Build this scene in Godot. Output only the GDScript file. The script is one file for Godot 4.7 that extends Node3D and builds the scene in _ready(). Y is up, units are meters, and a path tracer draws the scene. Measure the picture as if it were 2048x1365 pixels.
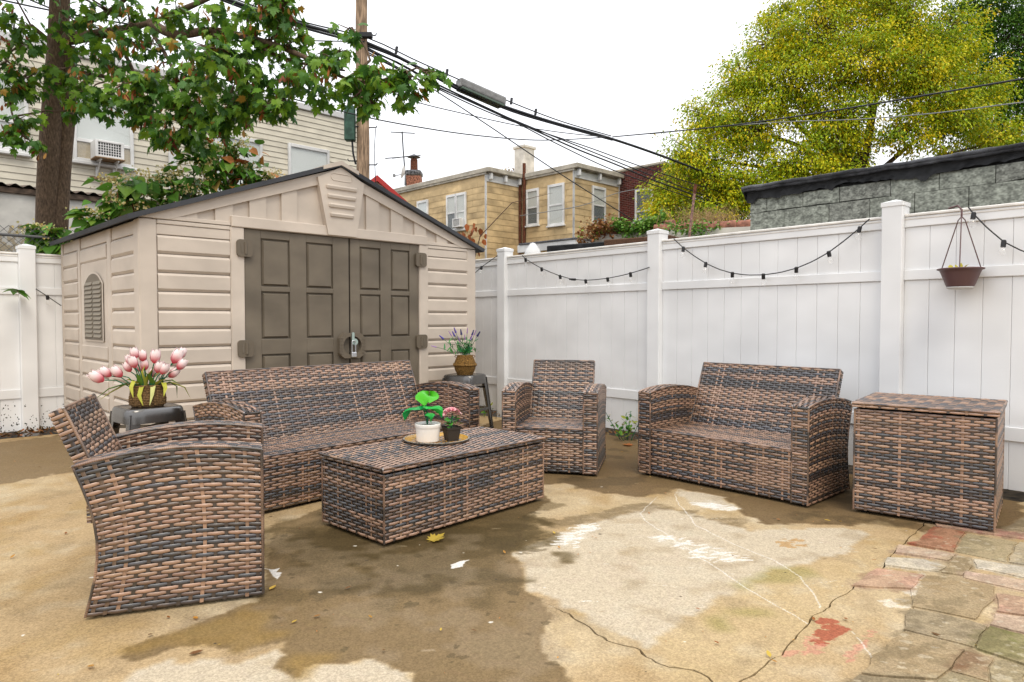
extends Node3D
# A backyard patio: wicker seating, resin shed, white vinyl fences, houses, trees and cables behind. Units are metres, y up.

class Geo:
	var v := PackedVector3Array()
	var n := PackedVector3Array()
	var c := PackedColorArray()
	var t := PackedVector2Array()
	var ix := PackedInt32Array()
	var col := Color.WHITE

	func vert(p: Vector3, nn: Vector3, uv := Vector2.ZERO) -> int:
		v.append(p); n.append(nn); c.append(col); t.append(uv)
		return v.size() - 1

	func tri(a: Vector3, b: Vector3, d: Vector3) -> void:   # counter-clockwise seen from outside
		var nn := (b - a).cross(d - a).normalized()
		var i := vert(a, nn, Vector2(a.x, a.z)); vert(b, nn, Vector2(b.x, b.z)); vert(d, nn, Vector2(d.x, d.z))
		ix.append_array([i, i + 2, i + 1])

	func quad(a: Vector3, b: Vector3, d: Vector3, e: Vector3) -> void:
		var nn := (b - a).cross(e - a)
		if nn.length_squared() < 1e-14: nn = (d - a).cross(e - a)
		nn = nn.normalized()
		var i := vert(a, nn, Vector2(0, 0)); vert(b, nn, Vector2(1, 0)); vert(d, nn, Vector2(1, 1)); vert(e, nn, Vector2(0, 1))
		ix.append_array([i, i + 2, i + 1, i, i + 3, i + 2])

	# box with chamfered edges (bev 0 = plain); f places it
	func box(ctr: Vector3, size: Vector3, bev := 0.0, f := Transform3D()) -> Geo:
		var h := size * 0.5
		var b := minf(bev, minf(h.x, minf(h.y, h.z)) * 0.8)
		for ax in 3:
			var a1 := (ax + 1) % 3
			var a2 := (ax + 2) % 3
			for s in [-1.0, 1.0]:
				var q: Array[Vector3] = []
				for k in [[-1, -1], [1, -1], [1, 1], [-1, 1]]:
					var p := Vector3()
					p[ax] = h[ax] * s
					p[a1] = (h[a1] - b) * k[0]
					p[a2] = (h[a2] - b) * k[1]
					q.append(f * (p + ctr))
				if s > 0: quad(q[0], q[1], q[2], q[3])
				else: quad(q[3], q[2], q[1], q[0])
		if b <= 0.0: return self
		for ax in 3:                                    # edges along ax
			var a1 := (ax + 1) % 3
			var a2 := (ax + 2) % 3
			for k in [[-1, -1], [1, -1], [1, 1], [-1, 1]]:
				var q: Array[Vector3] = []
				for w in [[-1.0, 0], [1.0, 0], [1.0, 1], [-1.0, 1]]:
					var p := Vector3()
					p[ax] = (h[ax] - b) * w[0]
					p[a1] = (h[a1] - (b if w[1] == 1 else 0.0)) * k[0]
					p[a2] = (h[a2] - (0.0 if w[1] == 1 else b)) * k[1]
					q.append(f * (p + ctr))
				if k[0] * k[1] > 0: quad(q[0], q[3], q[2], q[1]) if false else quad(q[3], q[2], q[1], q[0])
				else: quad(q[0], q[1], q[2], q[3])
		for x in [-1.0, 1.0]:
			for y in [-1.0, 1.0]:
				for z in [-1.0, 1.0]:
					var p1 := f * (Vector3(h.x * x, (h.y - b) * y, (h.z - b) * z) + ctr)
					var p2 := f * (Vector3((h.x - b) * x, h.y * y, (h.z - b) * z) + ctr)
					var p3 := f * (Vector3((h.x - b) * x, (h.y - b) * y, h.z * z) + ctr)
					if x * y * z > 0: tri(p1, p2, p3)
					else: tri(p1, p3, p2)
		return self

	# box between two opposite corners
	func span(a: Vector3, b: Vector3, bev := 0.0, f := Transform3D()) -> Geo:
		return box((a + b) * 0.5, (b - a).abs(), bev, f)

	# smooth tube along points; r is one radius or one for each point
	func tube(pts: Array, r: Variant, sides := 6, caps := true) -> Geo:
		var first := v.size()
		var count := pts.size()
		var side := Vector3.UP
		for i in count:
			var d: Vector3 = (pts[mini(i + 1, count - 1)] - pts[maxi(i - 1, 0)]).normalized()
			if i == 0:
				side = d.cross(Vector3.UP if absf(d.y) < 0.9 else Vector3.RIGHT).normalized()
			side = (side - d * side.dot(d)).normalized()
			var up := side.cross(d)
			var rad: float = r[i] if r is Array else r
			for k in sides + 1:
				var a := TAU * k / sides
				var o := side * cos(a) + up * sin(a)
				vert(pts[i] + o * rad, o, Vector2(float(k) / sides, float(i)))
		for i in count - 1:
			for k in sides:
				var a := first + i * (sides + 1) + k
				var b := a + sides + 1
				ix.append_array([a, a + 1, b, a + 1, b + 1, b])
		if caps:
			for e in [0, count - 1]:
				var d: Vector3 = (pts[1] - pts[0]) if e == 0 else (pts[count - 1] - pts[count - 2])
				var nn := (-d if e == 0 else d).normalized()
				var ctr := vert(pts[e], nn)
				var ring := v.size()
				for k in sides + 1: vert(v[first + e * (sides + 1) + k], nn)
				for k in sides:
					ix.append_array([ctr, ring + k + 1, ring + k] if e == 0 else [ctr, ring + k, ring + k + 1])
		return self

	# profile of (radius, height) turned round y; f places it; squash flattens z
	func lathe(prof: Array, segs := 20, f := Transform3D(), sharp := false) -> Geo:
		var count := prof.size()
		for i in count - 1:
			var a: Vector2 = prof[i]
			var b: Vector2 = prof[i + 1]
			var first := v.size()
			for e in 2:
				var p := a if e == 0 else b
				var j := i + e
				var d := b - a
				if not sharp:
					d = (prof[mini(j + 1, count - 1)] as Vector2) - (prof[maxi(j - 1, 0)] as Vector2)
				var nr := Vector2(d.y, -d.x).normalized()
				for k in segs + 1:
					var an := TAU * k / segs
					vert(f * Vector3(p.x * cos(an), p.y, p.x * sin(an)), (f.basis * Vector3(nr.x * cos(an), nr.y, nr.x * sin(an))).normalized(), Vector2(float(k) / segs, p.y))
			for k in segs:
				var q := first + k
				var w := q + segs + 1
				ix.append_array([q, q + 1, w, q + 1, w + 1, w])
		return self

	# polygon in f's xy plane pushed from z0 to z1
	func prism(poly: PackedVector2Array, z0: float, z1: float, f := Transform3D()) -> Geo:
		var pl := poly.duplicate()
		if Geometry2D.is_polygon_clockwise(pl): pl.reverse()
		var it := Geometry2D.triangulate_polygon(pl)
		for k in range(0, it.size(), 3):
			var a := pl[it[k]]; var b := pl[it[k + 1]]; var d := pl[it[k + 2]]
			if (b - a).cross(d - a) < 0: var m := b; b = d; d = m
			tri(f * Vector3(a.x, a.y, z1), f * Vector3(b.x, b.y, z1), f * Vector3(d.x, d.y, z1))
			tri(f * Vector3(a.x, a.y, z0), f * Vector3(d.x, d.y, z0), f * Vector3(b.x, b.y, z0))
		for k in pl.size():
			var a := pl[k]; var b := pl[(k + 1) % pl.size()]
			quad(f * Vector3(a.x, a.y, z0), f * Vector3(b.x, b.y, z0), f * Vector3(b.x, b.y, z1), f * Vector3(a.x, a.y, z1))
		return self

	# raised panel: outer rectangle at z0, sloping to an inner one at z1 (in f's xy plane)
	func raised(x0: float, y0: float, x1: float, y1: float, z0: float, z1: float, sl: float, f := Transform3D()) -> Geo:
		var o := [Vector3(x0, y0, z0), Vector3(x1, y0, z0), Vector3(x1, y1, z0), Vector3(x0, y1, z0)]
		var i := [Vector3(x0 + sl, y0 + sl, z1), Vector3(x1 - sl, y0 + sl, z1), Vector3(x1 - sl, y1 - sl, z1), Vector3(x0 + sl, y1 - sl, z1)]
		for k in 4:
			var m := (k + 1) % 4
			quad(f * o[k], f * o[m], f * i[m], f * i[k])
		quad(f * i[0], f * i[1], f * i[2], f * i[3])
		return self

	# upright rectangle facing +z between two corners
	func quad2(a: Vector3, b: Vector3) -> Geo:
		quad(a, Vector3(b.x, a.y, a.z), Vector3(b.x, b.y, a.z), Vector3(a.x, b.y, a.z))
		return self

	# smooth sheet from a grid of points, rows x cols
	func sheet(pts: Array, rows: int, cols: int, two := false) -> Geo:
		var first := v.size()
		for r in rows:
			for k in cols:
				var du: Vector3 = pts[r * cols + mini(k + 1, cols - 1)] - pts[r * cols + maxi(k - 1, 0)]
				var dv: Vector3 = pts[mini(r + 1, rows - 1) * cols + k] - pts[maxi(r - 1, 0) * cols + k]
				vert(pts[r * cols + k], du.cross(dv).normalized(), Vector2(float(k) / (cols - 1), float(r) / (rows - 1)))
		for r in rows - 1:
			for k in cols - 1:
				var a := first + r * cols + k
				ix.append_array([a, a + cols, a + 1, a + 1, a + cols, a + cols + 1])
		return self

	func mesh() -> ArrayMesh:
		var arr := []
		arr.resize(Mesh.ARRAY_MAX)
		arr[Mesh.ARRAY_VERTEX] = v; arr[Mesh.ARRAY_NORMAL] = n; arr[Mesh.ARRAY_COLOR] = c; arr[Mesh.ARRAY_TEX_UV] = t; arr[Mesh.ARRAY_TEX_UV2] = t; arr[Mesh.ARRAY_INDEX] = ix
		var m := ArrayMesh.new()
		m.add_surface_from_arrays(Mesh.PRIMITIVE_TRIANGLES, arr)
		return m

var mats := {}
var taken := {}
var tex := {}
var rng := RandomNumberGenerator.new()

func numbered(called: String) -> String:
	if not taken.has(called):
		taken[called] = 0
		return called
	taken[called] += 1
	return "%s_%03d" % [called, taken[called]]

func meta(o: Node, label: String, category: String, group := "") -> Node:
	if label: o.set_meta("label", label)
	if category: o.set_meta("category", category)
	if group: o.set_meta("group", group)
	return o

func thing(called: String, label: String, category: String, at := Vector3.ZERO, turn := 0.0, group := "") -> Node3D:
	var o := Node3D.new()
	o.name = numbered(called)
	add_child(o)
	o.position = at
	o.rotation.y = turn
	meta(o, label, category, group)
	return o

# one mesh as a part of parent (or as a top-level object when parent is the root)
func part(called: String, shape: Variant, m: String, parent: Node = self, at := Transform3D()) -> MeshInstance3D:
	var o := MeshInstance3D.new()
	o.mesh = shape if shape is Mesh else (shape as Geo).mesh()
	o.material_override = mats[m]
	o.transform = at
	o.name = numbered(called) if parent == self else called
	parent.add_child(o, true)
	return o

func structure(called: String, shape: Variant, m: String) -> MeshInstance3D:
	var o := part(called, shape, m)
	o.set_meta("kind", "structure")
	return o

func many(called: String, shape: Mesh, m: String, where: Array, cols: Array, parent: Node) -> MultiMeshInstance3D:
	var mm := MultiMesh.new()
	mm.transform_format = MultiMesh.TRANSFORM_3D
	mm.use_colors = true
	mm.mesh = shape
	mm.instance_count = where.size()
	for i in where.size():
		mm.set_instance_transform(i, where[i])
		mm.set_instance_color(i, cols[i])
	var o := MultiMeshInstance3D.new()
	o.multimesh = mm
	o.material_override = mats[m]
	o.name = called
	o.set_meta("kind", "stuff")
	parent.add_child(o, true)
	return o

func lin(r: float, g: float, b: float) -> Color:      # a linear base colour as sRGB for albedo_color
	return Color(r, g, b).linear_to_srgb()

func xf(at: Vector3, turn := 0.0) -> Transform3D:
	return Transform3D(Basis(Vector3.UP, turn), at)

# seamless grey noise as a texture; lo..hi are its darkest and lightest sRGB greys
func noise_tex(key: String, freq: float, oct: int, lo: float, hi: float, size := 256, kind := FastNoiseLite.TYPE_SIMPLEX_SMOOTH, stretch := 1.0, gain := 0.5) -> ImageTexture:
	if tex.has(key): return tex[key]
	var f := FastNoiseLite.new()
	f.noise_type = kind
	f.seed = hash(key) % 10000
	f.frequency = freq
	f.fractal_octaves = oct
	f.fractal_gain = gain
	var im := f.get_seamless_image(size, size, false, false, 0.15)
	im.convert(Image.FORMAT_L8)
	var d := im.get_data()
	var sorted := d.duplicate(); sorted.sort()
	var a := float(sorted[int(sorted.size() * 0.02)]); var b := float(sorted[int(sorted.size() * 0.98)])
	var table := PackedByteArray()
	for k in 256: table.append(int(clampf(lerpf(lo, hi, clampf((k - a) / maxf(b - a, 1.0), 0, 1)), 0, 1) * 255))
	for k in d.size(): d[k] = table[d[k]]
	im = Image.create_from_data(size, size, false, Image.FORMAT_L8, d)
	if stretch != 1.0:
		im.resize(int(size / stretch), size, Image.INTERPOLATE_LANCZOS)
	im.convert(Image.FORMAT_RGB8)
	tex[key] = ImageTexture.create_from_image(im)
	return tex[key]

# grains of random grey, some one pixel wide and some a few
func grain_tex(key: String, size: int, lo: float, hi: float, coarse: int) -> ImageTexture:
	if tex.has(key): return tex[key]
	var r := RandomNumberGenerator.new()
	r.seed = hash(key)
	var layer: Array = []
	for s in [size, size / coarse]:
		var d := PackedByteArray(); d.resize(s * s)
		for k in d.size(): d[k] = r.randi() & 255
		var im := Image.create_from_data(s, s, false, Image.FORMAT_L8, d)
		if s != size: im.resize(size, size, Image.INTERPOLATE_BILINEAR)
		layer.append(im.get_data())
	var a: PackedByteArray = layer[0]; var b: PackedByteArray = layer[1]
	for k in a.size(): a[k] = int(lerpf(lo, hi, clampf((a[k] * 0.45 + b[k] * 0.55) / 255.0 * 1.6 - 0.3, 0, 1)) * 255)
	var o := Image.create_from_data(size, size, false, Image.FORMAT_L8, a)
	o.convert(Image.FORMAT_RGB8)
	tex[key] = ImageTexture.create_from_image(o)
	return tex[key]

# a material: linear base colour, roughness; then a grey noise that multiplies the colour, its scale per metre, and a relief noise
func mat(called: String, c: Color, rough: float, tone: ImageTexture = null, per := 1.0, relief: ImageTexture = null, depth := 0.0, vertex := false) -> StandardMaterial3D:
	var m := StandardMaterial3D.new()
	m.resource_name = called
	m.albedo_color = Color(c.r, c.g, c.b).linear_to_srgb()
	m.roughness = rough
	m.metallic_specular = 0.4
	if tone:
		m.albedo_texture = tone
		m.uv1_triplanar = true
		m.uv1_world_triplanar = true
		m.uv1_scale = Vector3.ONE * per
	if relief:
		m.heightmap_enabled = true
		m.heightmap_texture = relief
		m.heightmap_scale = depth
		if not tone:
			m.uv1_triplanar = true
			m.uv1_world_triplanar = true
			m.uv1_scale = Vector3.ONE * per
	m.vertex_color_use_as_albedo = vertex
	mats[called] = m
	return m

func E1() -> Vector3: return Vector3(cos(GRID), 0, -sin(GRID))     # along the shed front, to the right and away
func E2() -> Vector3: return Vector3(sin(GRID), 0, cos(GRID))      # out of the shed front
const GRID := 0.7802

func _ready() -> void:
	# camera
	var cam := Camera3D.new()
	cam.name = "camera"
	cam.position = Vector3(0, 1.05, 0)
	cam.rotation.x = -0.03113
	cam.fov = 53.13
	cam.far = 400.0
	cam.current = true
	add_child(cam)
	# a bright overcast sky
	var env := Environment.new()
	env.background_mode = Environment.BG_SKY
	var sm := ProceduralSkyMaterial.new()
	sm.sky_top_color = Color(1.2, 1.215, 1.25)
	sm.sky_horizon_color = Color(0.9, 0.905, 0.915)
	sm.sky_curve = 0.5
	sm.ground_bottom_color = Color(0.4, 0.37, 0.33)
	sm.ground_horizon_color = Color(0.6, 0.58, 0.55)
	sm.sun_angle_max = 1.0
	var cf := FastNoiseLite.new()
	cf.seed = 3; cf.frequency = 0.011; cf.fractal_octaves = 5
	sm.sky_energy_multiplier = 1.0
	var sky := Sky.new()
	sky.sky_material = sm
	env.sky = sky
	env.background_energy_multiplier = 1.0
	env.tonemap_mode = Environment.TONE_MAPPER_LINEAR
	env.tonemap_exposure = 1.42
	env.sdfgi_enabled = true
	env.ssao_enabled = true
	env.ssil_enabled = true
	var we := WorldEnvironment.new()
	we.name = "sky"
	we.environment = env
	add_child(we)
	# the sun behind thick cloud: high, from behind the camera's right shoulder
	var sun := DirectionalLight3D.new()
	sun.name = "sun"
	sun.light_energy = 0.5
	sun.light_color = Color(1.0, 0.97, 0.92)
	sun.light_angular_distance = 30.0
	sun.shadow_enabled = true
	sun.rotation_degrees = Vector3(-58, 18, 0)
	add_child(sun)
	base_materials()
	build_ground()
	build_fences()
	build_shed()
	build_houses()
	build_furniture()
	build_trees()
	build_props()

# outlines on the ground, x and z in metres
const WET_A := [Vector2(-1.244, -2.151), Vector2(-1.198, -2.209), Vector2(-1.137, -2.245), Vector2(-1.077, -2.362), Vector2(-0.998, -2.462), Vector2(-0.931, -2.520), Vector2(-1.070, -2.956), Vector2(-1.227, -3.466), Vector2(-1.128, -3.599), Vector2(-1.033, -3.845), Vector2(-0.804, -4.126), Vector2(-0.079, -4.451), Vector2(0.177, -4.126), Vector2(0.222, -3.952), Vector2(0.097, -3.646), Vector2(0.065, -3.383), Vector2(0.004, -3.033), Vector2(0.049, -2.901), Vector2(0.045, -2.659), Vector2(0.118, -2.480), Vector2(0.139, -2.378), Vector2(0.094, -2.223), Vector2(0.111, -2.109), Vector2(0.152, -2.017), Vector2(0.162, -1.946), Vector2(0.156, -1.807), Vector2(-0.241, -1.807), Vector2(-0.262, -1.965), Vector2(-0.272, -2.005), Vector2(-0.322, -2.005), Vector2(-0.362, -2.026), Vector2(-0.396, -2.071), Vector2(-0.440, -2.077), Vector2(-0.497, -2.062), Vector2(-0.597, -2.046), Vector2(-0.641, -1.963), Vector2(-0.710, -2.032), Vector2(-0.708, -2.115), Vector2(-0.750, -2.195), Vector2(-0.868, -2.138), Vector2(-0.992, -2.174), Vector2(-1.075, -2.174), Vector2(-1.121, -2.105), Vector2(-1.167, -2.053)]
const WET_B := [Vector2(0.184, -4.289), Vector2(0.342, -4.368), Vector2(0.510, -4.138), Vector2(0.674, -4.043), Vector2(0.760, -4.020), Vector2(0.887, -4.090), Vector2(1.044, -4.224), Vector2(1.246, -4.020), Vector2(1.263, -3.793), Vector2(1.262, -3.627), Vector2(1.300, -3.475), Vector2(1.562, -3.475), Vector2(1.724, -3.449), Vector2(1.905, -3.545), Vector2(1.979, -3.449), Vector2(2.056, -3.367), Vector2(2.468, -3.265), Vector2(3.355, -4.451), Vector2(2.449, -4.914), Vector2(1.160, -5.706), Vector2(0.936, -6.488), Vector2(-0.126, -7.141), Vector2(-0.401, -6.488), Vector2(-0.232, -4.914)]
const WET_SHADE_C := [Vector2(-4.297, -5.381), Vector2(-4.409, -5.847), Vector2(-4.093, -6.151), Vector2(-3.451, -5.485), Vector2(-3.010, -4.671), Vector2(-3.165, -4.451), Vector2(-3.280, -4.341), Vector2(-3.349, -4.187)]
const WET_D := [Vector2(1.000, -3.599), Vector2(1.250, -3.554), Vector2(1.196, -3.399), Vector2(1.079, -3.510), Vector2(0.979, -3.723), Vector2(0.823, -3.763), Vector2(0.609, -3.646), Vector2(0.405, -3.510), Vector2(0.190, -3.383), Vector2(0.197, -3.510), Vector2(0.638, -3.824), Vector2(0.825, -3.909)]
const PALE_A := [Vector2(0.004, -3.033), Vector2(0.264, -3.367), Vector2(0.579, -3.627), Vector2(0.808, -3.824), Vector2(1.013, -3.646), Vector2(1.185, -3.367), Vector2(1.556, -3.416), Vector2(1.782, -3.367), Vector2(1.489, -3.020), Vector2(1.126, -2.837), Vector2(0.787, -2.552), Vector2(0.510, -2.245), Vector2(0.439, -2.141), Vector2(0.275, -2.378), Vector2(0.160, -2.506), Vector2(0.070, -2.624), Vector2(0.056, -2.895)]
const PALE_B := [Vector2(-0.810, -2.077), Vector2(-0.726, -2.174), Vector2(-0.647, -2.002), Vector2(-0.580, -2.032), Vector2(-0.437, -2.071), Vector2(-0.369, -2.032), Vector2(-0.274, -1.999), Vector2(-0.241, -1.807), Vector2(-1.110, -1.807), Vector2(-1.138, -2.002), Vector2(-1.060, -2.083)]
const PALE_C := [Vector2(1.246, -4.020), Vector2(1.038, -4.199), Vector2(0.984, -4.090), Vector2(1.062, -3.824), Vector2(1.233, -3.743)]
const WHITE_A := [Vector2(0.253, -3.383), Vector2(0.323, -3.466), Vector2(0.415, -3.484), Vector2(0.447, -3.433), Vector2(0.343, -3.288), Vector2(0.288, -3.086), Vector2(0.223, -3.141)]
const WHITE_B := [Vector2(0.650, -3.304), Vector2(0.768, -3.288), Vector2(0.960, -3.120), Vector2(1.064, -3.020), Vector2(1.009, -2.925), Vector2(0.874, -2.907), Vector2(0.818, -3.020), Vector2(0.722, -3.191)]
const WHITE_C := [Vector2(1.036, -3.887), Vector2(1.159, -3.866), Vector2(1.253, -3.763), Vector2(1.179, -3.703), Vector2(1.056, -3.803)]
const WHITE_D := [Vector2(-1.044, -2.837), Vector2(-0.970, -2.854), Vector2(-0.950, -2.825), Vector2(-0.972, -2.780), Vector2(-0.971, -2.737), Vector2(-1.018, -2.780)]
const WHITE_E := [Vector2(-0.265, -2.883), Vector2(-0.237, -2.931), Vector2(-0.208, -2.931), Vector2(-0.211, -2.871), Vector2(-0.251, -2.848)]
const WHITE_F := [Vector2(0.255, -2.529), Vector2(0.303, -2.538), Vector2(0.309, -2.511), Vector2(0.260, -2.484)]
const WHITE_G := [Vector2(1.681, -2.780), Vector2(1.697, -2.674), Vector2(1.587, -2.529), Vector2(1.418, -2.462), Vector2(1.320, -2.484), Vector2(1.381, -2.529), Vector2(1.474, -2.529)]
const RUST := [Vector2(1.245, -3.213), Vector2(1.286, -3.243), Vector2(1.375, -3.228), Vector2(1.404, -3.184), Vector2(1.368, -3.127), Vector2(1.304, -3.113), Vector2(1.246, -3.141)]
const MOSS_A := [Vector2(1.038, -2.825), Vector2(1.192, -2.895), Vector2(1.294, -2.837), Vector2(1.153, -2.700), Vector2(0.984, -2.624), Vector2(0.882, -2.552), Vector2(0.904, -2.674)]
const MOSS_B := [Vector2(0.658, -2.358), Vector2(0.901, -2.552), Vector2(0.826, -2.441), Vector2(0.671, -2.281)]
const RED_A := [Vector2(1.105, -2.358), Vector2(1.135, -2.311), Vector2(1.125, -2.274), Vector2(1.049, -2.192), Vector2(1.004, -2.174), Vector2(1.040, -2.274)]
const PINK_A := [Vector2(1.030, -2.252), Vector2(1.012, -2.174), Vector2(0.955, -2.102), Vector2(0.922, -2.115), Vector2(0.939, -2.174), Vector2(0.994, -2.227)]
const PINK_B := [Vector2(1.226, -2.289), Vector2(1.234, -2.289), Vector2(1.108, -2.141), Vector2(1.029, -2.062), Vector2(1.029, -2.077), Vector2(1.142, -2.192)]
const PINK_C := [Vector2(0.866, -2.141), Vector2(0.890, -2.134), Vector2(0.887, -2.109), Vector2(0.861, -2.102)]
const TAN_A := [Vector2(0.439, -2.141), Vector2(0.780, -2.529), Vector2(1.122, -2.825), Vector2(1.482, -3.007), Vector2(1.757, -3.228), Vector2(1.812, -3.155), Vector2(1.079, -2.358), Vector2(0.675, -1.946), Vector2(0.560, -1.807), Vector2(0.458, -1.946)]
const OCHRE_A := [Vector2(-1.248, -2.141), Vector2(-1.187, -2.205), Vector2(-1.061, -2.366), Vector2(-0.935, -2.502), Vector2(-0.847, -2.358), Vector2(-0.768, -2.227), Vector2(-0.869, -2.148), Vector2(-1.012, -2.181), Vector2(-1.152, -2.141)]
const OCHRE_B := [Vector2(-0.696, -2.017), Vector2(-0.704, -2.109), Vector2(-0.611, -2.141), Vector2(-0.499, -2.071), Vector2(-0.580, -2.032), Vector2(-0.633, -1.960)]
const CHALK_A := [Vector2(0.877, -4.043), Vector2(0.693, -3.665), Vector2(0.699, -3.554), Vector2(0.832, -2.988), Vector2(0.926, -2.624), Vector2(1.026, -2.327)]
const CHALK_B := [Vector2(1.032, -4.187), Vector2(0.973, -4.043), Vector2(0.954, -3.845), Vector2(0.946, -3.449), Vector2(1.041, -3.155), Vector2(1.151, -2.956), Vector2(1.175, -2.753), Vector2(1.164, -2.600), Vector2(1.123, -2.458)]
const CHALK_C := [Vector2(1.147, -2.319), Vector2(1.142, -2.209), Vector2(1.120, -2.090)]
const CRACK_A := [Vector2(0.118, -2.493), Vector2(0.173, -2.432), Vector2(0.219, -2.339), Vector2(0.279, -2.263), Vector2(0.327, -2.192), Vector2(0.381, -2.154), Vector2(0.414, -2.093), Vector2(0.478, -2.032), Vector2(0.538, -2.002), Vector2(0.576, -1.954), Vector2(0.609, -1.867)]
const CRACK_B := [Vector2(0.494, -1.761), Vector2(0.669, -1.946), Vector2(0.704, -1.988), Vector2(0.787, -2.071), Vector2(0.840, -2.109), Vector2(0.944, -2.245), Vector2(1.052, -2.358), Vector2(1.138, -2.449), Vector2(1.303, -2.600), Vector2(1.436, -2.726), Vector2(1.566, -2.866), Vector2(1.735, -3.053), Vector2(1.792, -3.120), Vector2(2.116, -3.466), Vector2(2.487, -3.845), Vector2(2.993, -4.382)]
const PAVERS := [["red", [Vector2(1.924, -3.194), Vector2(2.125, -3.408), Vector2(2.225, -3.314), Vector2(1.985, -3.042), Vector2(1.844, -3.162)]],
	["olive", [Vector2(2.228, -3.303), Vector2(2.374, -3.173), Vector2(2.128, -2.904), Vector2(1.995, -3.042)]],
	["pale", [Vector2(2.378, -3.168), Vector2(2.467, -3.121), Vector2(2.213, -2.836), Vector2(2.134, -2.899)]],
	["pink", [Vector2(2.175, -3.482), Vector2(2.427, -3.368), Vector2(2.515, -3.321), Vector2(2.619, -3.269), Vector2(2.535, -3.173), Vector2(2.426, -3.219), Vector2(2.356, -3.267), Vector2(2.144, -3.420)]],
	["rose", [Vector2(1.794, -3.135), Vector2(1.972, -3.004), Vector2(1.889, -2.918), Vector2(1.800, -2.986), Vector2(1.718, -3.029)]],
	["white", [Vector2(1.654, -2.976), Vector2(1.797, -2.949), Vector2(1.846, -2.866), Vector2(1.767, -2.790), Vector2(1.586, -2.883)]],
	["brown", [Vector2(1.977, -2.999), Vector2(2.019, -2.954), Vector2(1.937, -2.844), Vector2(1.841, -2.747), Vector2(1.769, -2.783), Vector2(1.886, -2.904)]],
	["white", [Vector2(2.018, -2.943), Vector2(2.157, -2.844), Vector2(2.218, -2.803), Vector2(2.132, -2.708), Vector2(2.069, -2.726), Vector2(1.954, -2.844)]],
	["rose", [Vector2(1.888, -2.803), Vector2(2.052, -2.705), Vector2(2.109, -2.663), Vector2(2.025, -2.563), Vector2(1.967, -2.591), Vector2(1.829, -2.728)]],
	["faded", [Vector2(1.531, -2.844), Vector2(1.693, -2.767), Vector2(1.561, -2.623), Vector2(1.335, -2.648)]],
	["brown", [Vector2(1.699, -2.762), Vector2(1.818, -2.720), Vector2(1.899, -2.648), Vector2(1.808, -2.523), Vector2(1.616, -2.349), Vector2(1.454, -2.455), Vector2(1.576, -2.619)]],
	["grey", [Vector2(1.437, -2.439), Vector2(1.599, -2.335), Vector2(1.618, -2.293), Vector2(1.472, -2.137), Vector2(1.319, -2.266)]],
	["faded", [Vector2(1.850, -2.570), Vector2(1.924, -2.533), Vector2(1.978, -2.496), Vector2(1.848, -2.349), Vector2(1.808, -2.378), Vector2(1.737, -2.408)]],
	["rose", [Vector2(1.719, -2.390), Vector2(1.796, -2.363), Vector2(1.835, -2.335), Vector2(1.723, -2.213), Vector2(1.703, -2.239), Vector2(1.632, -2.306)]],
	["moss", [Vector2(1.621, -2.291), Vector2(1.695, -2.229), Vector2(1.713, -2.200), Vector2(1.550, -2.016), Vector2(1.546, -2.029), Vector2(1.471, -2.131)]],
	["brown", [Vector2(1.321, -2.252), Vector2(1.426, -2.148), Vector2(1.429, -2.127), Vector2(1.323, -2.016), Vector2(1.227, -1.946), Vector2(1.029, -1.983), Vector2(1.119, -2.083)]],
	["darkred", [Vector2(1.431, -2.124), Vector2(1.490, -2.076), Vector2(1.373, -1.938), Vector2(1.300, -1.995)]],
	["olive", [Vector2(1.490, -2.071), Vector2(1.541, -2.022), Vector2(1.540, -2.005), Vector2(1.426, -1.884), Vector2(1.377, -1.937)]],
	["grey", [Vector2(1.021, -1.975), Vector2(1.221, -1.937), Vector2(1.163, -1.870), Vector2(0.946, -1.900)]],
	["olive", [Vector2(1.225, -1.937), Vector2(1.295, -1.987), Vector2(1.366, -1.930), Vector2(1.285, -1.841), Vector2(1.167, -1.870)]],
	["grey", [Vector2(2.413, -3.337), Vector2(2.732, -3.599), Vector2(2.838, -3.546), Vector2(2.636, -3.292), Vector2(2.529, -3.340)]]]

# cables, limbs and leaf clumps as points in the place
const CABLE_MESSENGER := [Vector3(-7.90, 7.41, -10.15), Vector3(-6.62, 7.07, -11.16), Vector3(-4.90, 6.80, -12.49), Vector3(-4.03, 6.73, -13.16), Vector3(-2.93, 6.76, -14.01), Vector3(-2.06, 6.57, -14.68), Vector3(-1.21, 6.40, -15.33), Vector3(-0.16, 6.20, -16.14), Vector3(1.20, 6.01, -17.18), Vector3(2.63, 5.93, -18.27)]
const CABLE_THICK := [Vector3(-7.90, 7.37, -10.15), Vector3(-6.62, 7.02, -11.16), Vector3(-4.90, 6.74, -12.49), Vector3(-4.03, 6.68, -13.16), Vector3(-2.93, 6.66, -14.01), Vector3(-2.06, 6.45, -14.68), Vector3(-1.11, 6.16, -15.42), Vector3(-0.22, 6.04, -16.09), Vector3(1.07, 5.93, -17.08), Vector3(2.67, 5.86, -18.31), Vector3(4.71, 5.64, -19.86), Vector3(7.44, 5.23, -21.95), Vector3(10.04, 4.80, -23.92)]
const CABLE_SECOND := [Vector3(-7.90, 7.32, -10.15), Vector3(-6.62, 6.98, -11.16), Vector3(-4.90, 6.69, -12.49), Vector3(-4.03, 6.62, -13.16), Vector3(-2.93, 6.60, -14.01), Vector3(-1.87, 6.42, -14.83), Vector3(-0.28, 6.01, -16.05), Vector3(1.20, 5.89, -17.18), Vector3(2.67, 5.83, -18.31)]
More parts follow.
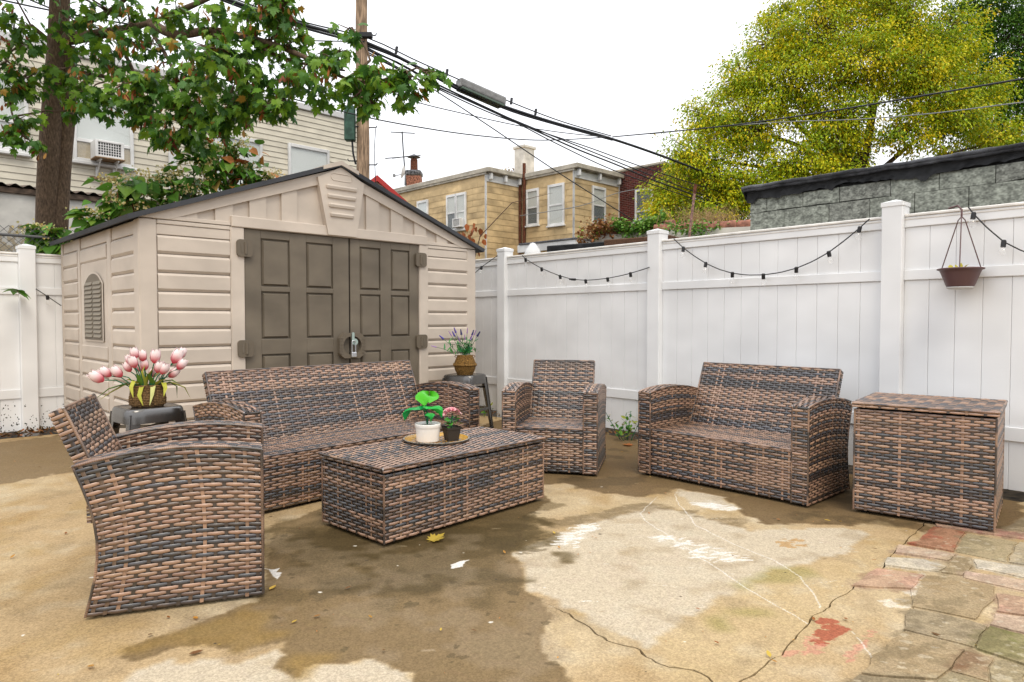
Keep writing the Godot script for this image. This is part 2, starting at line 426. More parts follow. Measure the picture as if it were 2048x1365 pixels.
const CABLE_LOW_A := [Vector3(-2.93, 6.52, -14.01), Vector3(-2.34, 6.41, -14.46), Vector3(-1.57, 6.16, -15.06), Vector3(0.41, 5.68, -16.58), Vector3(1.60, 5.41, -17.49), Vector3(2.80, 5.20, -18.40), Vector3(3.86, 4.99, -19.21), Vector3(5.63, 4.72, -20.56), Vector3(7.45, 4.38, -21.95)]
const CABLE_LOW_B := [Vector3(-2.93, 6.56, -14.01), Vector3(-2.16, 6.34, -14.61), Vector3(-1.57, 6.11, -15.06), Vector3(-0.28, 5.84, -16.05), Vector3(0.94, 5.61, -16.98), Vector3(2.31, 5.37, -18.03), Vector3(3.86, 5.10, -19.21), Vector3(6.01, 4.77, -20.85), Vector3(7.67, 4.51, -22.11)]
const CABLE_LOW_C := [Vector3(-2.93, 6.48, -14.01), Vector3(-2.06, 6.20, -14.68), Vector3(-1.37, 6.06, -15.22), Vector3(0.07, 5.73, -16.32), Vector3(1.07, 5.44, -17.08), Vector3(2.60, 5.06, -18.25), Vector3(4.36, 4.79, -19.60), Vector3(6.61, 4.46, -21.31)]
const CABLE_LOW_D := [Vector3(-2.93, 6.44, -14.01), Vector3(-1.77, 6.12, -14.91), Vector3(-0.51, 5.82, -15.88), Vector3(0.68, 5.65, -16.79), Vector3(2.02, 5.50, -17.81), Vector3(3.53, 5.29, -18.96), Vector3(5.63, 5.06, -20.56), Vector3(7.67, 4.88, -22.11)]
const CABLE_DROP := [Vector3(-2.93, 6.52, -14.00), Vector3(-2.04, 6.27, -15.00), Vector3(-0.74, 5.69, -16.00), Vector3(0.89, 4.86, -17.00), Vector3(2.04, 4.38, -18.00), Vector3(3.37, 3.80, -19.00), Vector3(4.61, 3.24, -20.00)]
const CABLE_SAG := [Vector3(-7.31, 5.90, -10.50), Vector3(-6.23, 5.54, -11.00), Vector3(-5.24, 5.21, -11.60), Vector3(-4.39, 5.08, -12.10), Vector3(-3.84, 5.02, -12.50), Vector3(-2.79, 4.98, -13.40), Vector3(-1.81, 5.03, -14.30), Vector3(-0.89, 5.08, -15.00), Vector3(0.24, 5.24, -16.00), Vector3(1.09, 5.44, -16.80), Vector3(2.28, 5.71, -17.60), Vector3(2.50, 5.77, -17.75)]
const CABLE_SAG_B := [Vector3(-2.93, 5.92, -14.00), Vector3(-2.14, 5.70, -14.60), Vector3(-1.05, 5.65, -15.40), Vector3(0.12, 5.65, -16.30), Vector3(1.18, 5.68, -17.00), Vector3(2.38, 5.75, -17.70)]
const CABLE_RIGHT := [Vector3(2.60, 5.78, -17.80), Vector3(4.23, 5.35, -15.50), Vector3(5.14, 5.09, -14.00), Vector3(6.03, 4.83, -12.30), Vector3(6.59, 4.63, -11.00), Vector3(7.05, 4.37, -9.50), Vector3(7.32, 4.22, -8.60)]
const CABLE_RIGHT_B := [Vector3(3.45, 5.69, -17.20), Vector3(4.96, 5.29, -15.00), Vector3(5.68, 4.97, -13.60), Vector3(6.13, 4.68, -12.50), Vector3(6.67, 4.34, -11.00), Vector3(7.13, 4.08, -9.60), Vector3(7.50, 3.92, -8.80)]
const CABLE_LEFT := [Vector3(-7.29, 5.50, -9.50), Vector3(-6.67, 5.52, -10.00), Vector3(-6.00, 5.60, -10.60), Vector3(-4.98, 5.74, -11.40), Vector3(-4.03, 5.91, -12.00), Vector3(-2.93, 6.68, -14.00)]
const CABLE_HOUSE := [Vector3(0.30, 4.99, -26.00), Vector3(2.48, 5.20, -25.00), Vector3(4.01, 5.78, -25.50), Vector3(5.79, 6.12, -26.00)]
const SPLICE := [Vector3(-1.18, 6.30, -15.36), Vector3(-0.22, 6.11, -16.09)]
const MAPLE_STEM_A := [Vector3(-5.43, 1.52, -8.00), Vector3(-5.42, 2.22, -8.00), Vector3(-5.39, 2.85, -8.00), Vector3(-5.34, 3.43, -8.00), Vector3(-5.21, 4.02, -7.90), Vector3(-5.10, 4.54, -7.80), Vector3(-5.00, 5.26, -7.70)]
const MAPLE_STEM_B := [Vector3(-5.40, 1.52, -8.05), Vector3(-5.37, 2.22, -8.05), Vector3(-5.35, 2.87, -8.10), Vector3(-5.29, 3.40, -8.10), Vector3(-5.19, 3.83, -8.00), Vector3(-5.14, 4.19, -7.90)]
const MAPLE_LIMBS := [[Vector3(-5.13, 4.36, -7.90), Vector3(-4.75, 4.37, -7.70), Vector3(-4.44, 4.35, -7.50), Vector3(-4.13, 4.38, -7.30), Vector3(-3.76, 4.53, -7.10)],
	[Vector3(-5.14, 4.25, -7.90), Vector3(-4.58, 4.18, -7.60), Vector3(-4.14, 4.11, -7.30), Vector3(-3.71, 4.04, -7.00), Vector3(-3.36, 4.04, -6.80), Vector3(-3.07, 3.98, -6.60)],
	[Vector3(-3.66, 4.05, -7.00), Vector3(-3.26, 3.81, -6.70), Vector3(-2.84, 3.77, -6.50), Vector3(-2.48, 3.64, -6.30), Vector3(-2.11, 3.48, -6.10), Vector3(-1.72, 3.27, -5.90), Vector3(-1.40, 3.07, -5.80), Vector3(-1.18, 3.03, -5.75), Vector3(-0.92, 3.07, -5.70)],
	[Vector3(-3.36, 4.04, -6.80), Vector3(-2.93, 4.03, -6.50), Vector3(-2.56, 4.05, -6.30), Vector3(-2.22, 4.00, -6.10)],
	[Vector3(-3.66, 3.98, -7.00), Vector3(-3.41, 3.66, -6.80), Vector3(-3.27, 3.43, -6.70), Vector3(-3.15, 3.20, -6.60), Vector3(-3.20, 2.94, -6.50)],
	[Vector3(-4.25, 4.10, -7.40), Vector3(-3.98, 3.71, -7.20), Vector3(-3.77, 3.38, -7.00), Vector3(-3.70, 3.10, -6.90), Vector3(-3.67, 2.92, -6.80)],
	[Vector3(-2.48, 3.64, -6.30), Vector3(-2.09, 3.39, -6.10), Vector3(-1.75, 3.26, -6.00), Vector3(-1.43, 3.18, -5.90)],
	[Vector3(-2.84, 3.77, -6.50), Vector3(-2.53, 3.46, -6.30), Vector3(-2.26, 3.25, -6.20), Vector3(-2.05, 2.99, -6.10)],
	[Vector3(-5.20, 4.13, -7.90), Vector3(-5.36, 4.33, -7.70), Vector3(-5.39, 4.14, -7.50), Vector3(-5.36, 3.74, -7.30), Vector3(-5.44, 3.60, -7.20)],
	[Vector3(-5.22, 3.96, -7.90), Vector3(-5.36, 3.75, -7.60), Vector3(-5.39, 3.46, -7.40), Vector3(-5.27, 3.12, -7.30)],
	[Vector3(-5.19, 3.94, -8.00), Vector3(-4.65, 3.78, -7.70), Vector3(-4.26, 3.66, -7.50), Vector3(-3.78, 3.50, -7.20), Vector3(-3.27, 3.48, -7.00), Vector3(-2.78, 3.27, -6.80)],
	[Vector3(-1.40, 3.07, -5.80), Vector3(-1.19, 3.23, -5.80), Vector3(-1.30, 3.44, -5.90)],
	[Vector3(-5.08, 4.98, -7.80), Vector3(-4.56, 5.20, -7.50), Vector3(-3.95, 5.34, -7.20), Vector3(-3.19, 5.36, -6.90)],
	[Vector3(-5.07, 5.15, -7.80), Vector3(-5.27, 5.37, -7.60), Vector3(-5.44, 5.51, -7.40), Vector3(-5.79, 5.66, -7.30)],
	[Vector3(-5.00, 5.21, -7.70), Vector3(-4.95, 5.76, -7.80), Vector3(-4.90, 6.44, -8.00)]]
const MAPLE_CLUSTERS := [[-5.17, 4.22, -7.20, 0.24, 34], [-5.09, 3.95, -7.30, 0.24, 30], [-5.23, 3.71, -7.20, 0.21, 26], [-5.17, 3.62, -7.40, 0.27, 30], [-5.31, 3.43, -7.30, 0.21, 26], [-5.14, 3.14, -7.20, 0.17, 26], [-5.09, 2.91, -7.20, 0.13, 18], [-5.25, 2.98, -7.20, 0.13, 16], [-4.45, 4.32, -7.30, 0.24, 30], [-3.97, 4.23, -7.10, 0.23, 28], [-4.57, 3.99, -7.40, 0.24, 30], [-4.14, 3.81, -7.20, 0.24, 32], [-4.58, 3.67, -7.40, 0.24, 32], [-4.57, 3.38, -7.30, 0.19, 22], [-4.82, 3.30, -7.60, 0.09, 10], [-4.03, 3.38, -7.00, 0.23, 34], [-4.24, 3.26, -7.10, 0.16, 18], [-3.82, 3.24, -6.90, 0.16, 26], [-3.61, 3.79, -6.90, 0.23, 32], [-3.52, 3.46, -6.80, 0.22, 36], [-3.57, 3.22, -6.80, 0.22, 38], [-3.62, 3.06, -6.80, 0.16, 30], [-3.38, 2.89, -6.70, 0.17, 28], [-3.18, 2.84, -6.70, 0.13, 20], [-3.21, 4.00, -6.60, 0.22, 30], [-2.57, 3.28, -5.60, 0.18, 30], [-3.13, 3.39, -6.60, 0.22, 36], [-3.04, 3.08, -6.50, 0.21, 38], [-3.18, 3.02, -6.50, 0.18, 38], [-2.94, 2.97, -6.50, 0.16, 30], [-2.75, 3.87, -6.40, 0.21, 32], [-2.54, 3.35, -6.00, 0.20, 36], [-2.71, 3.24, -6.30, 0.21, 36], [-2.62, 3.01, -6.30, 0.21, 34], [-2.63, 2.80, -6.20, 0.12, 20], [-2.49, 2.97, -6.20, 0.14, 22], [-2.35, 3.82, -6.20, 0.20, 34], [-2.30, 3.56, -6.20, 0.18, 28], [-2.31, 3.26, -6.10, 0.20, 36], [-2.36, 3.04, -6.10, 0.20, 34], [-2.15, 2.88, -6.00, 0.17, 24], [-2.04, 3.74, -6.10, 0.18, 26], [-1.97, 3.80, -6.00, 0.13, 16], [-1.93, 3.39, -6.00, 0.18, 26], [-2.02, 3.14, -6.00, 0.18, 28], [-1.81, 3.10, -5.90, 0.16, 20], [-1.94, 2.90, -5.90, 0.10, 14], [-1.88, 3.56, -6.00, 0.13, 14], [-1.61, 3.02, -5.80, 0.15, 20], [-1.53, 3.19, -5.80, 0.14, 16], [-1.61, 3.27, -5.80, 0.13, 12], [-1.42, 3.52, -5.90, 0.13, 12], [-1.47, 3.35, -5.90, 0.13, 12], [-1.34, 2.99, -5.70, 0.15, 20], [-1.17, 3.11, -5.70, 0.15, 20], [-1.09, 2.95, -5.70, 0.14, 18], [-1.01, 3.07, -5.70, 0.15, 20], [-0.83, 3.01, -5.65, 0.15, 20], [-0.67, 3.05, -5.65, 0.09, 10], [-0.93, 2.85, -5.70, 0.09, 8], [-1.26, 2.87, -5.70, 0.12, 10], [-1.17, 2.81, -5.70, 0.08, 6], [-2.10, 3.78, -6.00, 0.15, 18], [-3.04, 2.79, -6.70, 0.09, 12], [-4.96, 4.34, -7.60, 0.17, 14], [-4.85, 3.57, -7.40, 0.14, 8], [-4.88, 3.69, -7.30, 0.16, 10], [-3.92, 3.98, -7.00, 0.21, 22], [-4.81, 4.37, -6.68, 0.28, 24], [-6.72, 6.59, -8.60, 0.31, 24], [-3.90, 5.50, -7.40, 0.29, 24], [-4.85, 4.51, -6.60, 0.24, 24], [-5.92, 5.72, -7.30, 0.32, 24], [-4.50, 5.73, -6.97, 0.32, 24], [-5.74, 5.16, -7.23, 0.30, 24], [-5.00, 5.20, -7.49, 0.31, 24], [-2.74, 4.92, -6.71, 0.23, 24], [-2.64, 5.11, -6.83, 0.31, 24], [-4.64, 5.60, -8.34, 0.30, 24], [-4.42, 4.50, -6.70, 0.28, 24], [-6.18, 5.45, -7.94, 0.36, 24], [-2.97, 5.10, -6.83, 0.24, 24], [-3.80, 4.92, -6.56, 0.29, 24], [-4.06, 4.85, -6.88, 0.25, 24], [-5.70, 5.41, -6.99, 0.27, 24], [-5.44, 5.43, -8.36, 0.29, 24], [-5.02, 6.24, -7.86, 0.35, 24], [-5.16, 4.85, -7.06, 0.23, 24], [-3.19, 5.28, -6.77, 0.26, 24], [-5.28, 5.56, -7.38, 0.28, 24], [-3.64, 5.25, -6.61, 0.22, 24], [-5.56, 5.28, -7.19, 0.31, 24], [-5.05, 5.76, -8.56, 0.29, 24], [-5.89, 5.88, -7.25, 0.29, 24], [-4.09, 6.36, -8.52, 0.28, 24], [-3.64, 6.48, -8.33, 0.28, 24], [-3.25, 5.68, -8.58, 0.34, 24], [-5.47, 4.71, -7.37, 0.25, 24], [-4.05, 5.46, -7.44, 0.26, 24], [-5.67, 5.31, -7.40, 0.26, 24], [-4.95, 5.41, -7.97, 0.31, 24], [-4.42, 5.33, -6.90, 0.24, 24]]
const KNOTWEED_CLUSTERS := [[-4.25, 2.02, -7.20, 0.12, 0], [-4.15, 2.22, -7.31, 0.14, 0], [-4.18, 2.40, -7.27, 0.14, 0], [-4.05, 2.35, -7.42, 0.14, 0], [-3.96, 2.53, -7.51, 0.14, 0], [-3.96, 2.25, -7.51, 0.13, 0], [-3.81, 2.39, -7.66, 0.15, 0], [-3.79, 2.61, -7.67, 0.12, 0], [-3.68, 2.58, -7.78, 0.15, 0], [-3.63, 2.81, -7.82, 0.14, 0], [-3.58, 2.48, -7.88, 0.10, 0], [-3.49, 2.73, -7.95, 0.15, 0], [-3.41, 2.60, -8.02, 0.11, 0], [-3.45, 2.96, -7.98, 0.13, 0], [-3.32, 2.82, -8.09, 0.14, 0], [-3.18, 2.96, -8.20, 0.14, 0], [-3.23, 2.71, -8.17, 0.08, 0], [-3.09, 2.80, -8.28, 0.11, 0], [-3.00, 2.75, -8.35, 0.07, 0], [-3.55, 2.97, -7.89, 0.10, 0], [-3.27, 3.06, -8.13, 0.08, 0], [-4.35, 2.08, -7.07, 0.08, 0], [-4.09, 2.52, -7.36, 0.09, 0], [-4.67, 1.90, -6.85, 0.07, 0], [-4.59, 1.80, -6.85, 0.07, 0], [-4.72, 1.92, -6.85, 0.06, 0], [-4.54, 1.87, -6.85, 0.06, 0]]

const SWAGS := [[[Vector3(-0.476, 1.526, -7.756), Vector3(-0.327, 1.643, -7.588), Vector3(-0.157, 1.741, -7.395)], [Vector3(-0.339, 1.638, -7.601)]],
	[[Vector3(0.104, 1.719, -7.102), Vector3(0.139, 1.679, -7.062), Vector3(0.297, 1.568, -6.884), Vector3(0.469, 1.480, -6.689), Vector3(0.580, 1.438, -6.564), Vector3(0.692, 1.422, -6.438), Vector3(0.871, 1.428, -6.237), Vector3(1.046, 1.460, -6.039), Vector3(1.182, 1.501, -5.885)], [Vector3(0.139, 1.679, -7.062), Vector3(0.297, 1.568, -6.884), Vector3(0.469, 1.480, -6.689), Vector3(0.692, 1.422, -6.438), Vector3(0.871, 1.428, -6.237), Vector3(1.046, 1.460, -6.039)]],
	[[Vector3(1.347, 1.723, -5.699), Vector3(1.409, 1.641, -5.629), Vector3(1.550, 1.501, -5.470), Vector3(1.706, 1.410, -5.294), Vector3(1.876, 1.385, -5.103), Vector3(2.043, 1.420, -4.914), Vector3(2.195, 1.517, -4.743), Vector3(2.330, 1.666, -4.590), Vector3(2.371, 1.719, -4.544)], [Vector3(1.409, 1.641, -5.629), Vector3(1.550, 1.501, -5.470), Vector3(1.706, 1.410, -5.294), Vector3(1.876, 1.385, -5.103), Vector3(2.043, 1.420, -4.914), Vector3(2.195, 1.517, -4.743), Vector3(2.330, 1.666, -4.590)]],
	[[Vector3(2.743, 1.729, -4.124), Vector3(2.762, 1.683, -4.102), Vector3(2.809, 1.593, -4.050), Vector3(2.864, 1.504, -3.988), Vector3(2.927, 1.439, -3.916), Vector3(3.021, 1.406, -3.810), Vector3(3.134, 1.480, -3.684), Vector3(3.225, 1.624, -3.581), Vector3(3.262, 1.707, -3.539)], [Vector3(2.762, 1.683, -4.102), Vector3(2.864, 1.504, -3.988)]]]
const SWAG_LEFT := [Vector3(-4.371, 1.334, -6.272), Vector3(-4.309, 1.268, -6.334), Vector3(-4.231, 1.181, -6.410)]
const FALLEN := [Vector2(-0.38, -3.19), Vector2(1.64, -3.48), Vector2(1.69, -3.47), Vector2(1.65, -3.05), Vector2(1.55, -2.91), Vector2(-0.94, -2.61), Vector2(-1.12, -2.37), Vector2(-1.20, -2.24), Vector2(-1.01, -2.10), Vector2(-1.28, -2.03), Vector2(-0.70, -2.37), Vector2(-0.76, -2.32), Vector2(-0.41, -2.13), Vector2(-0.24, -2.26), Vector2(-0.12, -2.26), Vector2(0.74, -3.64), Vector2(0.99, -5.64), Vector2(1.39, -3.55), Vector2(0.86, -5.38), Vector2(0.50, -4.34), Vector2(0.56, -4.57), Vector2(-1.29, -3.62), Vector2(-1.06, -3.38), Vector2(-2.57, -3.55), Vector2(-2.18, -3.30), Vector2(-2.20, -2.96), Vector2(1.05, -2.34), Vector2(1.17, -2.36), Vector2(0.81, -2.05), Vector2(0.80, -2.08), Vector2(0.92, -2.20), Vector2(0.41, -3.24), Vector2(0.68, -2.43), Vector2(0.67, -2.17), Vector2(0.21, -3.30), Vector2(-1.20, -2.36), Vector2(-3.36, -4.83), Vector2(-3.66, -5.00), Vector2(0.94, -5.66), Vector2(1.01, -5.55), Vector2(0.92, -4.09), Vector2(1.32, -2.16), Vector2(1.42, -2.21), Vector2(-0.49, -2.36), Vector2(-0.65, -2.62), Vector2(-0.03, -3.02), Vector2(0.22, -3.09)]

# ---------------------------------------------------------------- ground
const GX0 := -5.2
const GZ0 := -8.2
const GW := 9.2
const GH := 7.2
const GPX := 2048
var gimg: Image
var paver_cols := {"red": Color(0.33, 0.1, 0.06), "olive": Color(0.36, 0.3, 0.18), "pale": Color(0.5, 0.43, 0.31), "pink": Color(0.47, 0.25, 0.2), "rose": Color(0.64, 0.46, 0.37), "white": Color(0.74, 0.69, 0.6), "brown": Color(0.33, 0.245, 0.14), "faded": Color(0.56, 0.33, 0.24), "grey": Color(0.27, 0.215, 0.14), "moss": Color(0.15, 0.15, 0.05), "darkred": Color(0.22, 0.11, 0.06)}
var gk := 0.0
var wob := FastNoiseLite.new()

func jag(pts: Array, amp: float, step := 0.03, closed := true) -> PackedVector2Array:
	var out := PackedVector2Array()
	var count := pts.size() if closed else pts.size() - 1
	for i in count:
		var a: Vector2 = pts[i]; var b: Vector2 = pts[(i + 1) % pts.size()]
		var k := maxi(1, int(a.distance_to(b) / step))
		for s in k:
			var p := a.lerp(b, float(s) / k)
			out.append(p + Vector2(wob.get_noise_2d(p.x * 100.0, p.y * 100.0), wob.get_noise_2d(p.x * 100.0 + 500.0, p.y * 100.0)) * amp)
	if not closed: out.append(pts[-1])
	return out

func spans(im: Image, poly: PackedVector2Array, c: Color, from := Vector2i.ZERO) -> void:
	var h := im.get_height(); var w := im.get_width()
	var q := PackedVector2Array()
	var lo := 1e9; var hi := -1e9
	for p in poly:
		var z := Vector2((p.x - GX0) * gk, (p.y - GZ0) * gk) - Vector2(from)
		q.append(z); lo = minf(lo, z.y); hi = maxf(hi, z.y)
	for y in range(maxi(0, int(lo)), mini(h, int(hi) + 1)):
		var xs := []
		var yy := y + 0.5
		for i in q.size():
			var a := q[i]; var b := q[(i + 1) % q.size()]
			if (a.y <= yy) != (b.y <= yy): xs.append(a.x + (yy - a.y) / (b.y - a.y) * (b.x - a.x))
		xs.sort()
		for k in range(0, xs.size() - 1, 2):
			var x0 := int(clampf(xs[k], 0, w)); var x1 := int(clampf(xs[k + 1], 0, w))
			if x1 > x0: im.fill_rect(Rect2i(x0, y, x1 - x0, 1), c)

# lays a stain over the ground picture; soft is the width of its edge in metres
func stain(polys: Array, c: Color, share: float, amp: float, soft := 0.0) -> void:
	var s := c.linear_to_srgb()
	var qs: Array = []
	var lo := Vector2(1e9, 1e9); var hi := Vector2(-1e9, -1e9)
	for p in polys:
		var q := jag(p, amp) if amp > 0 else PackedVector2Array(p)
		qs.append(q)
		for v in q: lo = lo.min(v); hi = hi.max(v)
	if qs.is_empty(): return
	var f := maxf(2.0, soft * gk)
	var pad := f * 2.0 + 4.0
	var r := Rect2i(Vector2i((lo - Vector2(GX0, GZ0)) * gk - Vector2.ONE * pad), Vector2i((hi - lo) * gk + Vector2.ONE * pad * 2.0))
	r = r.intersection(Rect2i(0, 0, GPX, gimg.get_height()))
	if r.size.x < 4 or r.size.y < 4: return
	var im := Image.create_empty(r.size.x, r.size.y, false, Image.FORMAT_RGBA8)
	im.fill(Color(s.r, s.g, s.b, 0.0))
	for q in qs: spans(im, q, Color(s.r, s.g, s.b, share), r.position)
	if soft > 0.0:
		im.resize(maxi(2, int(r.size.x / f)), maxi(2, int(r.size.y / f)), Image.INTERPOLATE_BILINEAR)
		im.resize(r.size.x, r.size.y, Image.INTERPOLATE_CUBIC)
	gimg.blend_rect(im, Rect2i(Vector2i.ZERO, r.size), r.position)

# patches of one colour where a noise is high
func mottle(c: Color, share: float, freq: float, cut: float, seed_: int, size := 512, stretch := Vector2.ONE) -> void:
	var h := int(size * GH / GW)
	var f := FastNoiseLite.new()
	f.seed = seed_; f.frequency = freq; f.fractal_octaves = 5
	var s := c.linear_to_srgb()
	var d := PackedByteArray(); d.resize(size * h * 4)
	var r := int(s.r * 255); var g := int(s.g * 255); var b := int(s.b * 255)
	var i := 0
	for y in h:
		for x in size:
			var n := f.get_noise_2d(x * stretch.x, y * stretch.y)
			d[i] = r; d[i + 1] = g; d[i + 2] = b; d[i + 3] = int(clampf((n - cut) * 3.0, 0, 1) * share * 255)
			i += 4
	var im := Image.create_from_data(size, h, false, Image.FORMAT_RGBA8, d)
	im.resize(GPX, gimg.get_height(), Image.INTERPOLATE_CUBIC)
	gimg.blend_rect(im, Rect2i(0, 0, GPX, gimg.get_height()), Vector2i.ZERO)

func ribbon(pts: Array, wide: float, amp: float) -> PackedVector2Array:
	var a := jag(pts, amp, 0.02, false)
	var left := PackedVector2Array(); var right := PackedVector2Array()
	for i in a.size():
		var d := (a[mini(i + 1, a.size() - 1)] - a[maxi(i - 1, 0)]).normalized()
		var w := wide * (0.55 + 0.9 * absf(wob.get_noise_2d(a[i].x * 300.0, a[i].y * 300.0 + 77.0))) * clampf(i * 0.12 + 0.1, 0, 1)
		left.append(a[i] + Vector2(-d.y, d.x) * w * 0.5); right.append(a[i] - Vector2(-d.y, d.x) * w * 0.5)
	right.reverse()
	left.append_array(right)
	return left

# irregular patches inside an outline, long ones lying along the trowel strokes
func blobs(n: int, area: Array, lo: float, hi: float, long: float, z0: float, z1: float) -> Array:
	var out := []
	var pl := PackedVector2Array(area)
	var box := Rect2(pl[0], Vector2.ZERO)
	for q in pl: box = box.expand(q)
	var guard := 0
	while out.size() < n and guard < n * 40:
		guard += 1
		var c := box.position + Vector2(rng.randf(), rng.randf()) * box.size
		if c.y < z0 or c.y > z1 or not Geometry2D.is_point_in_polygon(c, pl): continue
		var r := rng.randf_range(lo, hi) * sqrt(rng.randf_range(0.2, 1.0))
		var an := 0.25 + rng.randfn() * 0.25
		var b := []
		for k in 11:
			var a := TAU * k / 11
			var s := r * rng.randf_range(0.55, 1.25)
			b.append(c + Vector2(cos(a) * s * sqrt(long), sin(a) * s / sqrt(long)).rotated(-an))
		out.append(b)
	return out

func paint_ground() -> void:
	gk = GPX / GW
	wob.seed = 5; wob.frequency = 0.06; wob.fractal_octaves = 4
	var h := int(GPX * GH / GW)
	gimg = Image.create_empty(GPX, h, false, Image.FORMAT_RGBA8)
	gimg.fill(Color(0.475, 0.345, 0.188).linear_to_srgb())
	mottle(Color(0.57, 0.455, 0.285), 0.75, 0.012, -0.05, 1)
	mottle(Color(0.38, 0.25, 0.11), 0.6, 0.02, 0.12, 2, 512, Vector2(1.6, 0.7))
	mottle(Color(0.42, 0.29, 0.13), 0.5, 0.035, 0.1, 3)
	stain([TAN_A], Color(0.52, 0.39, 0.215), 0.7, 0.05, 0.05)
	stain([PALE_A, PALE_B, PALE_C], Color(0.57, 0.485, 0.36), 0.9, 0.04, 0.03)
	mottle(Color(0.58, 0.51, 0.39), 0.35, 0.05, 0.15, 4)
	mottle(Color(0.3, 0.22, 0.13), 0.35, 0.06, 0.2, 11)
	rng.seed = 70
	stain([WET_SHADE_C], Color(0.21, 0.145, 0.075), 0.8, 0.14, 0.03)  # damp by the left fence, with tree and shed shade painted in
	stain([WET_D], Color(0.24, 0.175, 0.1), 0.45, 0.06, 0.03)
	stain(blobs(60, WET_D, 0.01, 0.06, 3.0, -6, -1), Color(0.17, 0.12, 0.06), 0.4, 0.03, 0.012)
	stain([WET_A], Color(0.215, 0.145, 0.072), 0.93, 0.035, 0.016)
	stain([WET_B], Color(0.175, 0.115, 0.055), 0.93, 0.04, 0.025)
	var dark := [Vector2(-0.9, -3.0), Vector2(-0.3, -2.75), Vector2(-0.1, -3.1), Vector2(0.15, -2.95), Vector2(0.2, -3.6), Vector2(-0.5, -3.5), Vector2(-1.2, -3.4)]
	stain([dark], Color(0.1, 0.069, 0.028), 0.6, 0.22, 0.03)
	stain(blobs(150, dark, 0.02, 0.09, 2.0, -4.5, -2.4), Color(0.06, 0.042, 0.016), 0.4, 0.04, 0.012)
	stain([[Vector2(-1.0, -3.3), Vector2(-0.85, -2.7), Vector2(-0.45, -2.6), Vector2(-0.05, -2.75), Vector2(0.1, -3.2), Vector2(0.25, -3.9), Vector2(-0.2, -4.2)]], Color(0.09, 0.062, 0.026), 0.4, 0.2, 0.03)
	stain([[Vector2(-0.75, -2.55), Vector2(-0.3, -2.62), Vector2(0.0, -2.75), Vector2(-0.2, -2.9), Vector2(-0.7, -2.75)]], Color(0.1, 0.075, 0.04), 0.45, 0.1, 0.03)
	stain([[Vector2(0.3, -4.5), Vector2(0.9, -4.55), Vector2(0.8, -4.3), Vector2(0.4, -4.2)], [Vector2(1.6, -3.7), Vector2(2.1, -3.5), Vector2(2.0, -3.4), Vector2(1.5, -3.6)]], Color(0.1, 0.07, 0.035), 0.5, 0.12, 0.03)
	# uneven damp: olive-dark near the table, paler drying patches and streaks towards the camera
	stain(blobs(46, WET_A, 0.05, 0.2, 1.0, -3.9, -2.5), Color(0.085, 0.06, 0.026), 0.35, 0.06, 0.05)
	stain(blobs(60, WET_A, 0.03, 0.16, 1.0, -3.3, -1.8), Color(0.31, 0.235, 0.155), 0.35, 0.06, 0.04)
	stain(blobs(90, WET_A, 0.008, 0.03, 1.0, -3.9, -1.8), Color(0.09, 0.066, 0.034), 0.45, 0.02, 0.0)
	stain(blobs(40, WET_B, 0.04, 0.16, 1.0, -5.5, -3.2), Color(0.08, 0.055, 0.028), 0.4, 0.06, 0.04)
	stain(blobs(26, WET_B, 0.03, 0.12, 1.0, -4.4, -3.2), Color(0.33, 0.22, 0.1), 0.3, 0.06, 0.03)
	var yard := [Vector2(-4.5, -6.0), Vector2(2.2, -4.0), Vector2(2.0, -1.3), Vector2(-4.5, -1.3)]
	stain(blobs(110, yard, 0.004, 0.02, 3.0, -6, -1.3), Color(0.27, 0.19, 0.1), 0.3, 0.02, 0.0)
	stain(blobs(120, yard, 0.004, 0.02, 3.0, -6, -1.3), Color(0.68, 0.58, 0.42), 0.3, 0.02, 0.0)
	stain(blobs(60, yard, 0.04, 0.18, 3.5, -6, -1.3), Color(0.34, 0.235, 0.115), 0.2, 0.06, 0.04)
	stain([OCHRE_A, OCHRE_B], Color(0.3, 0.19, 0.06), 0.6, 0.05, 0.05)
	stain([MOSS_A, MOSS_B], Color(0.25, 0.22, 0.06), 0.4, 0.12, 0.06)
	stain(blobs(26, RUST, 0.008, 0.028, 2.0, -6, -1), Color(0.42, 0.2, 0.05), 0.5, 0.02, 0.0)
	stain([WHITE_A, WHITE_B, WHITE_C], Color(0.72, 0.68, 0.58), 0.3, 0.12, 0.05)
	for q in [WHITE_A, WHITE_B, WHITE_C]: stain(blobs(70, q, 0.006, 0.03, 4.0, -6, -1), Color(0.84, 0.82, 0.77), 0.7, 0.02, 0.0)
	stain([WHITE_D, WHITE_E, WHITE_F], Color(0.85, 0.83, 0.78), 0.9, 0.09, 0.0)
	stain(blobs(60, WHITE_G, 0.006, 0.03, 3.0, -6, -1), Color(0.78, 0.75, 0.68), 0.5, 0.02, 0.0)
	stain(blobs(60, RED_A, 0.01, 0.03, 2.0, -6, -1), Color(0.36, 0.08, 0.045), 0.75, 0.03, 0.0)
	for q in [PINK_A, PINK_B, PINK_C]: stain(blobs(34, q, 0.006, 0.02, 3.0, -6, -1), Color(0.58, 0.25, 0.18), 0.55, 0.02, 0.0)
	for q in [CHALK_A, CHALK_B, CHALK_C]:
		stain([ribbon(q, 0.0075, 0.012)], Color(0.84, 0.82, 0.77), 0.6, 0.0, 0.0)
	# scraped white strokes, grit and crumbs
	rng.seed = 77
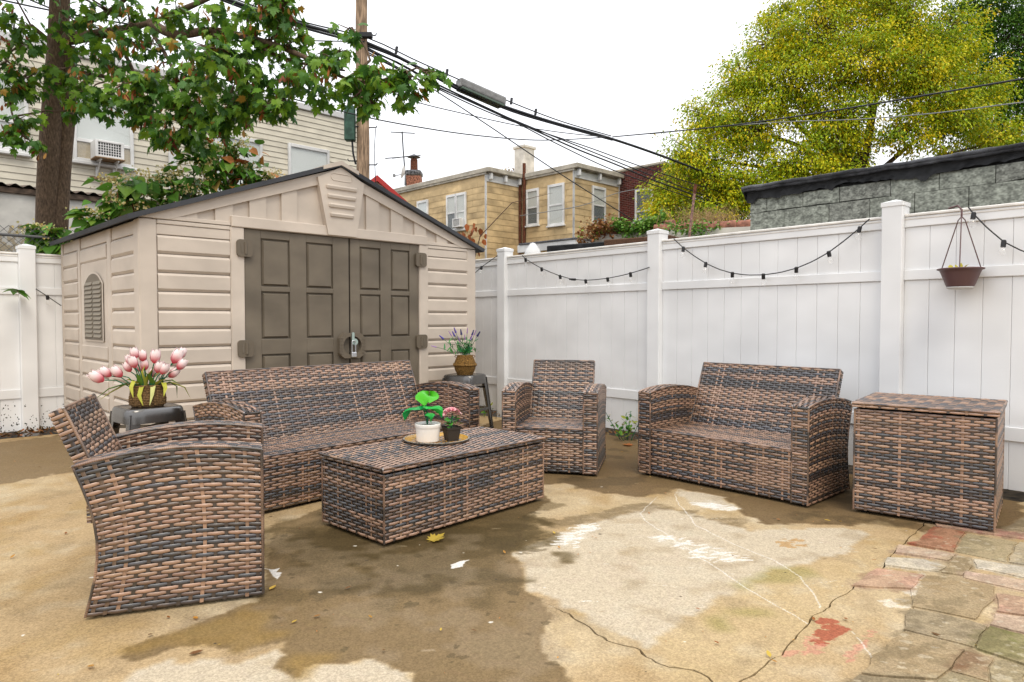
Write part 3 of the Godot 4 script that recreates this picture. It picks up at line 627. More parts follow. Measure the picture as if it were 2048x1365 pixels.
	for k in 110:
		var p := Vector2(rng.randf_range(-3.0, 2.2), rng.randf_range(-5.0, -1.6))
		var r := rng.randf_range(0.002, 0.007)
		var s := Color(0.8, 0.76, 0.66) if rng.randf() < 0.55 else Color(0.08, 0.06, 0.04)
		var blob := []
		for a in 7: blob.append(p + Vector2.from_angle(TAU * a / 7) * r * rng.randf_range(0.5, 1.3) * Vector2(1.5, 1.0))
		spans(gimg, PackedVector2Array(blob), Color(s.r, s.g, s.b).linear_to_srgb())
	for k in 26:
		var p := Vector2(rng.randf_range(0.2, 1.5), rng.randf_range(-3.6, -2.2))
		var d := Vector2.from_angle(rng.randf_range(-0.5, 0.2)) * rng.randf_range(0.03, 0.16)
		spans(gimg, ribbon([p, p + d * 0.5, p + d], 0.004, 0.01), Color(0.66, 0.61, 0.5).linear_to_srgb())
	# the coloured stones: faded, patchy paint and grime on each
	for q in PAVERS:
		var c: Color = paver_cols[q[0]]
		stain([q[1]], c, 0.8, 0.012, 0.008)
		stain(blobs(16, q[1], 0.02, 0.09, 1.5, -8, -1), c.lerp(Color(0.42, 0.33, 0.2), 0.8), 0.5, 0.03, 0.012)
		stain(blobs(14, q[1], 0.01, 0.06, 1.5, -8, -1), c.lerp(Color(0.12, 0.09, 0.05), 0.65), 0.4, 0.03, 0.012)
		stain(blobs(12, q[1], 0.004, 0.02, 1.5, -8, -1), Color(0.62, 0.55, 0.42), 0.4, 0.01, 0.0)
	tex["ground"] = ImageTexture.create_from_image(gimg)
	# how dull the concrete is: wet patches shine more
	var keep := gimg
	gimg = Image.create_empty(GPX, h, false, Image.FORMAT_RGBA8)
	gimg.fill(Color(0.93, 0.93, 0.93))
	stain([WET_A, WET_B, WET_SHADE_C], Color(0.42, 0.42, 0.42), 0.9, 0.035, 0.03)
	gimg.resize(512, int(512 * GH / GW))
	tex["ground_rough"] = ImageTexture.create_from_image(gimg)
	gimg = keep

func slab_mesh(poly: PackedVector2Array, y0: float, y1: float) -> Geo:
	var g := Geo.new()
	var pl := poly.duplicate()
	if not Geometry2D.is_polygon_clockwise(pl): pl.reverse()
	var it := Geometry2D.triangulate_polygon(pl)
	for k in range(0, it.size(), 3):
		var a := pl[it[k]]; var b := pl[it[k + 1]]; var d := pl[it[k + 2]]
		if (b - a).cross(d - a) > 0: var m := b; b = d; d = m
		g.tri(Vector3(a.x, y1, a.y), Vector3(b.x, y1, b.y), Vector3(d.x, y1, d.y))
	for k in pl.size():
		var a := pl[k]; var b := pl[(k + 1) % pl.size()]
		g.quad(Vector3(a.x, y0, a.y), Vector3(b.x, y0, b.y), Vector3(b.x, y1, b.y), Vector3(a.x, y1, a.y))
	for k in g.v.size():
		g.t[k] = Vector2((g.v[k].x - GX0) / GW, (g.v[k].z - GZ0) / GH)
	return g

func build_ground() -> void:
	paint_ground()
	var m := StandardMaterial3D.new()
	m.resource_name = "concrete"
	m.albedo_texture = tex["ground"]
	m.roughness = 1.0
	m.metallic_specular = 0.22
	m.roughness_texture = tex["ground_rough"]
	m.detail_enabled = true
	m.detail_albedo = grain_tex("grit", 512, 0.78, 1.0, 2)
	m.detail_blend_mode = BaseMaterial3D.BLEND_MODE_MUL
	m.detail_uv_layer = BaseMaterial3D.DETAIL_UV_2
	m.uv2_scale = Vector3(GW / 1.15, GH / 1.15, 1)
	m.heightmap_enabled = false
	mats["concrete"] = m
	# earth under and round everything
	var e := Geo.new()
	e.quad(Vector3(-160, -0.06, 60), Vector3(160, -0.06, 60), Vector3(160, -0.06, -160), Vector3(-160, -0.06, -160))
	structure("ground", e, "earth")
	# patio outline: left fence line, right fence line, and well behind the camera
	var edge := jag([Vector2(-7.4, -3.55), Vector2(-4.05, -6.35), Vector2(-1.6, -8.4), Vector2(-0.05, -7.25), Vector2(3.6, -3.15), Vector2(6.5, 0.2), Vector2(3.0, 4.0), Vector2(-7.4, 4.0)], 0.0, 0.4)
	var crack := ribbon(CRACK_A, 0.011, 0.03)
	var line := jag([Vector2(-0.2, 4.2)] + [Vector2(0.35, -1.2)] + CRACK_B + [Vector2(3.4, -5.4)], 0.02, 0.03, false)
	var wide := PackedVector2Array(); var back := PackedVector2Array()
	for i in line.size():
		var w := 0.0025 + 0.006 * absf(wob.get_noise_2d(line[i].x * 200.0, line[i].y * 200.0))
		wide.append(line[i] - Vector2(w, 0)); back.append(line[i] + Vector2(w, 0))
	back.reverse(); wide.append_array(back)
	var parts := Geometry2D.clip_polygons(edge, wide)
	var floor_node := Node3D.new()
	floor_node.name = "patio"
	floor_node.set_meta("kind", "structure")
	add_child(floor_node)
	# the strip under the coloured stones is laid lower, as their bed
	var bed := PackedVector2Array(jag([CRACK_B[1], CRACK_B[5], CRACK_B[9], CRACK_B[12], CRACK_B[14], Vector2(3.6, -4.6), Vector2(5.5, -1.0), Vector2(3.0, 0.0), Vector2(0.9, -1.2)], 0.0, 0.3))
	for p in parts:
		for q in Geometry2D.clip_polygons(p, crack):
			if Geometry2D.is_polygon_clockwise(q): continue
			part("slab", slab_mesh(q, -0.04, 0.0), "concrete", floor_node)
	build_pavers(floor_node)

func build_pavers(parent: Node) -> void:
	var bedg := slab_mesh(PackedVector2Array([Vector2(1.55, -2.62), Vector2(1.95, -3.1), Vector2(2.35, -3.62), Vector2(3.4, -4.1), Vector2(3.6, -2.2), Vector2(2.2, -1.4), Vector2(1.15, -1.85)]), -0.02, 0.004)
	part("stone_bed", bedg, "concrete", parent)
	rng.seed = 9
	for p in PAVERS:
		var ctr := Vector2.ZERO
		for q in p[1]: ctr += q
		ctr /= p[1].size()
		var shrunk := []
		for q in p[1]: shrunk.append(ctr + (q - ctr) * (1.0 - 0.003 / maxf(0.05, (q - ctr).length())))
		var g := slab_mesh(jag(shrunk, 0.012, 0.03), 0.0, 0.0065 + rng.randf() * 0.004)
		part("paver", g, "concrete", parent)

func base_materials() -> void:
	var soft := noise_tex("soft", 0.012, 4, 0.82, 1.0)
	var grain := noise_tex("grain", 0.08, 4, 0.78, 1.0)
	mat("earth", Color(0.09, 0.065, 0.04), 0.95, noise_tex("soil", 0.06, 5, 0.4, 1.0), 0.8)
	mat("vinyl", Color(0.85, 0.855, 0.86), 0.42, noise_tex("vinyl_tone", 0.01, 3, 0.93, 1.0), 0.7)
	mat("vinyl_trim", Color(0.83, 0.8, 0.755), 0.45, noise_tex("vinyl_trim_tone", 0.03, 4, 0.86, 1.0), 1.1)
	mat("resin", Color(0.61, 0.53, 0.45), 0.6, noise_tex("resin_tone", 0.012, 4, 0.9, 1.0), 0.9)
	mat("resin_dark", Color(0.18, 0.15, 0.112), 0.6, noise_tex("resin_dark_tone", 0.012, 4, 0.82, 1.0), 0.9)
	mat("roof_grey", Color(0.055, 0.058, 0.066), 0.7, soft, 1.0)
	mat("resin_hinge", Color(0.135, 0.11, 0.08), 0.5)
	mat("resin_shutter", Color(0.235, 0.205, 0.16), 0.55)
	mat("steel_green", Color(0.33, 0.42, 0.39), 0.35)
	mat("red_stem", Color(0.24, 0.08, 0.04), 0.7)
	mat("stem_green", Color(0.02, 0.14, 0.07), 0.5)
	mat("black_plastic", Color(0.018, 0.018, 0.02), 0.4)
	mat("steel", Color(0.62, 0.63, 0.65), 0.3)
	mats["steel"].metallic = 0.9
	mat("gunmetal", Color(0.16, 0.155, 0.15), 0.27)
	mats["gunmetal"].metallic = 0.92
	mat("gap", Color(0.012, 0.01, 0.009), 0.9)
	var gl := StandardMaterial3D.new()
	gl.transparency = BaseMaterial3D.TRANSPARENCY_ALPHA
	gl.albedo_color = Color(1, 1, 1, 0.08)
	gl.roughness = 0.05
	mats["bulb_glass"] = gl

# one run of white vinyl privacy fence in its own axes: along x, its face towards +z
func fence_run(t: Node3D, posts: Array, x0: float, x1: float, top: float, mid: float, low: float, post_top: float, pitch: float, gap: float) -> void:
	var edges := [x0]
	edges.append_array(posts)
	edges.append(x1)
	var board := {}
	for i in edges.size() - 1:
		var a: float = edges[i] + (0.063 if i > 0 else 0.0)
		var b: float = edges[i + 1] - (0.063 if i < edges.size() - 2 else 0.0)
		var mid_x := (a + b) * 0.5
		for r in [[top - 0.085, top - 0.018, "rail"], [mid, mid + 0.068, "rail"], [low, low + 0.085, "rail"]]:
			part(r[2], Geo.new().box(Vector3.ZERO, Vector3(b - a, r[1] - r[0], 0.046), 0.004), "vinyl", t, xf(Vector3(mid_x, (r[0] + r[1]) * 0.5, 0)))
		part("cap_rail", Geo.new().box(Vector3.ZERO, Vector3(b - a + 0.004, 0.02, 0.062), 0.005).box(Vector3(0, -0.024, 0), Vector3(b - a + 0.002, 0.016, 0.052), 0.005), "vinyl_trim", t, xf(Vector3(mid_x, top - 0.008, 0)))
		var count := maxi(1, int(round((b - a) / pitch)))
		var w := (b - a) / count
		for k in count:
			for s in [[gap, low], [low + 0.085, mid], [mid + 0.068, top - 0.085]]:
				var key := "%.3f %.3f" % [w, s[1] - s[0]]
				if not board.has(key):
					board[key] = Geo.new().box(Vector3.ZERO, Vector3(w - 0.0015, s[1] - s[0] - 0.001, 0.022), 0.0022).mesh()
				part("board", board[key], "vinyl", t, xf(Vector3(a + (k + 0.5) * w, (s[0] + s[1]) * 0.5, 0)))
	var pm := Geo.new().span(Vector3(-0.0635, 0, -0.0635), Vector3(0.0635, post_top - 0.035, 0.0635), 0.005).mesh()
	for x in posts:
		var p := part("post", pm, "vinyl", t, xf(Vector3(x, -0.02, 0)))
		var g := Geo.new().span(Vector3(-0.068, 0, -0.068), Vector3(0.068, 0.03, 0.068), 0.003)
		var h := 0.068; var y := 0.0295
		for k in 4:
			var q := [Vector3(-h, y, h), Vector3(h, y, h), Vector3(h, y, -h), Vector3(-h, y, -h)]
			g.tri(q[k], q[(k + 1) % 4], Vector3(0, y + 0.022, 0))
		part("post_cap", g, "vinyl", p, xf(Vector3(0, post_top - 0.055, 0)))

func build_fences() -> void:
	# right fence: along it x runs towards the camera's right
	var d := (Vector3(2.98, 0, -3.97) - Vector3(0.037, 0, -7.29))
	var turn := atan2(-d.z, d.x)
	var t := thing("vinyl_fence", "long white vinyl privacy fence behind the armchair and loveseat", "fence", Vector3(0.037, 0, -7.29), turn, "")
	fence_run(t, [-0.17, 1.84, 3.735, 5.6], -1.6, 6.2, 1.73, 1.305, 0.335, 1.86, 0.15, 0.045)
	var l := thing("vinyl_fence", "white vinyl fence with mildewed foot at left of the shed", "fence", Vector3(-4.44, 0, -6.26) - E2() * 0.03, GRID, "")
	fence_run(l, [0.0], -1.9, 2.2, 1.66, 1.28, 0.33, 1.77, 0.15, 0.03)
	# mildew spots on the foot of the left fence
	mat("mildew", Color(0.035, 0.035, 0.025), 0.9)
	rng.seed = 4
	var g := Geo.new()
	for k in 420:
		var x := rng.randf_range(-0.75, 0.62)
		var y := 0.03 + absf(rng.randfn(0.0, 0.09)) * (1.4 if absf(x + 0.35) < 0.25 else 1.0)
		if y > 0.32: continue
		var z := 0.0115 if absf(x) > 0.066 else 0.0645
		if absf(absf(x) - 0.066) < 0.012: continue
		var r := rng.randf_range(0.002, 0.007)
		var c := Vector3(x, y, z)
		var ring: Array[Vector3] = []
		for a in 6: ring.append(c + Vector3(cos(TAU * a / 6) * r * rng.randf_range(0.5, 1.2), sin(TAU * a / 6) * r * rng.randf_range(0.6, 1.8), 0.0))
		for a in 6: g.tri(c + Vector3(0, 0, 0.0008), ring[a], ring[(a + 1) % 6])
	var mi := part("mildew", g, "mildew", l)
	mi.set_meta("kind", "stuff")

# ---------------------------------------------------------------- shed
func plank(length: float, pitch: float) -> ArrayMesh:
	var g := Geo.new()
	var pr := PackedVector2Array([Vector2(-0.02, 0.002), Vector2(-0.006, 0.002), Vector2(0.012, 0.022), Vector2(0.013, pitch - 0.02), Vector2(0.0, pitch - 0.002), Vector2(-0.02, pitch - 0.002)])
	# profile lies in (z, y); push along x
	var f := Transform3D(Basis(Vector3(0, 0, 1), Vector3(0, 1, 0), Vector3(-1, 0, 0)), Vector3.ZERO)
	g.prism(pr, -length, 0.0, f)
	return g.mesh()

func build_shed() -> void:
	var W := 3.16; var D := 2.33; var HT := 1.77; var PK := 2.36
	var t := thing("garden_shed", "beige resin garden shed with brown double doors and dark gable roof", "shed", Vector3(-2.62, 0, -4.80), GRID)
	var wall := part("wall", Geo.new().span(Vector3(0.03, 0, -D + 0.03), Vector3(W - 0.03, HT, -0.035), 0.0), "resin", t)
	# corner and jamb trims
	for x in [[0.0, 0.122, -0.12, 0.004], [W - 0.12, W, -0.12, 0.004], [0.643, 0.752, -0.03, 0.01], [2.44, 2.545, -0.03, 0.01]]:
		part("trim", Geo.new().span(Vector3(x[0], 0, x[2]), Vector3(x[1], HT - 0.003, x[3]), 0.008), "resin", t)
	for x in [[0.122, 0.643], [2.545, W - 0.12]]:
		part("trim", Geo.new().span(Vector3(x[0], 1.662, -0.03), Vector3(x[1], 1.735, 0.0), 0.004), "resin", t)
		part("trim", Geo.new().span(Vector3(x[0], 1.737, -0.03), Vector3(x[1], HT - 0.004, 0.006), 0.004), "resin", t)
	var pitch := 0.1355
	var pl := plank(0.515, pitch)
	for k in 12:
		var y := 1.66 - pitch * (k + 1)
		part("plank", pl, "resin", wall, xf(Vector3(0.125, y, -0.008)))
		part("plank", pl, "resin", wall, xf(Vector3(2.542, y, -0.008)))
	# left side: three bays
	var turn := Transform3D(Basis(Vector3.UP, -PI / 2), Vector3.ZERO)
	var bays := [[0.085, 0.68], [0.82, 1.62], [1.73, 2.25]]
	for z in [[0.7, 0.8], [1.64, 1.71], [2.27, 2.33]]:
		part("trim", Geo.new().span(Vector3(0.002, 0, -z[1]), Vector3(0.03, HT - 0.01, -z[0]), 0.006), "resin", t)
	for b in bays.size():
		var z0: float = bays[b][0]; var z1: float = bays[b][1]
		var ml := plank(z1 - z0, pitch)
		for k in 12:
			var y := 1.66 - pitch * (k + 1)
			if b == 1 and y > 0.86 - 0.02 and y < 1.45: continue
			part("plank", ml, "resin", wall, Transform3D(Basis(Vector3.UP, -PI / 2), Vector3(0.014, y, -z1)))
		part("trim", Geo.new().span(Vector3(0.01, 1.665, -z1), Vector3(0.03, HT - 0.012, -z0), 0.004), "resin", t)
	# arched false window with shutters in the middle bay
	part("window_surround", Geo.new().span(Vector3(0.006, 0.8, -1.62), Vector3(0.03, 1.53, -0.82), 0.004), "resin", t)
	var win := part("shutter_window", arch(0.55, 0.45, 0.095, 0.0, 0.012), "resin_dark", t, Transform3D(Basis(Vector3.UP, -PI / 2), Vector3(0.006, 0.885, -1.475)))
	part("arch_trim", arch_ring(0.59, 0.475, 0.1, 0.03, 0.012), "resin", t, Transform3D(Basis(Vector3.UP, -PI / 2), Vector3(0.006, 0.87, -1.495)))
	for s in 2:
		for k in 13:
			part("slat", Geo.new().box(Vector3.ZERO, Vector3(0.215, 0.033, 0.006), 0.003, Transform3D(Basis(Vector3.RIGHT, -0.35), Vector3.ZERO)), "resin_shutter", win, xf(Vector3(0.145 + s * 0.26, 0.035 + k * 0.036, 0.013)))
	# gable
	var gw := W * 0.5
	part("gable", Geo.new().prism(PackedVector2Array([Vector2(0.03, HT), Vector2(W - 0.03, HT), Vector2(gw, PK - 0.02)]), -0.06, -0.022), "resin", t)
	part("gable", Geo.new().prism(PackedVector2Array([Vector2(0.03, HT), Vector2(W - 0.03, HT), Vector2(gw, PK - 0.02)]), -D + 0.03, -D + 0.06), "resin", t)
	var slope := (PK - HT) / gw
	for k in 10:
		var x0 := 0.27 + k * 0.265
		var x1 := x0 + 0.135
		if x0 > 1.28 and x1 < 1.9: continue
		var y0 := HT + slope * (minf(x0, W - x0)) - 0.06
		var y1 := HT + slope * (minf(x1, W - x1)) - 0.06
		if minf(y0, y1) < HT + 0.02: continue
		part("batten", Geo.new().prism(PackedVector2Array([Vector2(x0, HT + 0.005), Vector2(x1, HT + 0.005), Vector2(x1, y1), Vector2(x0, y0)]), -0.03, -0.002), "resin", t)
	for s in [0, 1]:
		var q := PackedVector2Array([Vector2(0.0, HT + 0.004), Vector2(0.2, HT + 0.004), Vector2(gw - 0.02, PK - 0.115), Vector2(gw - 0.02, PK - 0.02), Vector2(0, HT + 0.01)])
		if s == 1:
			for i in q.size(): q[i].x = W - q[i].x
		part("rake_board", Geo.new().prism(q, -0.04, 0.012), "resin", t)
	part("header", Geo.new().span(Vector3(0.65, HT - 0.006, -0.03), Vector3(2.53, HT + 0.08, 0.02), 0.006), "resin", t)
	part("header_strip", Geo.new().span(Vector3(0.1, HT + 0.001, -0.03), Vector3(0.648, HT + 0.03, 0.008), 0.003), "resin", t)
	part("header_strip", Geo.new().span(Vector3(2.532, HT + 0.001, -0.03), Vector3(3.06, HT + 0.03, 0.008), 0.003), "resin", t)
	var key := part("keystone_vent", Geo.new().prism(PackedVector2Array([Vector2(1.465, HT + 0.003), Vector2(1.742, HT + 0.003), Vector2(1.82, 2.245), Vector2(1.595, 2.36), Vector2(1.37, 2.245)]), -0.02, 0.034), "resin", t)
	for k in 4:
		var w := 0.3 - k * 0.024
		part("louvre", Geo.new().box(Vector3.ZERO, Vector3(w, 0.04, 0.026), 0.01, Transform3D(Basis(Vector3.RIGHT, 0.3), Vector3.ZERO)), "resin", key, xf(Vector3(1.594, 2.178 - k * 0.078, 0.038)))
	var ring: Array = []
	for k in 25:
		var a := TAU * k / 24
		ring.append(Vector3(1.595 + 0.07 * signf(cos(a)) * (1.0 if absf(cos(a)) > 0.01 else 0.0) + 0.03 * cos(a), 2.268 + 0.03 * sin(a), 0.034))
	part("badge_rim", Geo.new().tube(ring, 0.005, 6, false), "resin", key)
	# roof
	var dirl := Vector2(gw + 0.07, PK - HT + 0.026).normalized()
	for s in [0, 1]:
		var a := Vector2(-0.07, HT - 0.026); var b := Vector2(gw, PK)
		var up := Vector2(-dirl.y, dirl.x) * 0.035
		var q := PackedVector2Array([a, b, b + Vector2(0, 0.037), a + up])
		if s == 1:
			for i in q.size(): q[i].x = W - q[i].x
		part("roof", Geo.new().prism(q, -D - 0.05, 0.055), "roof_grey", t)
	part("ridge_cap", Geo.new().prism(PackedVector2Array([Vector2(gw - 0.17, PK - 0.05), Vector2(gw - 0.17, PK - 0.018), Vector2(gw, PK + 0.048), Vector2(gw + 0.17, PK - 0.018), Vector2(gw + 0.17, PK - 0.05), Vector2(gw, PK + 0.01)]), -0.12, 0.062), "resin", t)
	# doors
	for dd in [[0.757, 1.683, [[0.9, 1.123], [1.29, 1.517]]], [1.697, 2.436, [[1.805, 2.0], [2.135, 2.322]]]]:
		var x0: float = dd[0]; var x1: float = dd[1]
		var door := part("door", Geo.new().span(Vector3(x0, 0.02, -0.05), Vector3(x1, HT - 0.008, -0.026), 0.0), "resin_dark", t)
		var rs := [[0.06, 0.33], [0.4, 0.762], [0.905, 1.265], [1.325, 1.685]]
		var m := 0.01
		# stiles and rails stand proud of the grooves round the panels
		var xs := [x0, dd[2][0][0] - m, dd[2][0][1] + m, dd[2][1][0] - m, dd[2][1][1] + m, x1]
		for k in [0, 2, 4]:
			part("stile", Geo.new().span(Vector3(xs[k], 0.02, -0.027), Vector3(xs[k + 1], HT - 0.008, -0.006), 0.004), "resin_dark", door)
		for k in [1, 3]:
			var ys := [0.02]
			for r in rs: ys.append_array([r[0] - m, r[1] + m])
			ys.append(HT - 0.008)
			for q in range(0, ys.size(), 2):
				part("rail", Geo.new().span(Vector3(xs[k] - 0.003, ys[q], -0.027), Vector3(xs[k + 1] + 0.003, ys[q + 1], -0.0065), 0.004), "resin_dark", door)
		for c in dd[2]:
			for r in rs:
				part("door_panel", Geo.new().raised(c[0], r[0], c[1], r[1], -0.0255, -0.003, 0.012), "resin_dark", door)
	part("door_gap", Geo.new().span(Vector3(1.678, 0.02, -0.06), Vector3(1.702, HT - 0.008, -0.02)), "gap", t)
	for h in [[0.748, 1.606], [2.45, 1.62], [0.748, 0.826], [2.455, 0.843]]:
		var s := -1.0 if h[0] < 1.5 else 1.0
		var hg := Geo.new()
		hg.prism(rounded(-0.062, -0.066, 0.062, 0.066, 0.026), -0.002, 0.02)
		var hi := part("hinge", hg, "resin_hinge", t, xf(Vector3(h[0], h[1], 0.008)))
		part("knuckle", Geo.new().tube([Vector3(0, -0.045, 0), Vector3(0, 0.045, 0)], 0.013, 10), "resin_hinge", hi, xf(Vector3(-0.006 * s, 0, 0.018)))
		part("slot", Geo.new().span(Vector3(-0.008, -0.033, 0), Vector3(0.008, 0.033, 0.004)), "resin_dark", hi, xf(Vector3(0.024 * s, 0, 0.0185)))
	# two half-round handles with a ribbed grip
	for s in [-1.0, 1.0]:
		var poly := PackedVector2Array()
		for k in 13:
			var a := PI / 2 + PI * k / 12.0
			var r := 0.128 / maxf(absf(cos(a)), absf(sin(a)) ) * 0.86
			r = minf(r, 0.128)
			poly.append(Vector2(cos(a) * r * 1.02 - 0.012, sin(a) * r))
		for k in 13:
			var a := PI * 1.5 - PI * k / 12.0
			poly.append(Vector2(cos(a) * 0.078 - 0.012, sin(a) * 0.08))
		if s > 0:
			for i in poly.size(): poly[i].x = -poly[i].x
		var ha := part("door_handle", Geo.new().prism(poly, -0.01, 0.035), "resin_hinge", t, xf(Vector3(1.69, 0.825, 0.0)))
		for k in 12:
			part("grip_rib", Geo.new().box(Vector3.ZERO, Vector3(0.04, 0.005, 0.006), 0.002), "resin_hinge", ha, xf(Vector3(s * 0.112, -0.07 + k * 0.0125, 0.035)))
	# hasp and padlock through the handles
	var lk := thing("padlock", "small steel padlock with long shackle on the shed door handles", "padlock", t.transform * Vector3(1.695, 0.775, 0.045), GRID)
	part("body", Geo.new().box(Vector3.ZERO, Vector3(0.05, 0.045, 0.024), 0.005), "steel", lk, xf(Vector3(0, -0.03, 0)))
	var arc: Array = []
	for k in 9:
		var a := PI * k / 8.0
		arc.append(Vector3(cos(a) * 0.018, 0.075 + sin(a) * 0.018, 0))
	arc.push_front(Vector3(0.018, -0.01, 0)); arc.append(Vector3(-0.018, -0.01, 0))
	part("shackle", Geo.new().tube(arc, 0.0042, 8), "steel", lk)
	part("hasp", Geo.new().prism(rounded(-0.012, 0.06, 0.012, 0.165, 0.01), -0.012, -0.006).lathe([Vector2(0, 0.008), Vector2(0.028, 0.008), Vector2(0.03, 0.004), Vector2(0.03, 0.0)], 18, Transform3D(Basis(Vector3.RIGHT, PI / 2), Vector3(0.022, 0.08, -0.018)), true), "steel_green", lk)

func rounded(x0: float, y0: float, x1: float, y1: float, r: float, n := 4) -> PackedVector2Array:
	var o := PackedVector2Array()
	for c in [[x1 - r, y0 + r, -PI / 2], [x1 - r, y1 - r, 0.0], [x0 + r, y1 - r, PI / 2], [x0 + r, y0 + r, PI]]:
		for k in n + 1:
			var a: float = c[2] + PI / 2 * k / n
			o.append(Vector2(c[0] + cos(a) * r, c[1] + sin(a) * r))
	return o

func arch_line(w: float, h: float, rise: float) -> PackedVector2Array:
	var q := PackedVector2Array([Vector2(0, 0), Vector2(w, 0)])
	for k in 13:
		var u := 1.0 - k / 12.0
		q.append(Vector2(w * u, h + rise * (1.0 - pow(absf(u * 2 - 1), 2.2))))
	return q

func arch(w: float, h: float, rise: float, z0: float, z1: float) -> Geo:
	return Geo.new().prism(arch_line(w, h, rise), z0, z1)

func arch_ring(w: float, h: float, rise: float, wide: float, z1: float) -> Geo:
	var g := Geo.new()
	var o := arch_line(w, h, rise)
	var i := PackedVector2Array()
	var c := Vector2(w / 2, h / 2)
	for p in o: i.append(Vector2(clampf(p.x, wide, w - wide), clampf(p.y - (wide if p.y > 0.1 else -wide), wide, 10.0)))
	for k in o.size():
		var m := (k + 1) % o.size()
		g.quad(Vector3(i[k].x, i[k].y, z1), Vector3(o[k].x, o[k].y, z1 - 0.004), Vector3(o[m].x, o[m].y, z1 - 0.004), Vector3(i[m].x, i[m].y, z1))
	return g

# ---------------------------------------------------------------- woven furniture
var wicker_tones := [Color(0.42, 0.255, 0.165), Color(0.34, 0.205, 0.135), Color(0.245, 0.145, 0.096), Color(0.14, 0.088, 0.06), Color(0.058, 0.043, 0.037), Color(0.05, 0.046, 0.048), Color(0.08, 0.079, 0.088)]

func wicker_material() -> void:
	var im := Image.create_empty(64, 32, false, Image.FORMAT_RGB8)
	rng.seed = 21
	for y in 32:
		var r := fposmod(y / 32.0 * 3.0, 1.0)
		var ridge := sin(PI * r)
		for x in 64:
			var s := clampf(0.66 + 0.34 * sqrt(ridge) + rng.randf_range(-0.06, 0.04), 0, 1)
			im.set_pixel(x, y, Color(s, s, s))
	tex["strand"] = ImageTexture.create_from_image(im)
	var m := mat("wicker", Color(1, 1, 1), 0.34)
	m.vertex_color_use_as_albedo = true
	m.albedo_texture = tex["strand"]
	m.metallic_specular = 0.7
	mat("gap_shade", Color(0.02, 0.014, 0.011), 0.9)  # near-black colour standing in for shade between the strands

func strand_tone(k: int) -> Color:
	var c: Color = wicker_tones[k]
	var s := rng.randf_range(0.86, 1.12)
	return Color(c.r * s, c.g * s * rng.randf_range(0.97, 1.03), c.b * s)

func pick_tone() -> int:
	var r := rng.randf()
	if r < 0.2: return 0
	if r < 0.4: return 1
	if r < 0.57: return 2
	if r < 0.68: return 3
	if r < 0.78: return 4
	if r < 0.88: return 5
	return 6

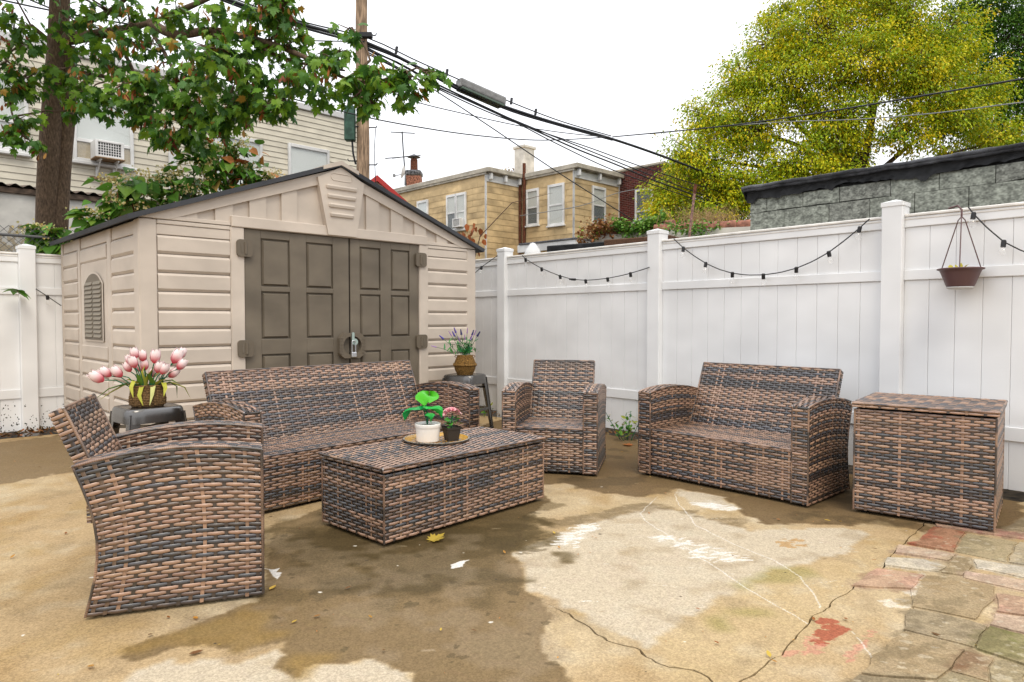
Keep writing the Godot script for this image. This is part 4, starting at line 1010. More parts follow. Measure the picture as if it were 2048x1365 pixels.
# One woven panel. surf(u, v) gives a point, u along the strands, v across them, both 0..1; out = +1 when dU x dV points outwards.
# Every strand and every stake is its own mesh when single is true; otherwise they are joined.
func weave(parent: Node3D, called: String, surf: Callable, wide: float, tall: float, out: float, single := true, along := "strand", across := "stake") -> Node3D:
	var rows := maxi(2, int(round(tall / 0.0152)))
	var cols := maxi(1, int(round(wide / 0.039)))
	var holder := Node3D.new()
	holder.name = called
	parent.add_child(holder, true)
	var amp := 0.0027
	var all := Geo.new()
	var ns := cols * 4
	var skip := rng.randi() % 7
	for j in rows:
		var g := Geo.new() if single else all
		var tone := pick_tone()
		var c0 := strand_tone(tone); var c1 := c0
		var next := rng.randf_range(0.15, 0.8)
		var first := g.v.size()
		for k in ns + 1:
			var u := float(k) / ns
			var ph := cos(PI * (u * cols - 0.5 + j))
			if u * wide > next:
				next += rng.randf_range(0.15, 0.7)
				if rng.randf() < 0.5: tone = pick_tone()
				c1 = strand_tone(tone)
			c0 = c0.lerp(c1, 0.35)
			g.col = c0
			var v := (j + 0.5) / rows
			var hv := (0.405 + 0.05 * minf(ph + 0.4, 0.6)) / rows
			var lo: Vector3 = surf.call(u, v - hv)
			var hi: Vector3 = surf.call(u, v + hv)
			var du: Vector3 = surf.call(minf(u + 0.004, 1.0), v) - surf.call(maxf(u - 0.004, 0.0), v)
			var T := du.normalized()
			var B := (hi - lo).normalized()
			var N := T.cross(B).normalized() * out
			var sl := -sin(PI * (u * cols - 0.5 + j)) * PI * amp / 0.039
			var nc := (N - T * sl).normalized()
			var lift := N * (amp * ph + 0.001)
			g.vert(lo + lift - N * 0.0012, (nc - B * 0.8).normalized(), Vector2(u * wide / 0.1, 0.02))
			g.vert((lo + hi) * 0.5 + lift + N * 0.001, nc, Vector2(u * wide / 0.1, 0.5))
			g.vert(hi + lift - N * 0.0012, (nc + B * 0.8).normalized(), Vector2(u * wide / 0.1, 0.98))
		for k in ns:
			var a := first + k * 3
			for s in 2:
				if out > 0: g.ix.append_array([a + s, a + s + 1, a + 3 + s, a + s + 1, a + 4 + s, a + 3 + s])
				else: g.ix.append_array([a + s, a + 3 + s, a + s + 1, a + s + 1, a + 3 + s, a + 4 + s])
		if single: part(along, g, "wicker", holder)
	for k in cols:
		var g := Geo.new() if single else all
		var tone := [3, 4, 4, 1, 3, 4, 4, 0, 3, 4, 4][(k + skip + rng.randi() % 2) % 11] as int
		g.col = strand_tone(tone)
		var first := g.v.size()
		var u := (k + 0.5) / cols
		var hu := 0.0066 / wide
		for j in rows * 2 + 1:
			var v := float(j) / (rows * 2)
			var ph := sin(PI * (v * rows)) * (1.0 if k % 2 == 0 else -1.0)
			var a: Vector3 = surf.call(maxf(u - hu, 0), v)
			var b: Vector3 = surf.call(minf(u + hu, 1), v)
			var dv: Vector3 = surf.call(u, minf(v + 0.01, 1.0)) - surf.call(u, maxf(v - 0.01, 0.0))
			var N := (b - a).cross(dv).normalized() * out
			var lift := N * (-amp * 0.7 * ph - 0.0004)
			var T := (b - a).normalized()
			g.vert(a + lift, (N - T * 0.5).normalized(), Vector2(v * tall / 0.1, 0.02))
			g.vert(b + lift, (N + T * 0.5).normalized(), Vector2(v * tall / 0.1, 0.98))
		for j in rows * 2:
			var a := first + j * 2
			if out > 0: g.ix.append_array([a, a + 2, a + 1, a + 1, a + 2, a + 3])
			else: g.ix.append_array([a, a + 1, a + 2, a + 1, a + 3, a + 2])
		if single: part(across, g, "wicker", holder)
	if not single:
		var o := part("weave", all, "wicker", holder)
		o.set_meta("kind", "stuff")
	return holder

# flat woven panel between four corners: a->b along the strands, a->d across
func flat_weave(parent: Node3D, called: String, a: Vector3, b: Vector3, d: Vector3, out: float, single := true) -> Node3D:
	var bu := b - a; var dv := d - a
	return weave(parent, called, func(u: float, v: float) -> Vector3: return a + bu * u + dv * v, bu.length(), dv.length(), out, single)

func binding(parent: Node3D, pts: Array, r := 0.0065) -> void:
	var g := Geo.new()
	var long: Array = []
	for i in pts.size() - 1:
		var k := maxi(1, int((pts[i] as Vector3).distance_to(pts[i + 1]) / 0.02))
		for s in k: long.append((pts[i] as Vector3).lerp(pts[i + 1], float(s) / k))
	long.append(pts[-1])
	g.tube(long, r, 6)
	var c := strand_tone(1)
	for i in long.size():
		if i % 3 == 0: c = strand_tone([1, 2, 3, 4, 4][rng.randi() % 5])
		for k in 7: g.c[i * 7 + k] = c
	part("edge_binding", g, "wicker", parent)

const SEAT_Y := 0.305
const ARM_T := 0.092

func arm_top(s: float) -> float: return 0.553 + 0.125 * s - 0.145 * s * s
func arm_back(v: float, D: float) -> float: return D + 0.03 * v - 0.055 * sin(PI * v)

# sofa, loveseat or armchair in its own axes: x along the front from the viewer's left, front at z 0, back towards -z
func seat_unit(t: Node3D, W: float, show: Dictionary) -> void:
	var D := 0.585
	var T := ARM_T
	# solid core inside, coloured dark so the gaps in the weave look shaded
	var core := Geo.new()
	core.span(Vector3(T, 0.012, -D + 0.06), Vector3(W - T, SEAT_Y - 0.008, -0.018))
	var prof := PackedVector2Array()
	for k in 13:
		var v := k / 12.0
		prof.append(Vector2(-arm_back(v, D) + 0.007, lerpf(0.01, arm_top(1.0) - 0.007, v)))
	for k in 13:
		var u := 1.0 - k / 12.0
		prof.append(Vector2(-arm_back(1.0, D) * u - 0.007, arm_top(u) - 0.007))
	prof.append(Vector2(-0.007, 0.01))
	var f := Transform3D(Basis(Vector3(0, 0, 1), Vector3(0, 1, 0), Vector3(-1, 0, 0)), Vector3.ZERO)
	for x in [0.0, W - T]:
		core.prism(prof, -x - T + 0.007, -x - 0.007, f)
	var bl := Vector3(0, 0.27, -(D - 0.115)); var bt := Vector3(0, 0.725, -(D + 0.075))
	var bd := (bt - bl).normalized(); var bn := Vector3(0, -bd.z, bd.y).normalized()    # bn points forwards
	if bn.z < 0: bn = -bn
	var bq := PackedVector2Array([Vector2(bl.z, bl.y), Vector2(bt.z, bt.y), Vector2(bt.z - bn.z * 0.05, bt.y - bn.y * 0.05), Vector2(bl.z - bn.z * 0.05, bl.y - bn.y * 0.05)])
	for i in bq.size(): bq[i] += (Vector2((bl.z + bt.z) / 2 - bn.z * 0.025, (bl.y + bt.y) / 2 - bn.y * 0.025) - bq[i]).normalized() * 0.008
	core.prism(bq, -(W - T) + 0.006, -T - 0.006, f)
	part("frame", core, "gap_shade", t)
	# arms
	for side in 2:
		var xo := 0.0 if side == 0 else W            # outer face
		var xi := T if side == 0 else W - T          # inner face
		var so := -1.0 if side == 0 else 1.0
		var arm := Node3D.new(); arm.name = "armrest"; t.add_child(arm, true)
		var outer := func(u: float, v: float) -> Vector3: return Vector3(xo, v * arm_top(u), -u * arm_back(v, D))
		weave(arm, "outer_panel", outer, D, 0.57, -so if false else (1.0 if side == 1 else -1.0), show.get("outer%d" % side, false))
		var inner := func(u: float, v: float) -> Vector3:
			var y := lerpf(SEAT_Y, arm_top(u), v)
			return Vector3(xi, y, -u * (D + 0.01))
		weave(arm, "inner_panel", inner, D + 0.01, 0.27, -1.0 if side == 1 else 1.0, show.get("inner%d" % side, false))
		var x0 := minf(xo, xi); var x1 := maxf(xo, xi)
		flat_weave(arm, "front_face", Vector3(x0, 0.004, 0), Vector3(x1, 0.004, 0), Vector3(x0, arm_top(0), 0), 1.0, show.get("front", false))
		var top := func(u: float, v: float) -> Vector3: return Vector3(lerpf(x0, x1, v), arm_top(u), -u * arm_back(1.0, D))
		weave(arm, "top_face", top, D, T, 1.0 if false else -1.0, show.get("top", false))
		var rear := func(u: float, v: float) -> Vector3: return Vector3(lerpf(x0, x1, u), v * arm_top(1.0), -arm_back(v, D))
		weave(arm, "rear_face", rear, T, 0.55, -1.0, false)
		for x in [x0, x1]:
			var line: Array = []
			for k in 11: line.append(Vector3(x, arm_top(k / 10.0) - 0.002, -arm_back(1.0, D) * k / 10.0))
			binding(arm, line, 0.006)
			binding(arm, [Vector3(x, 0.004, -0.002), Vector3(x, arm_top(0) - 0.002, -0.002)], 0.0055)
		var bk: Array = []
		for k in 9: bk.append(Vector3(xo, k / 8.0 * arm_top(1.0), -arm_back(k / 8.0, D)))
		binding(arm, bk, 0.005)
	flat_weave(t, "front_panel", Vector3(T, 0.006, -0.012), Vector3(W - T, 0.006, -0.012), Vector3(T, SEAT_Y - 0.006, -0.012), 1.0, show.get("front", false))
	flat_weave(t, "seat", Vector3(T, SEAT_Y, -0.016), Vector3(W - T, SEAT_Y, -0.016), Vector3(T, SEAT_Y, -(D - 0.1)), 1.0, show.get("seat", false))
	binding(t, [Vector3(T, SEAT_Y - 0.003, -0.013), Vector3(W - T, SEAT_Y - 0.003, -0.013)], 0.006)
	var back := Node3D.new(); back.name = "backrest"; t.add_child(back, true)
	var X := Vector3(1, 0, 0)
	flat_weave(back, "front_face", bl + X * T, bl + X * (W - T), bt + X * T, 1.0, show.get("back", false))
	flat_weave(back, "rear_face", bl - bn * 0.05 + X * T, bl - bn * 0.05 + X * (W - T), bt - bn * 0.05 + X * T, -1.0, false)
	flat_weave(back, "top_face", bt + X * T, bt + X * (W - T), bt - bn * 0.05 + X * T, 1.0, show.get("back", false))
	for x in [T, W - T]:
		flat_weave(back, "end_face", bl + X * x, bl - bn * 0.05 + X * x, bt + X * x, 1.0 if x > T else -1.0, false)
		binding(back, [bl + X * x, bt + X * x], 0.0055)
	binding(back, [bt + X * T, bt + X * (W - T)], 0.0055)
	flat_weave(t, "rear_panel", Vector3(T, 0.02, -(D - 0.052)), Vector3(W - T, 0.02, -(D - 0.052)), Vector3(T, SEAT_Y, -(D - 0.052)), -1.0, false)

# chest-like table in its own axes: front face at z 0, x along it
func woven_chest(t: Node3D, W: float, D: float, H: float, lid: float, show: Array) -> void:
	part("frame", Geo.new().span(Vector3(0.008, 0.012, -D + 0.008), Vector3(W - 0.008, H - lid - 0.006, -0.008)).span(Vector3(-0.002, H - lid + 0.008, -D + 0.0), Vector3(W + 0.002, H - 0.008, 0.0)), "gap_shade", t)  # filler block behind the weave, its dark colour stands in for shade
	var hb := H - lid - 0.004
	flat_weave(t, "front_panel", Vector3(0, 0.006, 0), Vector3(W, 0.006, 0), Vector3(0, hb, 0), 1.0, show[0])
	flat_weave(t, "side_panel", Vector3(W, 0.006, 0), Vector3(W, 0.006, -D), Vector3(W, hb, 0), 1.0, show[1])
	flat_weave(t, "side_panel", Vector3(0, 0.006, -D), Vector3(0, 0.006, 0), Vector3(0, hb, -D), 1.0, show[2])
	flat_weave(t, "rear_panel", Vector3(W, 0.006, -D), Vector3(0, 0.006, -D), Vector3(W, hb, -D), 1.0, false)
	for c in [Vector3(0, 0, 0), Vector3(W, 0, 0), Vector3(W, 0, -D), Vector3(0, 0, -D)]:
		binding(t, [c + Vector3(0, 0.005, 0), c + Vector3(0, hb, 0)], 0.0055)
	var l := Node3D.new(); l.name = "lid"; t.add_child(l, true)
	var o := 0.012
	flat_weave(l, "top_face", Vector3(-o, H, o), Vector3(W + o, H, o), Vector3(-o, H, -D - o), 1.0, true)
	var y0 := H - lid + 0.006
	flat_weave(l, "front_edge", Vector3(-o, y0, o), Vector3(W + o, y0, o), Vector3(-o, H, o), 1.0, false)
	flat_weave(l, "side_edge", Vector3(W + o, y0, o), Vector3(W + o, y0, -D - o), Vector3(W + o, H, o), 1.0, false)
	flat_weave(l, "side_edge", Vector3(-o, y0, -D - o), Vector3(-o, y0, o), Vector3(-o, H, -D - o), 1.0, false)
	var ring := [Vector3(-o, H - 0.003, o), Vector3(W + o, H - 0.003, o), Vector3(W + o, H - 0.003, -D - o), Vector3(-o, H - 0.003, -D - o), Vector3(-o, H - 0.003, o)]
	binding(l, ring, 0.006)

func glides(t: Node3D, W: float, D: float) -> void:
	t.position.y = 0.012
	for x in [0.045, W - 0.045]:
		for z in [-0.05, -D + 0.06]:
			part("foot", Geo.new().lathe([Vector2(0.0, 0.0), Vector2(0.018, 0.0), Vector2(0.02, 0.016)], 10), "black_plastic", t, xf(Vector3(x, -0.0115, z)))

func build_furniture() -> void:
	wicker_material()
	rng.seed = 100
	var a := thing("wicker_armchair", "brown woven wicker armchair nearest the camera, seen from its side", "armchair", Vector3(-1.14, 0, -3.166), 0.0, "woven wicker seats")
	# its front faces the coffee table; local x runs from the near arm to the far arm
	a.transform = Transform3D(Basis(Vector3.UP, PI / 2 + deg_to_rad(20.0)), Vector3(-0.939, 0, -2.548))
	seat_unit(a, 0.65, {"outer0": true, "inner1": true, "back": true, "top": true, "front": true})
	glides(a, 0.65, 0.585)
	var b := thing("wicker_armchair", "brown woven wicker armchair before the white fence, facing the camera", "armchair", Vector3(-0.066, 0, -4.67), deg_to_rad(-13.2), "woven wicker seats")
	seat_unit(b, 0.65, {"outer1": true, "inner0": true, "back": true, "seat": true, "front": true, "top": true})
	glides(b, 0.65, 0.585)
	var l := thing("wicker_loveseat", "brown woven wicker loveseat before the white fence", "loveseat", Vector3(0.86, 0, -4.61), deg_to_rad(-47.3), "woven wicker seats")
	seat_unit(l, 1.153, {"outer1": true, "inner0": true, "back": true, "seat": true, "front": true})
	glides(l, 1.153, 0.585)
	var s := thing("wicker_sofa", "long brown woven wicker sofa in front of the shed doors", "sofa", Vector3(-1.40, 0, -3.55), deg_to_rad(48.0), "woven wicker seats")
	seat_unit(s, 1.74, {"inner1": true, "back": true, "seat": true, "front": true})
	glides(s, 1.74, 0.585)
	var c := thing("wicker_coffee_table", "low brown woven wicker coffee table carrying a tray", "coffee table", Vector3(-0.588, 0, -3.107), deg_to_rad(47.0))
	woven_chest(c, 1.127, 0.52, 0.36, 0.03, [true, false, true])
	glides(c, 1.127, 0.52)
	var x := thing("wicker_storage_box", "square brown woven wicker storage box at the right edge", "storage box", Vector3(1.864, 0, -3.694), deg_to_rad(-38.5))
	woven_chest(x, 0.63, 0.6, 0.59, 0.03, [true, true, false])
	glides(x, 0.63, 0.6)
	print("furniture done ", Time.get_ticks_msec())

# ---------------------------------------------------------------- houses and walls behind
func house_materials() -> void:
	var soft := noise_tex("soft", 0.012, 4, 0.82, 1.0)
	var stain_ := noise_tex("weather", 0.014, 5, 0.72, 1.0, 256, FastNoiseLite.TYPE_SIMPLEX_SMOOTH, 1.0, 0.6)
	mat("cream_siding", Color(0.73, 0.68, 0.56), 0.55, soft, 0.4)
	mat("white_paint", Color(0.8, 0.8, 0.79), 0.5, soft, 0.5)
	mat("grey_cap", Color(0.6, 0.6, 0.6), 0.5)
	mat("yellow_siding", Color(0.76, 0.56, 0.3), 0.75, stain_, 0.25)
	mat("yellow_siding_b", Color(0.72, 0.53, 0.285), 0.75, stain_, 0.31)
	mat("cornice", Color(0.55, 0.5, 0.41), 0.7, stain_, 0.6)
	mat("brick", Color(0.26, 0.06, 0.045), 0.85, noise_tex("brick_tone", 0.08, 3, 0.4, 1.0), 0.6, null, 0.0, true)
	mat("mortar", Color(0.4, 0.34, 0.3), 0.9)
	mat("stucco", Color(0.72, 0.7, 0.65), 0.85, noise_tex("stucco_tone", 0.012, 5, 0.75, 1.0, 256, FastNoiseLite.TYPE_SIMPLEX_SMOOTH, 1.0, 0.6), 0.5)
	mat("pale_stucco", Color(0.7, 0.66, 0.58), 0.85, soft, 0.6)
	mat("clay_tile", Color(0.4, 0.17, 0.11), 0.8, noise_tex("tile_tone", 0.05, 3, 0.55, 1.0), 0.9)
	mat("rust", Color(0.2, 0.065, 0.03), 0.8, noise_tex("rust_tone", 0.04, 4, 0.5, 1.0), 1.5)
	mat("rusty_sheet", Color(0.17, 0.115, 0.08), 0.7, noise_tex("rust_tone", 0.04, 4, 0.5, 1.0), 0.9)
	mat("dark_room", Color(0.03, 0.032, 0.035), 0.8)
	mat("blind", Color(0.6, 0.62, 0.6), 0.8)
	mat("curtain", Color(0.5, 0.5, 0.46), 0.9)
	mat("tan_panel", Color(0.5, 0.4, 0.26), 0.7, soft, 2.0)
	mat("red_trim", Color(0.4, 0.03, 0.025), 0.5)
	mat("green_box", Color(0.05, 0.12, 0.085), 0.6, stain_, 1.2)
	mat("pole_wood", Color(0.58, 0.4, 0.26), 0.85, noise_tex("wood_streak", 0.05, 5, 0.45, 1.0, 256, FastNoiseLite.TYPE_SIMPLEX_SMOOTH, 6.0, 0.6), 1.6)
	mats["pole_wood"].uv1_scale = Vector3(2.6, 0.18, 2.6)
	mat("cable", Color(0.02, 0.021, 0.024), 0.5)
	mat("cable_grey", Color(0.22, 0.225, 0.23), 0.5)
	mat("closure", Color(0.27, 0.27, 0.265), 0.55, soft, 2.0)
	mat("closure_green", Color(0.09, 0.13, 0.1), 0.55)
	mat("shingle_a", Color(0.56, 0.585, 0.49), 0.95, grain_tex("granules", 256, 0.42, 1.0, 2), 0.45)
	mat("shingle_b", Color(0.48, 0.49, 0.42), 0.95, grain_tex("granules", 256, 0.42, 1.0, 2), 0.52)
	mat("shingle_dark", Color(0.05, 0.052, 0.052), 0.95, grain_tex("granules", 256, 0.42, 1.0, 2), 0.45)
	mat("tar", Color(0.028, 0.028, 0.03), 0.6, noise_tex("tar_tone", 0.03, 5, 0.35, 1.0), 1.2)
	mat("tar_top", Color(0.2, 0.205, 0.225), 0.7, noise_tex("tar_tone", 0.03, 5, 0.35, 1.0), 0.9)
	mat("brown_roofing", Color(0.2, 0.1, 0.055), 0.9, grain_tex("granules", 256, 0.42, 1.0, 2), 2.0)
	var g := StandardMaterial3D.new()
	g.resource_name = "window_glass"
	g.transparency = BaseMaterial3D.TRANSPARENCY_ALPHA
	g.albedo_color = Color(0.9, 0.95, 0.95, 0.12)
	g.roughness = 0.04
	mats["window_glass"] = g

# sash window in its own axes: x 0..w, y 0..h, wall face at z 0
func window(parent: Node3D, x: float, y: float, w: float, h: float, upper: String, lower: String, side := 0.07, split := 0.5) -> MeshInstance3D:
	var g := Geo.new()
	for b in [[0.0, 0.0, side, h], [w - side, 0.0, w, h], [side, h - side * 1.3, w - side, h], [side, 0.0, w - side, side * 0.9]]:
		g.span(Vector3(b[0], b[1], -0.02), Vector3(b[2], b[3], 0.05), 0.008)
	var fr := part("window", g, "white_paint", parent, xf(Vector3(x, y, 0.026)))
	part("sill", Geo.new().span(Vector3(-0.04, -0.06, -0.02), Vector3(w + 0.04, -0.001, 0.09), 0.01), "white_paint", fr)
	var m := side * 0.9 + (h - side * 2.2) * split
	part("sash", Geo.new().span(Vector3(side, m - 0.03, 0.0), Vector3(w - side, m + 0.03, 0.035), 0.006), "white_paint", fr)
	part("blind", Geo.new().quad2(Vector3(side, m, 0.006), Vector3(w - side, h - side, 0.006)), upper, fr)
	part("blind", Geo.new().quad2(Vector3(side, side * 0.8, 0.004), Vector3(w - side, m, 0.004)), lower, fr)
	part("pane", Geo.new().quad2(Vector3(side, m, 0.022), Vector3(w - side, h - side, 0.022)), "window_glass", fr)
	part("pane", Geo.new().quad2(Vector3(side, side * 0.8, 0.014), Vector3(w - side, m, 0.014)), "window_glass", fr)
	return fr

func air_conditioner(label: String, at: Transform3D, w: float, h: float, d: float, bracket: bool, group: String) -> void:
	var t := thing("air_conditioner", label, "air conditioner", Vector3.ZERO, 0.0, group)
	t.transform = at
	var g := Geo.new()
	for b in [[Vector3(0, 0, 0), Vector3(0.05, h, d)], [Vector3(w - 0.05, 0, 0), Vector3(w, h, d)], [Vector3(0.05, h - 0.04, 0), Vector3(w - 0.05, h, d)], [Vector3(0.05, 0, 0), Vector3(w - 0.05, 0.04, d)]]:
		g.span(b[0], b[1], 0.006)
	part("case", g, "white_paint", t)
	part("coil", Geo.new().span(Vector3(0.05, 0.04, 0.02), Vector3(w - 0.05, h - 0.04, d - 0.05)), "dark_room", t)
	var nx := maxi(3, int(w / 0.05)); var ny := maxi(2, int(h / 0.055))
	for k in nx - 1: part("grille_bar", Geo.new().box(Vector3.ZERO, Vector3(0.011, h - 0.08, 0.01)), "white_paint", t, xf(Vector3(0.05 + (w - 0.1) * (k + 1) / nx, h * 0.5, d - 0.015)))
	for k in ny - 1: part("grille_bar", Geo.new().box(Vector3.ZERO, Vector3(w - 0.1, 0.011, 0.008)), "white_paint", t, xf(Vector3(w * 0.5, 0.04 + (h - 0.08) * (k + 1) / ny, d - 0.02)))
	if bracket:
		part("drip_tray", Geo.new().span(Vector3(-0.01, -0.025, 0.02), Vector3(w + 0.01, -0.002, d + 0.03), 0.004), "rusty_tray", t)
		for x in [w * 0.2, w * 0.8]:
			part("bracket", Geo.new().span(Vector3(x - 0.014, -0.05, 0.04), Vector3(x + 0.014, -0.026, d), 0.0).tube([Vector3(x, -0.3, 0.03), Vector3(x, -0.04, d * 0.85)], 0.014, 6).span(Vector3(x - 0.016, -0.33, 0.0), Vector3(x + 0.016, -0.027, 0.02)), "white_paint", t)
		part("bracket_foot", Geo.new().span(Vector3(-0.02, -0.36, 0.0), Vector3(w + 0.03, -0.32, 0.04)), "rusty_tray", t)

# lapped boards across a wall, each one a part; the wall faces +z
func lap_siding(parent: Node3D, x0: float, x1: float, y0: float, y1: float, pitch: float, m: String) -> void:
	var n := int((y1 - y0) / pitch)
	var g := Geo.new()
	var f := Transform3D(Basis(Vector3(0, 0, 1), Vector3(0, 1, 0), Vector3(-1, 0, 0)), Vector3.ZERO)
	g.prism(PackedVector2Array([Vector2(-0.02, 0), Vector2(0.0, 0.0), Vector2(0.014, 0.006), Vector2(0.0, pitch - 0.001), Vector2(-0.02, pitch - 0.001)]), -x1, -x0, f)
	var me := g.mesh()
	for k in n: part("siding_board", me, m, parent, xf(Vector3(0, y0 + k * pitch, 0)))

# courses of wide shingles; each course is a part made of separate pieces with open joints
func shingle_courses(parent: Node3D, x0: float, x1: float, y0: float, y1: float, pitch: float, piece: float, ms: Array) -> void:
	var n := int((y1 - y0) / pitch)
	for k in n:
		var g := Geo.new()
		var x := x0 - piece * (0.5 if k % 2 else 0.0)
		while x < x1:
			var a := maxf(x + 0.006, x0); var b := minf(x + piece - 0.006, x1)
			if b - a > 0.03:
				var y := y0 + k * pitch
				var z := 0.013 + rng.randf_range(-0.002, 0.002)
				g.quad(Vector3(a, y, z), Vector3(b, y, z), Vector3(b, y + pitch, 0.002), Vector3(a, y + pitch, 0.002))
				g.quad(Vector3(a, y, 0), Vector3(b, y, 0), Vector3(b, y, z), Vector3(a, y, z))
			x += piece
		part("siding_course", g, ms[k % ms.size()], parent)

func build_houses() -> void:
	house_materials()
	mat("rusty_tray", Color(0.42, 0.26, 0.13), 0.7, noise_tex("rust_tone", 0.04, 4, 0.5, 1.0), 3.0)
	rng.seed = 31
	# long cream sided house at the back left
	var w := thing("sided_house", "cream clapboard house with white windows behind the maple tree", "house", Vector3(-8.08, 0, -12.4), GRID)
	part("wall", Geo.new().span(Vector3(-9, -0.05, -7), Vector3(6.16, 5.86, -0.021)), "cream_siding", w)
	lap_siding(w, -9, 6.14, 1.6, 5.84, 0.117, "cream_siding")
	part("parapet_cap", Geo.new().span(Vector3(-9.1, 5.83, -7.1), Vector3(6.22, 5.97, 0.05), 0.01), "grey_cap", w)
	part("corner_board", Geo.new().span(Vector3(6.12, 0, -0.05), Vector3(6.22, 5.83, 0.03), 0.006), "white_paint", w)
	window(w, 0.13, 3.95, 1.0, 1.3, "blind", "tan_panel", 0.06, 0.28)
	window(w, 2.66, 3.6, 1.02, 1.34, "blind", "blind", 0.06, 0.5)
	window(w, 4.28, 3.65, 1.02, 1.36, "blind", "curtain", 0.06, 0.5)
	window(w, -1.55, 3.94, 1.02, 1.3, "blind", "blind", 0.06, 0.4)
	part("pipe_cover", Geo.new().span(Vector3(1.76, 2.6, 0.0), Vector3(1.9, 4.37, 0.08), 0.01), "white_paint", w)
	air_conditioner("rusty-trayed white window air conditioner on the cream sided house", w.transform * xf(Vector3(0.41, 4.01, 0.03)), 0.47, 0.31, 0.34, true, "window air conditioners")
	# stucco outbuilding with corrugated roof at the far left
	var s := thing("stucco_outbuilding", "weathered grey stucco outbuilding with corrugated roof behind the left fence", "outbuilding", Vector3(-7.13, 0, -9.5), GRID)
	part("wall", Geo.new().span(Vector3(-4, -0.05, -2.5), Vector3(2.1, 2.86, 0)), "stucco", s)
	var pts: Array = []
	for r in 2:
		for k in 241:
			var x := -4.1 + k * 6.3 / 240.0
			pts.append(Vector3(x, 2.93 + 0.022 * sin(x * TAU / 0.16) + (0.35 if r == 1 else 0.0), 0.09 if r == 0 else -2.6))
	part("corrugated_roof", Geo.new().sheet(pts, 2, 241), "rusty_sheet", s)
	part("fascia", Geo.new().span(Vector3(-4, 2.82, 0.002), Vector3(2.1, 2.9, 0.05), 0.005), "rusty_sheet", s)
	# mildewed lower part of the stucco
	var sg := Geo.new()
	for k in 500:
		var x := rng.randf_range(-0.3, 2.0); var y := 1.95 + absf(rng.randfn(0, 0.16)) + 0.1 * sin(x * 4.0)
		if y > 2.5: continue
		var c := Vector3(x, y, 0.003); var r := rng.randf_range(0.008, 0.04)
		var ring: Array[Vector3] = []
		for a in 6: ring.append(c + Vector3(cos(TAU * a / 6) * r * rng.randf_range(0.4, 1.2), sin(TAU * a / 6) * r * rng.randf_range(0.5, 1.6), 0.0))
		for a in 6: sg.tri(c + Vector3(0, 0, 0.001), ring[a], ring[(a + 1) % 6])
	mat("stucco_stain", Color(0.33, 0.28, 0.2), 0.9)
	part("mould_stain", sg, "stucco_stain", s).set_meta("kind", "stuff")
	# chain link fence in front of it
	mat("galvanised", Color(0.1, 0.1, 0.1), 0.5)
	var cl := thing("chain_link_fence", "dark chain link fence rising over the left white fence", "fence", Vector3(-4.44, 0, -6.26) - E2() * 0.45, GRID)
	var cg := Geo.new()
	for k in 60:
		var x := -2.2 + k * 0.075
		for dirn in [-1.0, 1.0]:
			var line: Array = []
			for q in 9:
				var yy := 1.35 + q * 0.075
				line.append(Vector3(x + dirn * 0.0375 * (1 if q % 2 else -1), yy, 0.004 * dirn))
			cg.tube(line, 0.0028, 4, false)
	part("wire_mesh", cg, "galvanised", cl)
	part("top_rail", Geo.new().tube([Vector3(-2.3, 1.86, 0), Vector3(2.2, 1.86, 0)], 0.014, 8), "galvanised", cl)
	part("post", Geo.new().tube([Vector3(-1.4, 0, -0.02), Vector3(-1.4, 1.95, -0.02)], 0.022, 8), "galvanised", cl)
	# yellow row house: two blocks stepping forward, porch at its foot
	var h := thing("yellow_house", "yellow shingled row house with white windows beyond the fence", "house", Vector3(-0.99, 0, -26.0), GRID)
	# local: +x along e1 (away to the right), +z = e2 (towards the camera's right); block one spans z<=0
	var faces := [
		["block", Transform3D(Basis(Vector3.UP, -PI / 2), Vector3(0, 0, -9.0)), 9.0],       # face A, looking to -x
		["block", Transform3D(Basis(), Vector3(0, 0, 0)), 1.84],                            # face B
		["block", Transform3D(Basis(Vector3.UP, -PI / 2), Vector3(1.84, 0, 0)), 2.79],      # face A2
		["block", Transform3D(Basis(), Vector3(1.84, 0, 2.79)), 2.76],                      # face B2
	]
	part("wall", Geo.new().span(Vector3(0.02, -0.05, -9), Vector3(6, 6.62, -0.02)).span(Vector3(1.86, -0.05, -0.02), Vector3(4.58, 6.62, 2.77)), "yellow_siding", h)
	for fi in faces.size():
		var fc: Array = faces[fi]
		var face := Node3D.new(); face.name = "facade"; h.add_child(face, true)
		face.transform = fc[1]
		var L: float = fc[2]
		shingle_courses(face, 0.0, L, 1.9, 6.6, 0.235, 0.61, ["yellow_siding", "yellow_siding_b"])
		for x in [0.0, L]: part("corner_strip", Geo.new().span(Vector3(x - 0.03, 1.5, -0.01), Vector3(x + 0.03, 6.6, 0.03), 0.004), "white_paint", face)
		var front := fi % 2 == 1
		part("cornice", Geo.new().span(Vector3(-0.05, 6.55, -0.05), Vector3(L + 0.05, 6.62, 0.06), 0.01).span(Vector3(-0.1, 6.62, -0.1), Vector3(L + (0.1 if front else 0.0), 6.8, 0.25 if front else 0.09), 0.02), "cornice", face)
		if front:
			part("frieze", Geo.new().span(Vector3(0, 6.3, 0.0), Vector3(L, 6.55, 0.045), 0.0), "white_paint", face)
			for k in 3: part("corbel", Geo.new().span(Vector3(0.1 + k * (L - 0.3) / 2.0, 6.36, 0.045), Vector3(0.2 + k * (L - 0.3) / 2.0, 6.62, 0.2), 0.02), "white_paint", face)
	var fa: Array = h.get_children().filter(func(q): return q.name.begins_with("facade"))
	window(fa[0], 9.0 - 2.3, 4.6, 0.62, 1.44, "curtain", "dark_room", 0.08)
	window(fa[0], 9.0 - 1.72, 4.6, 0.62, 1.44, "curtain", "curtain", 0.08)
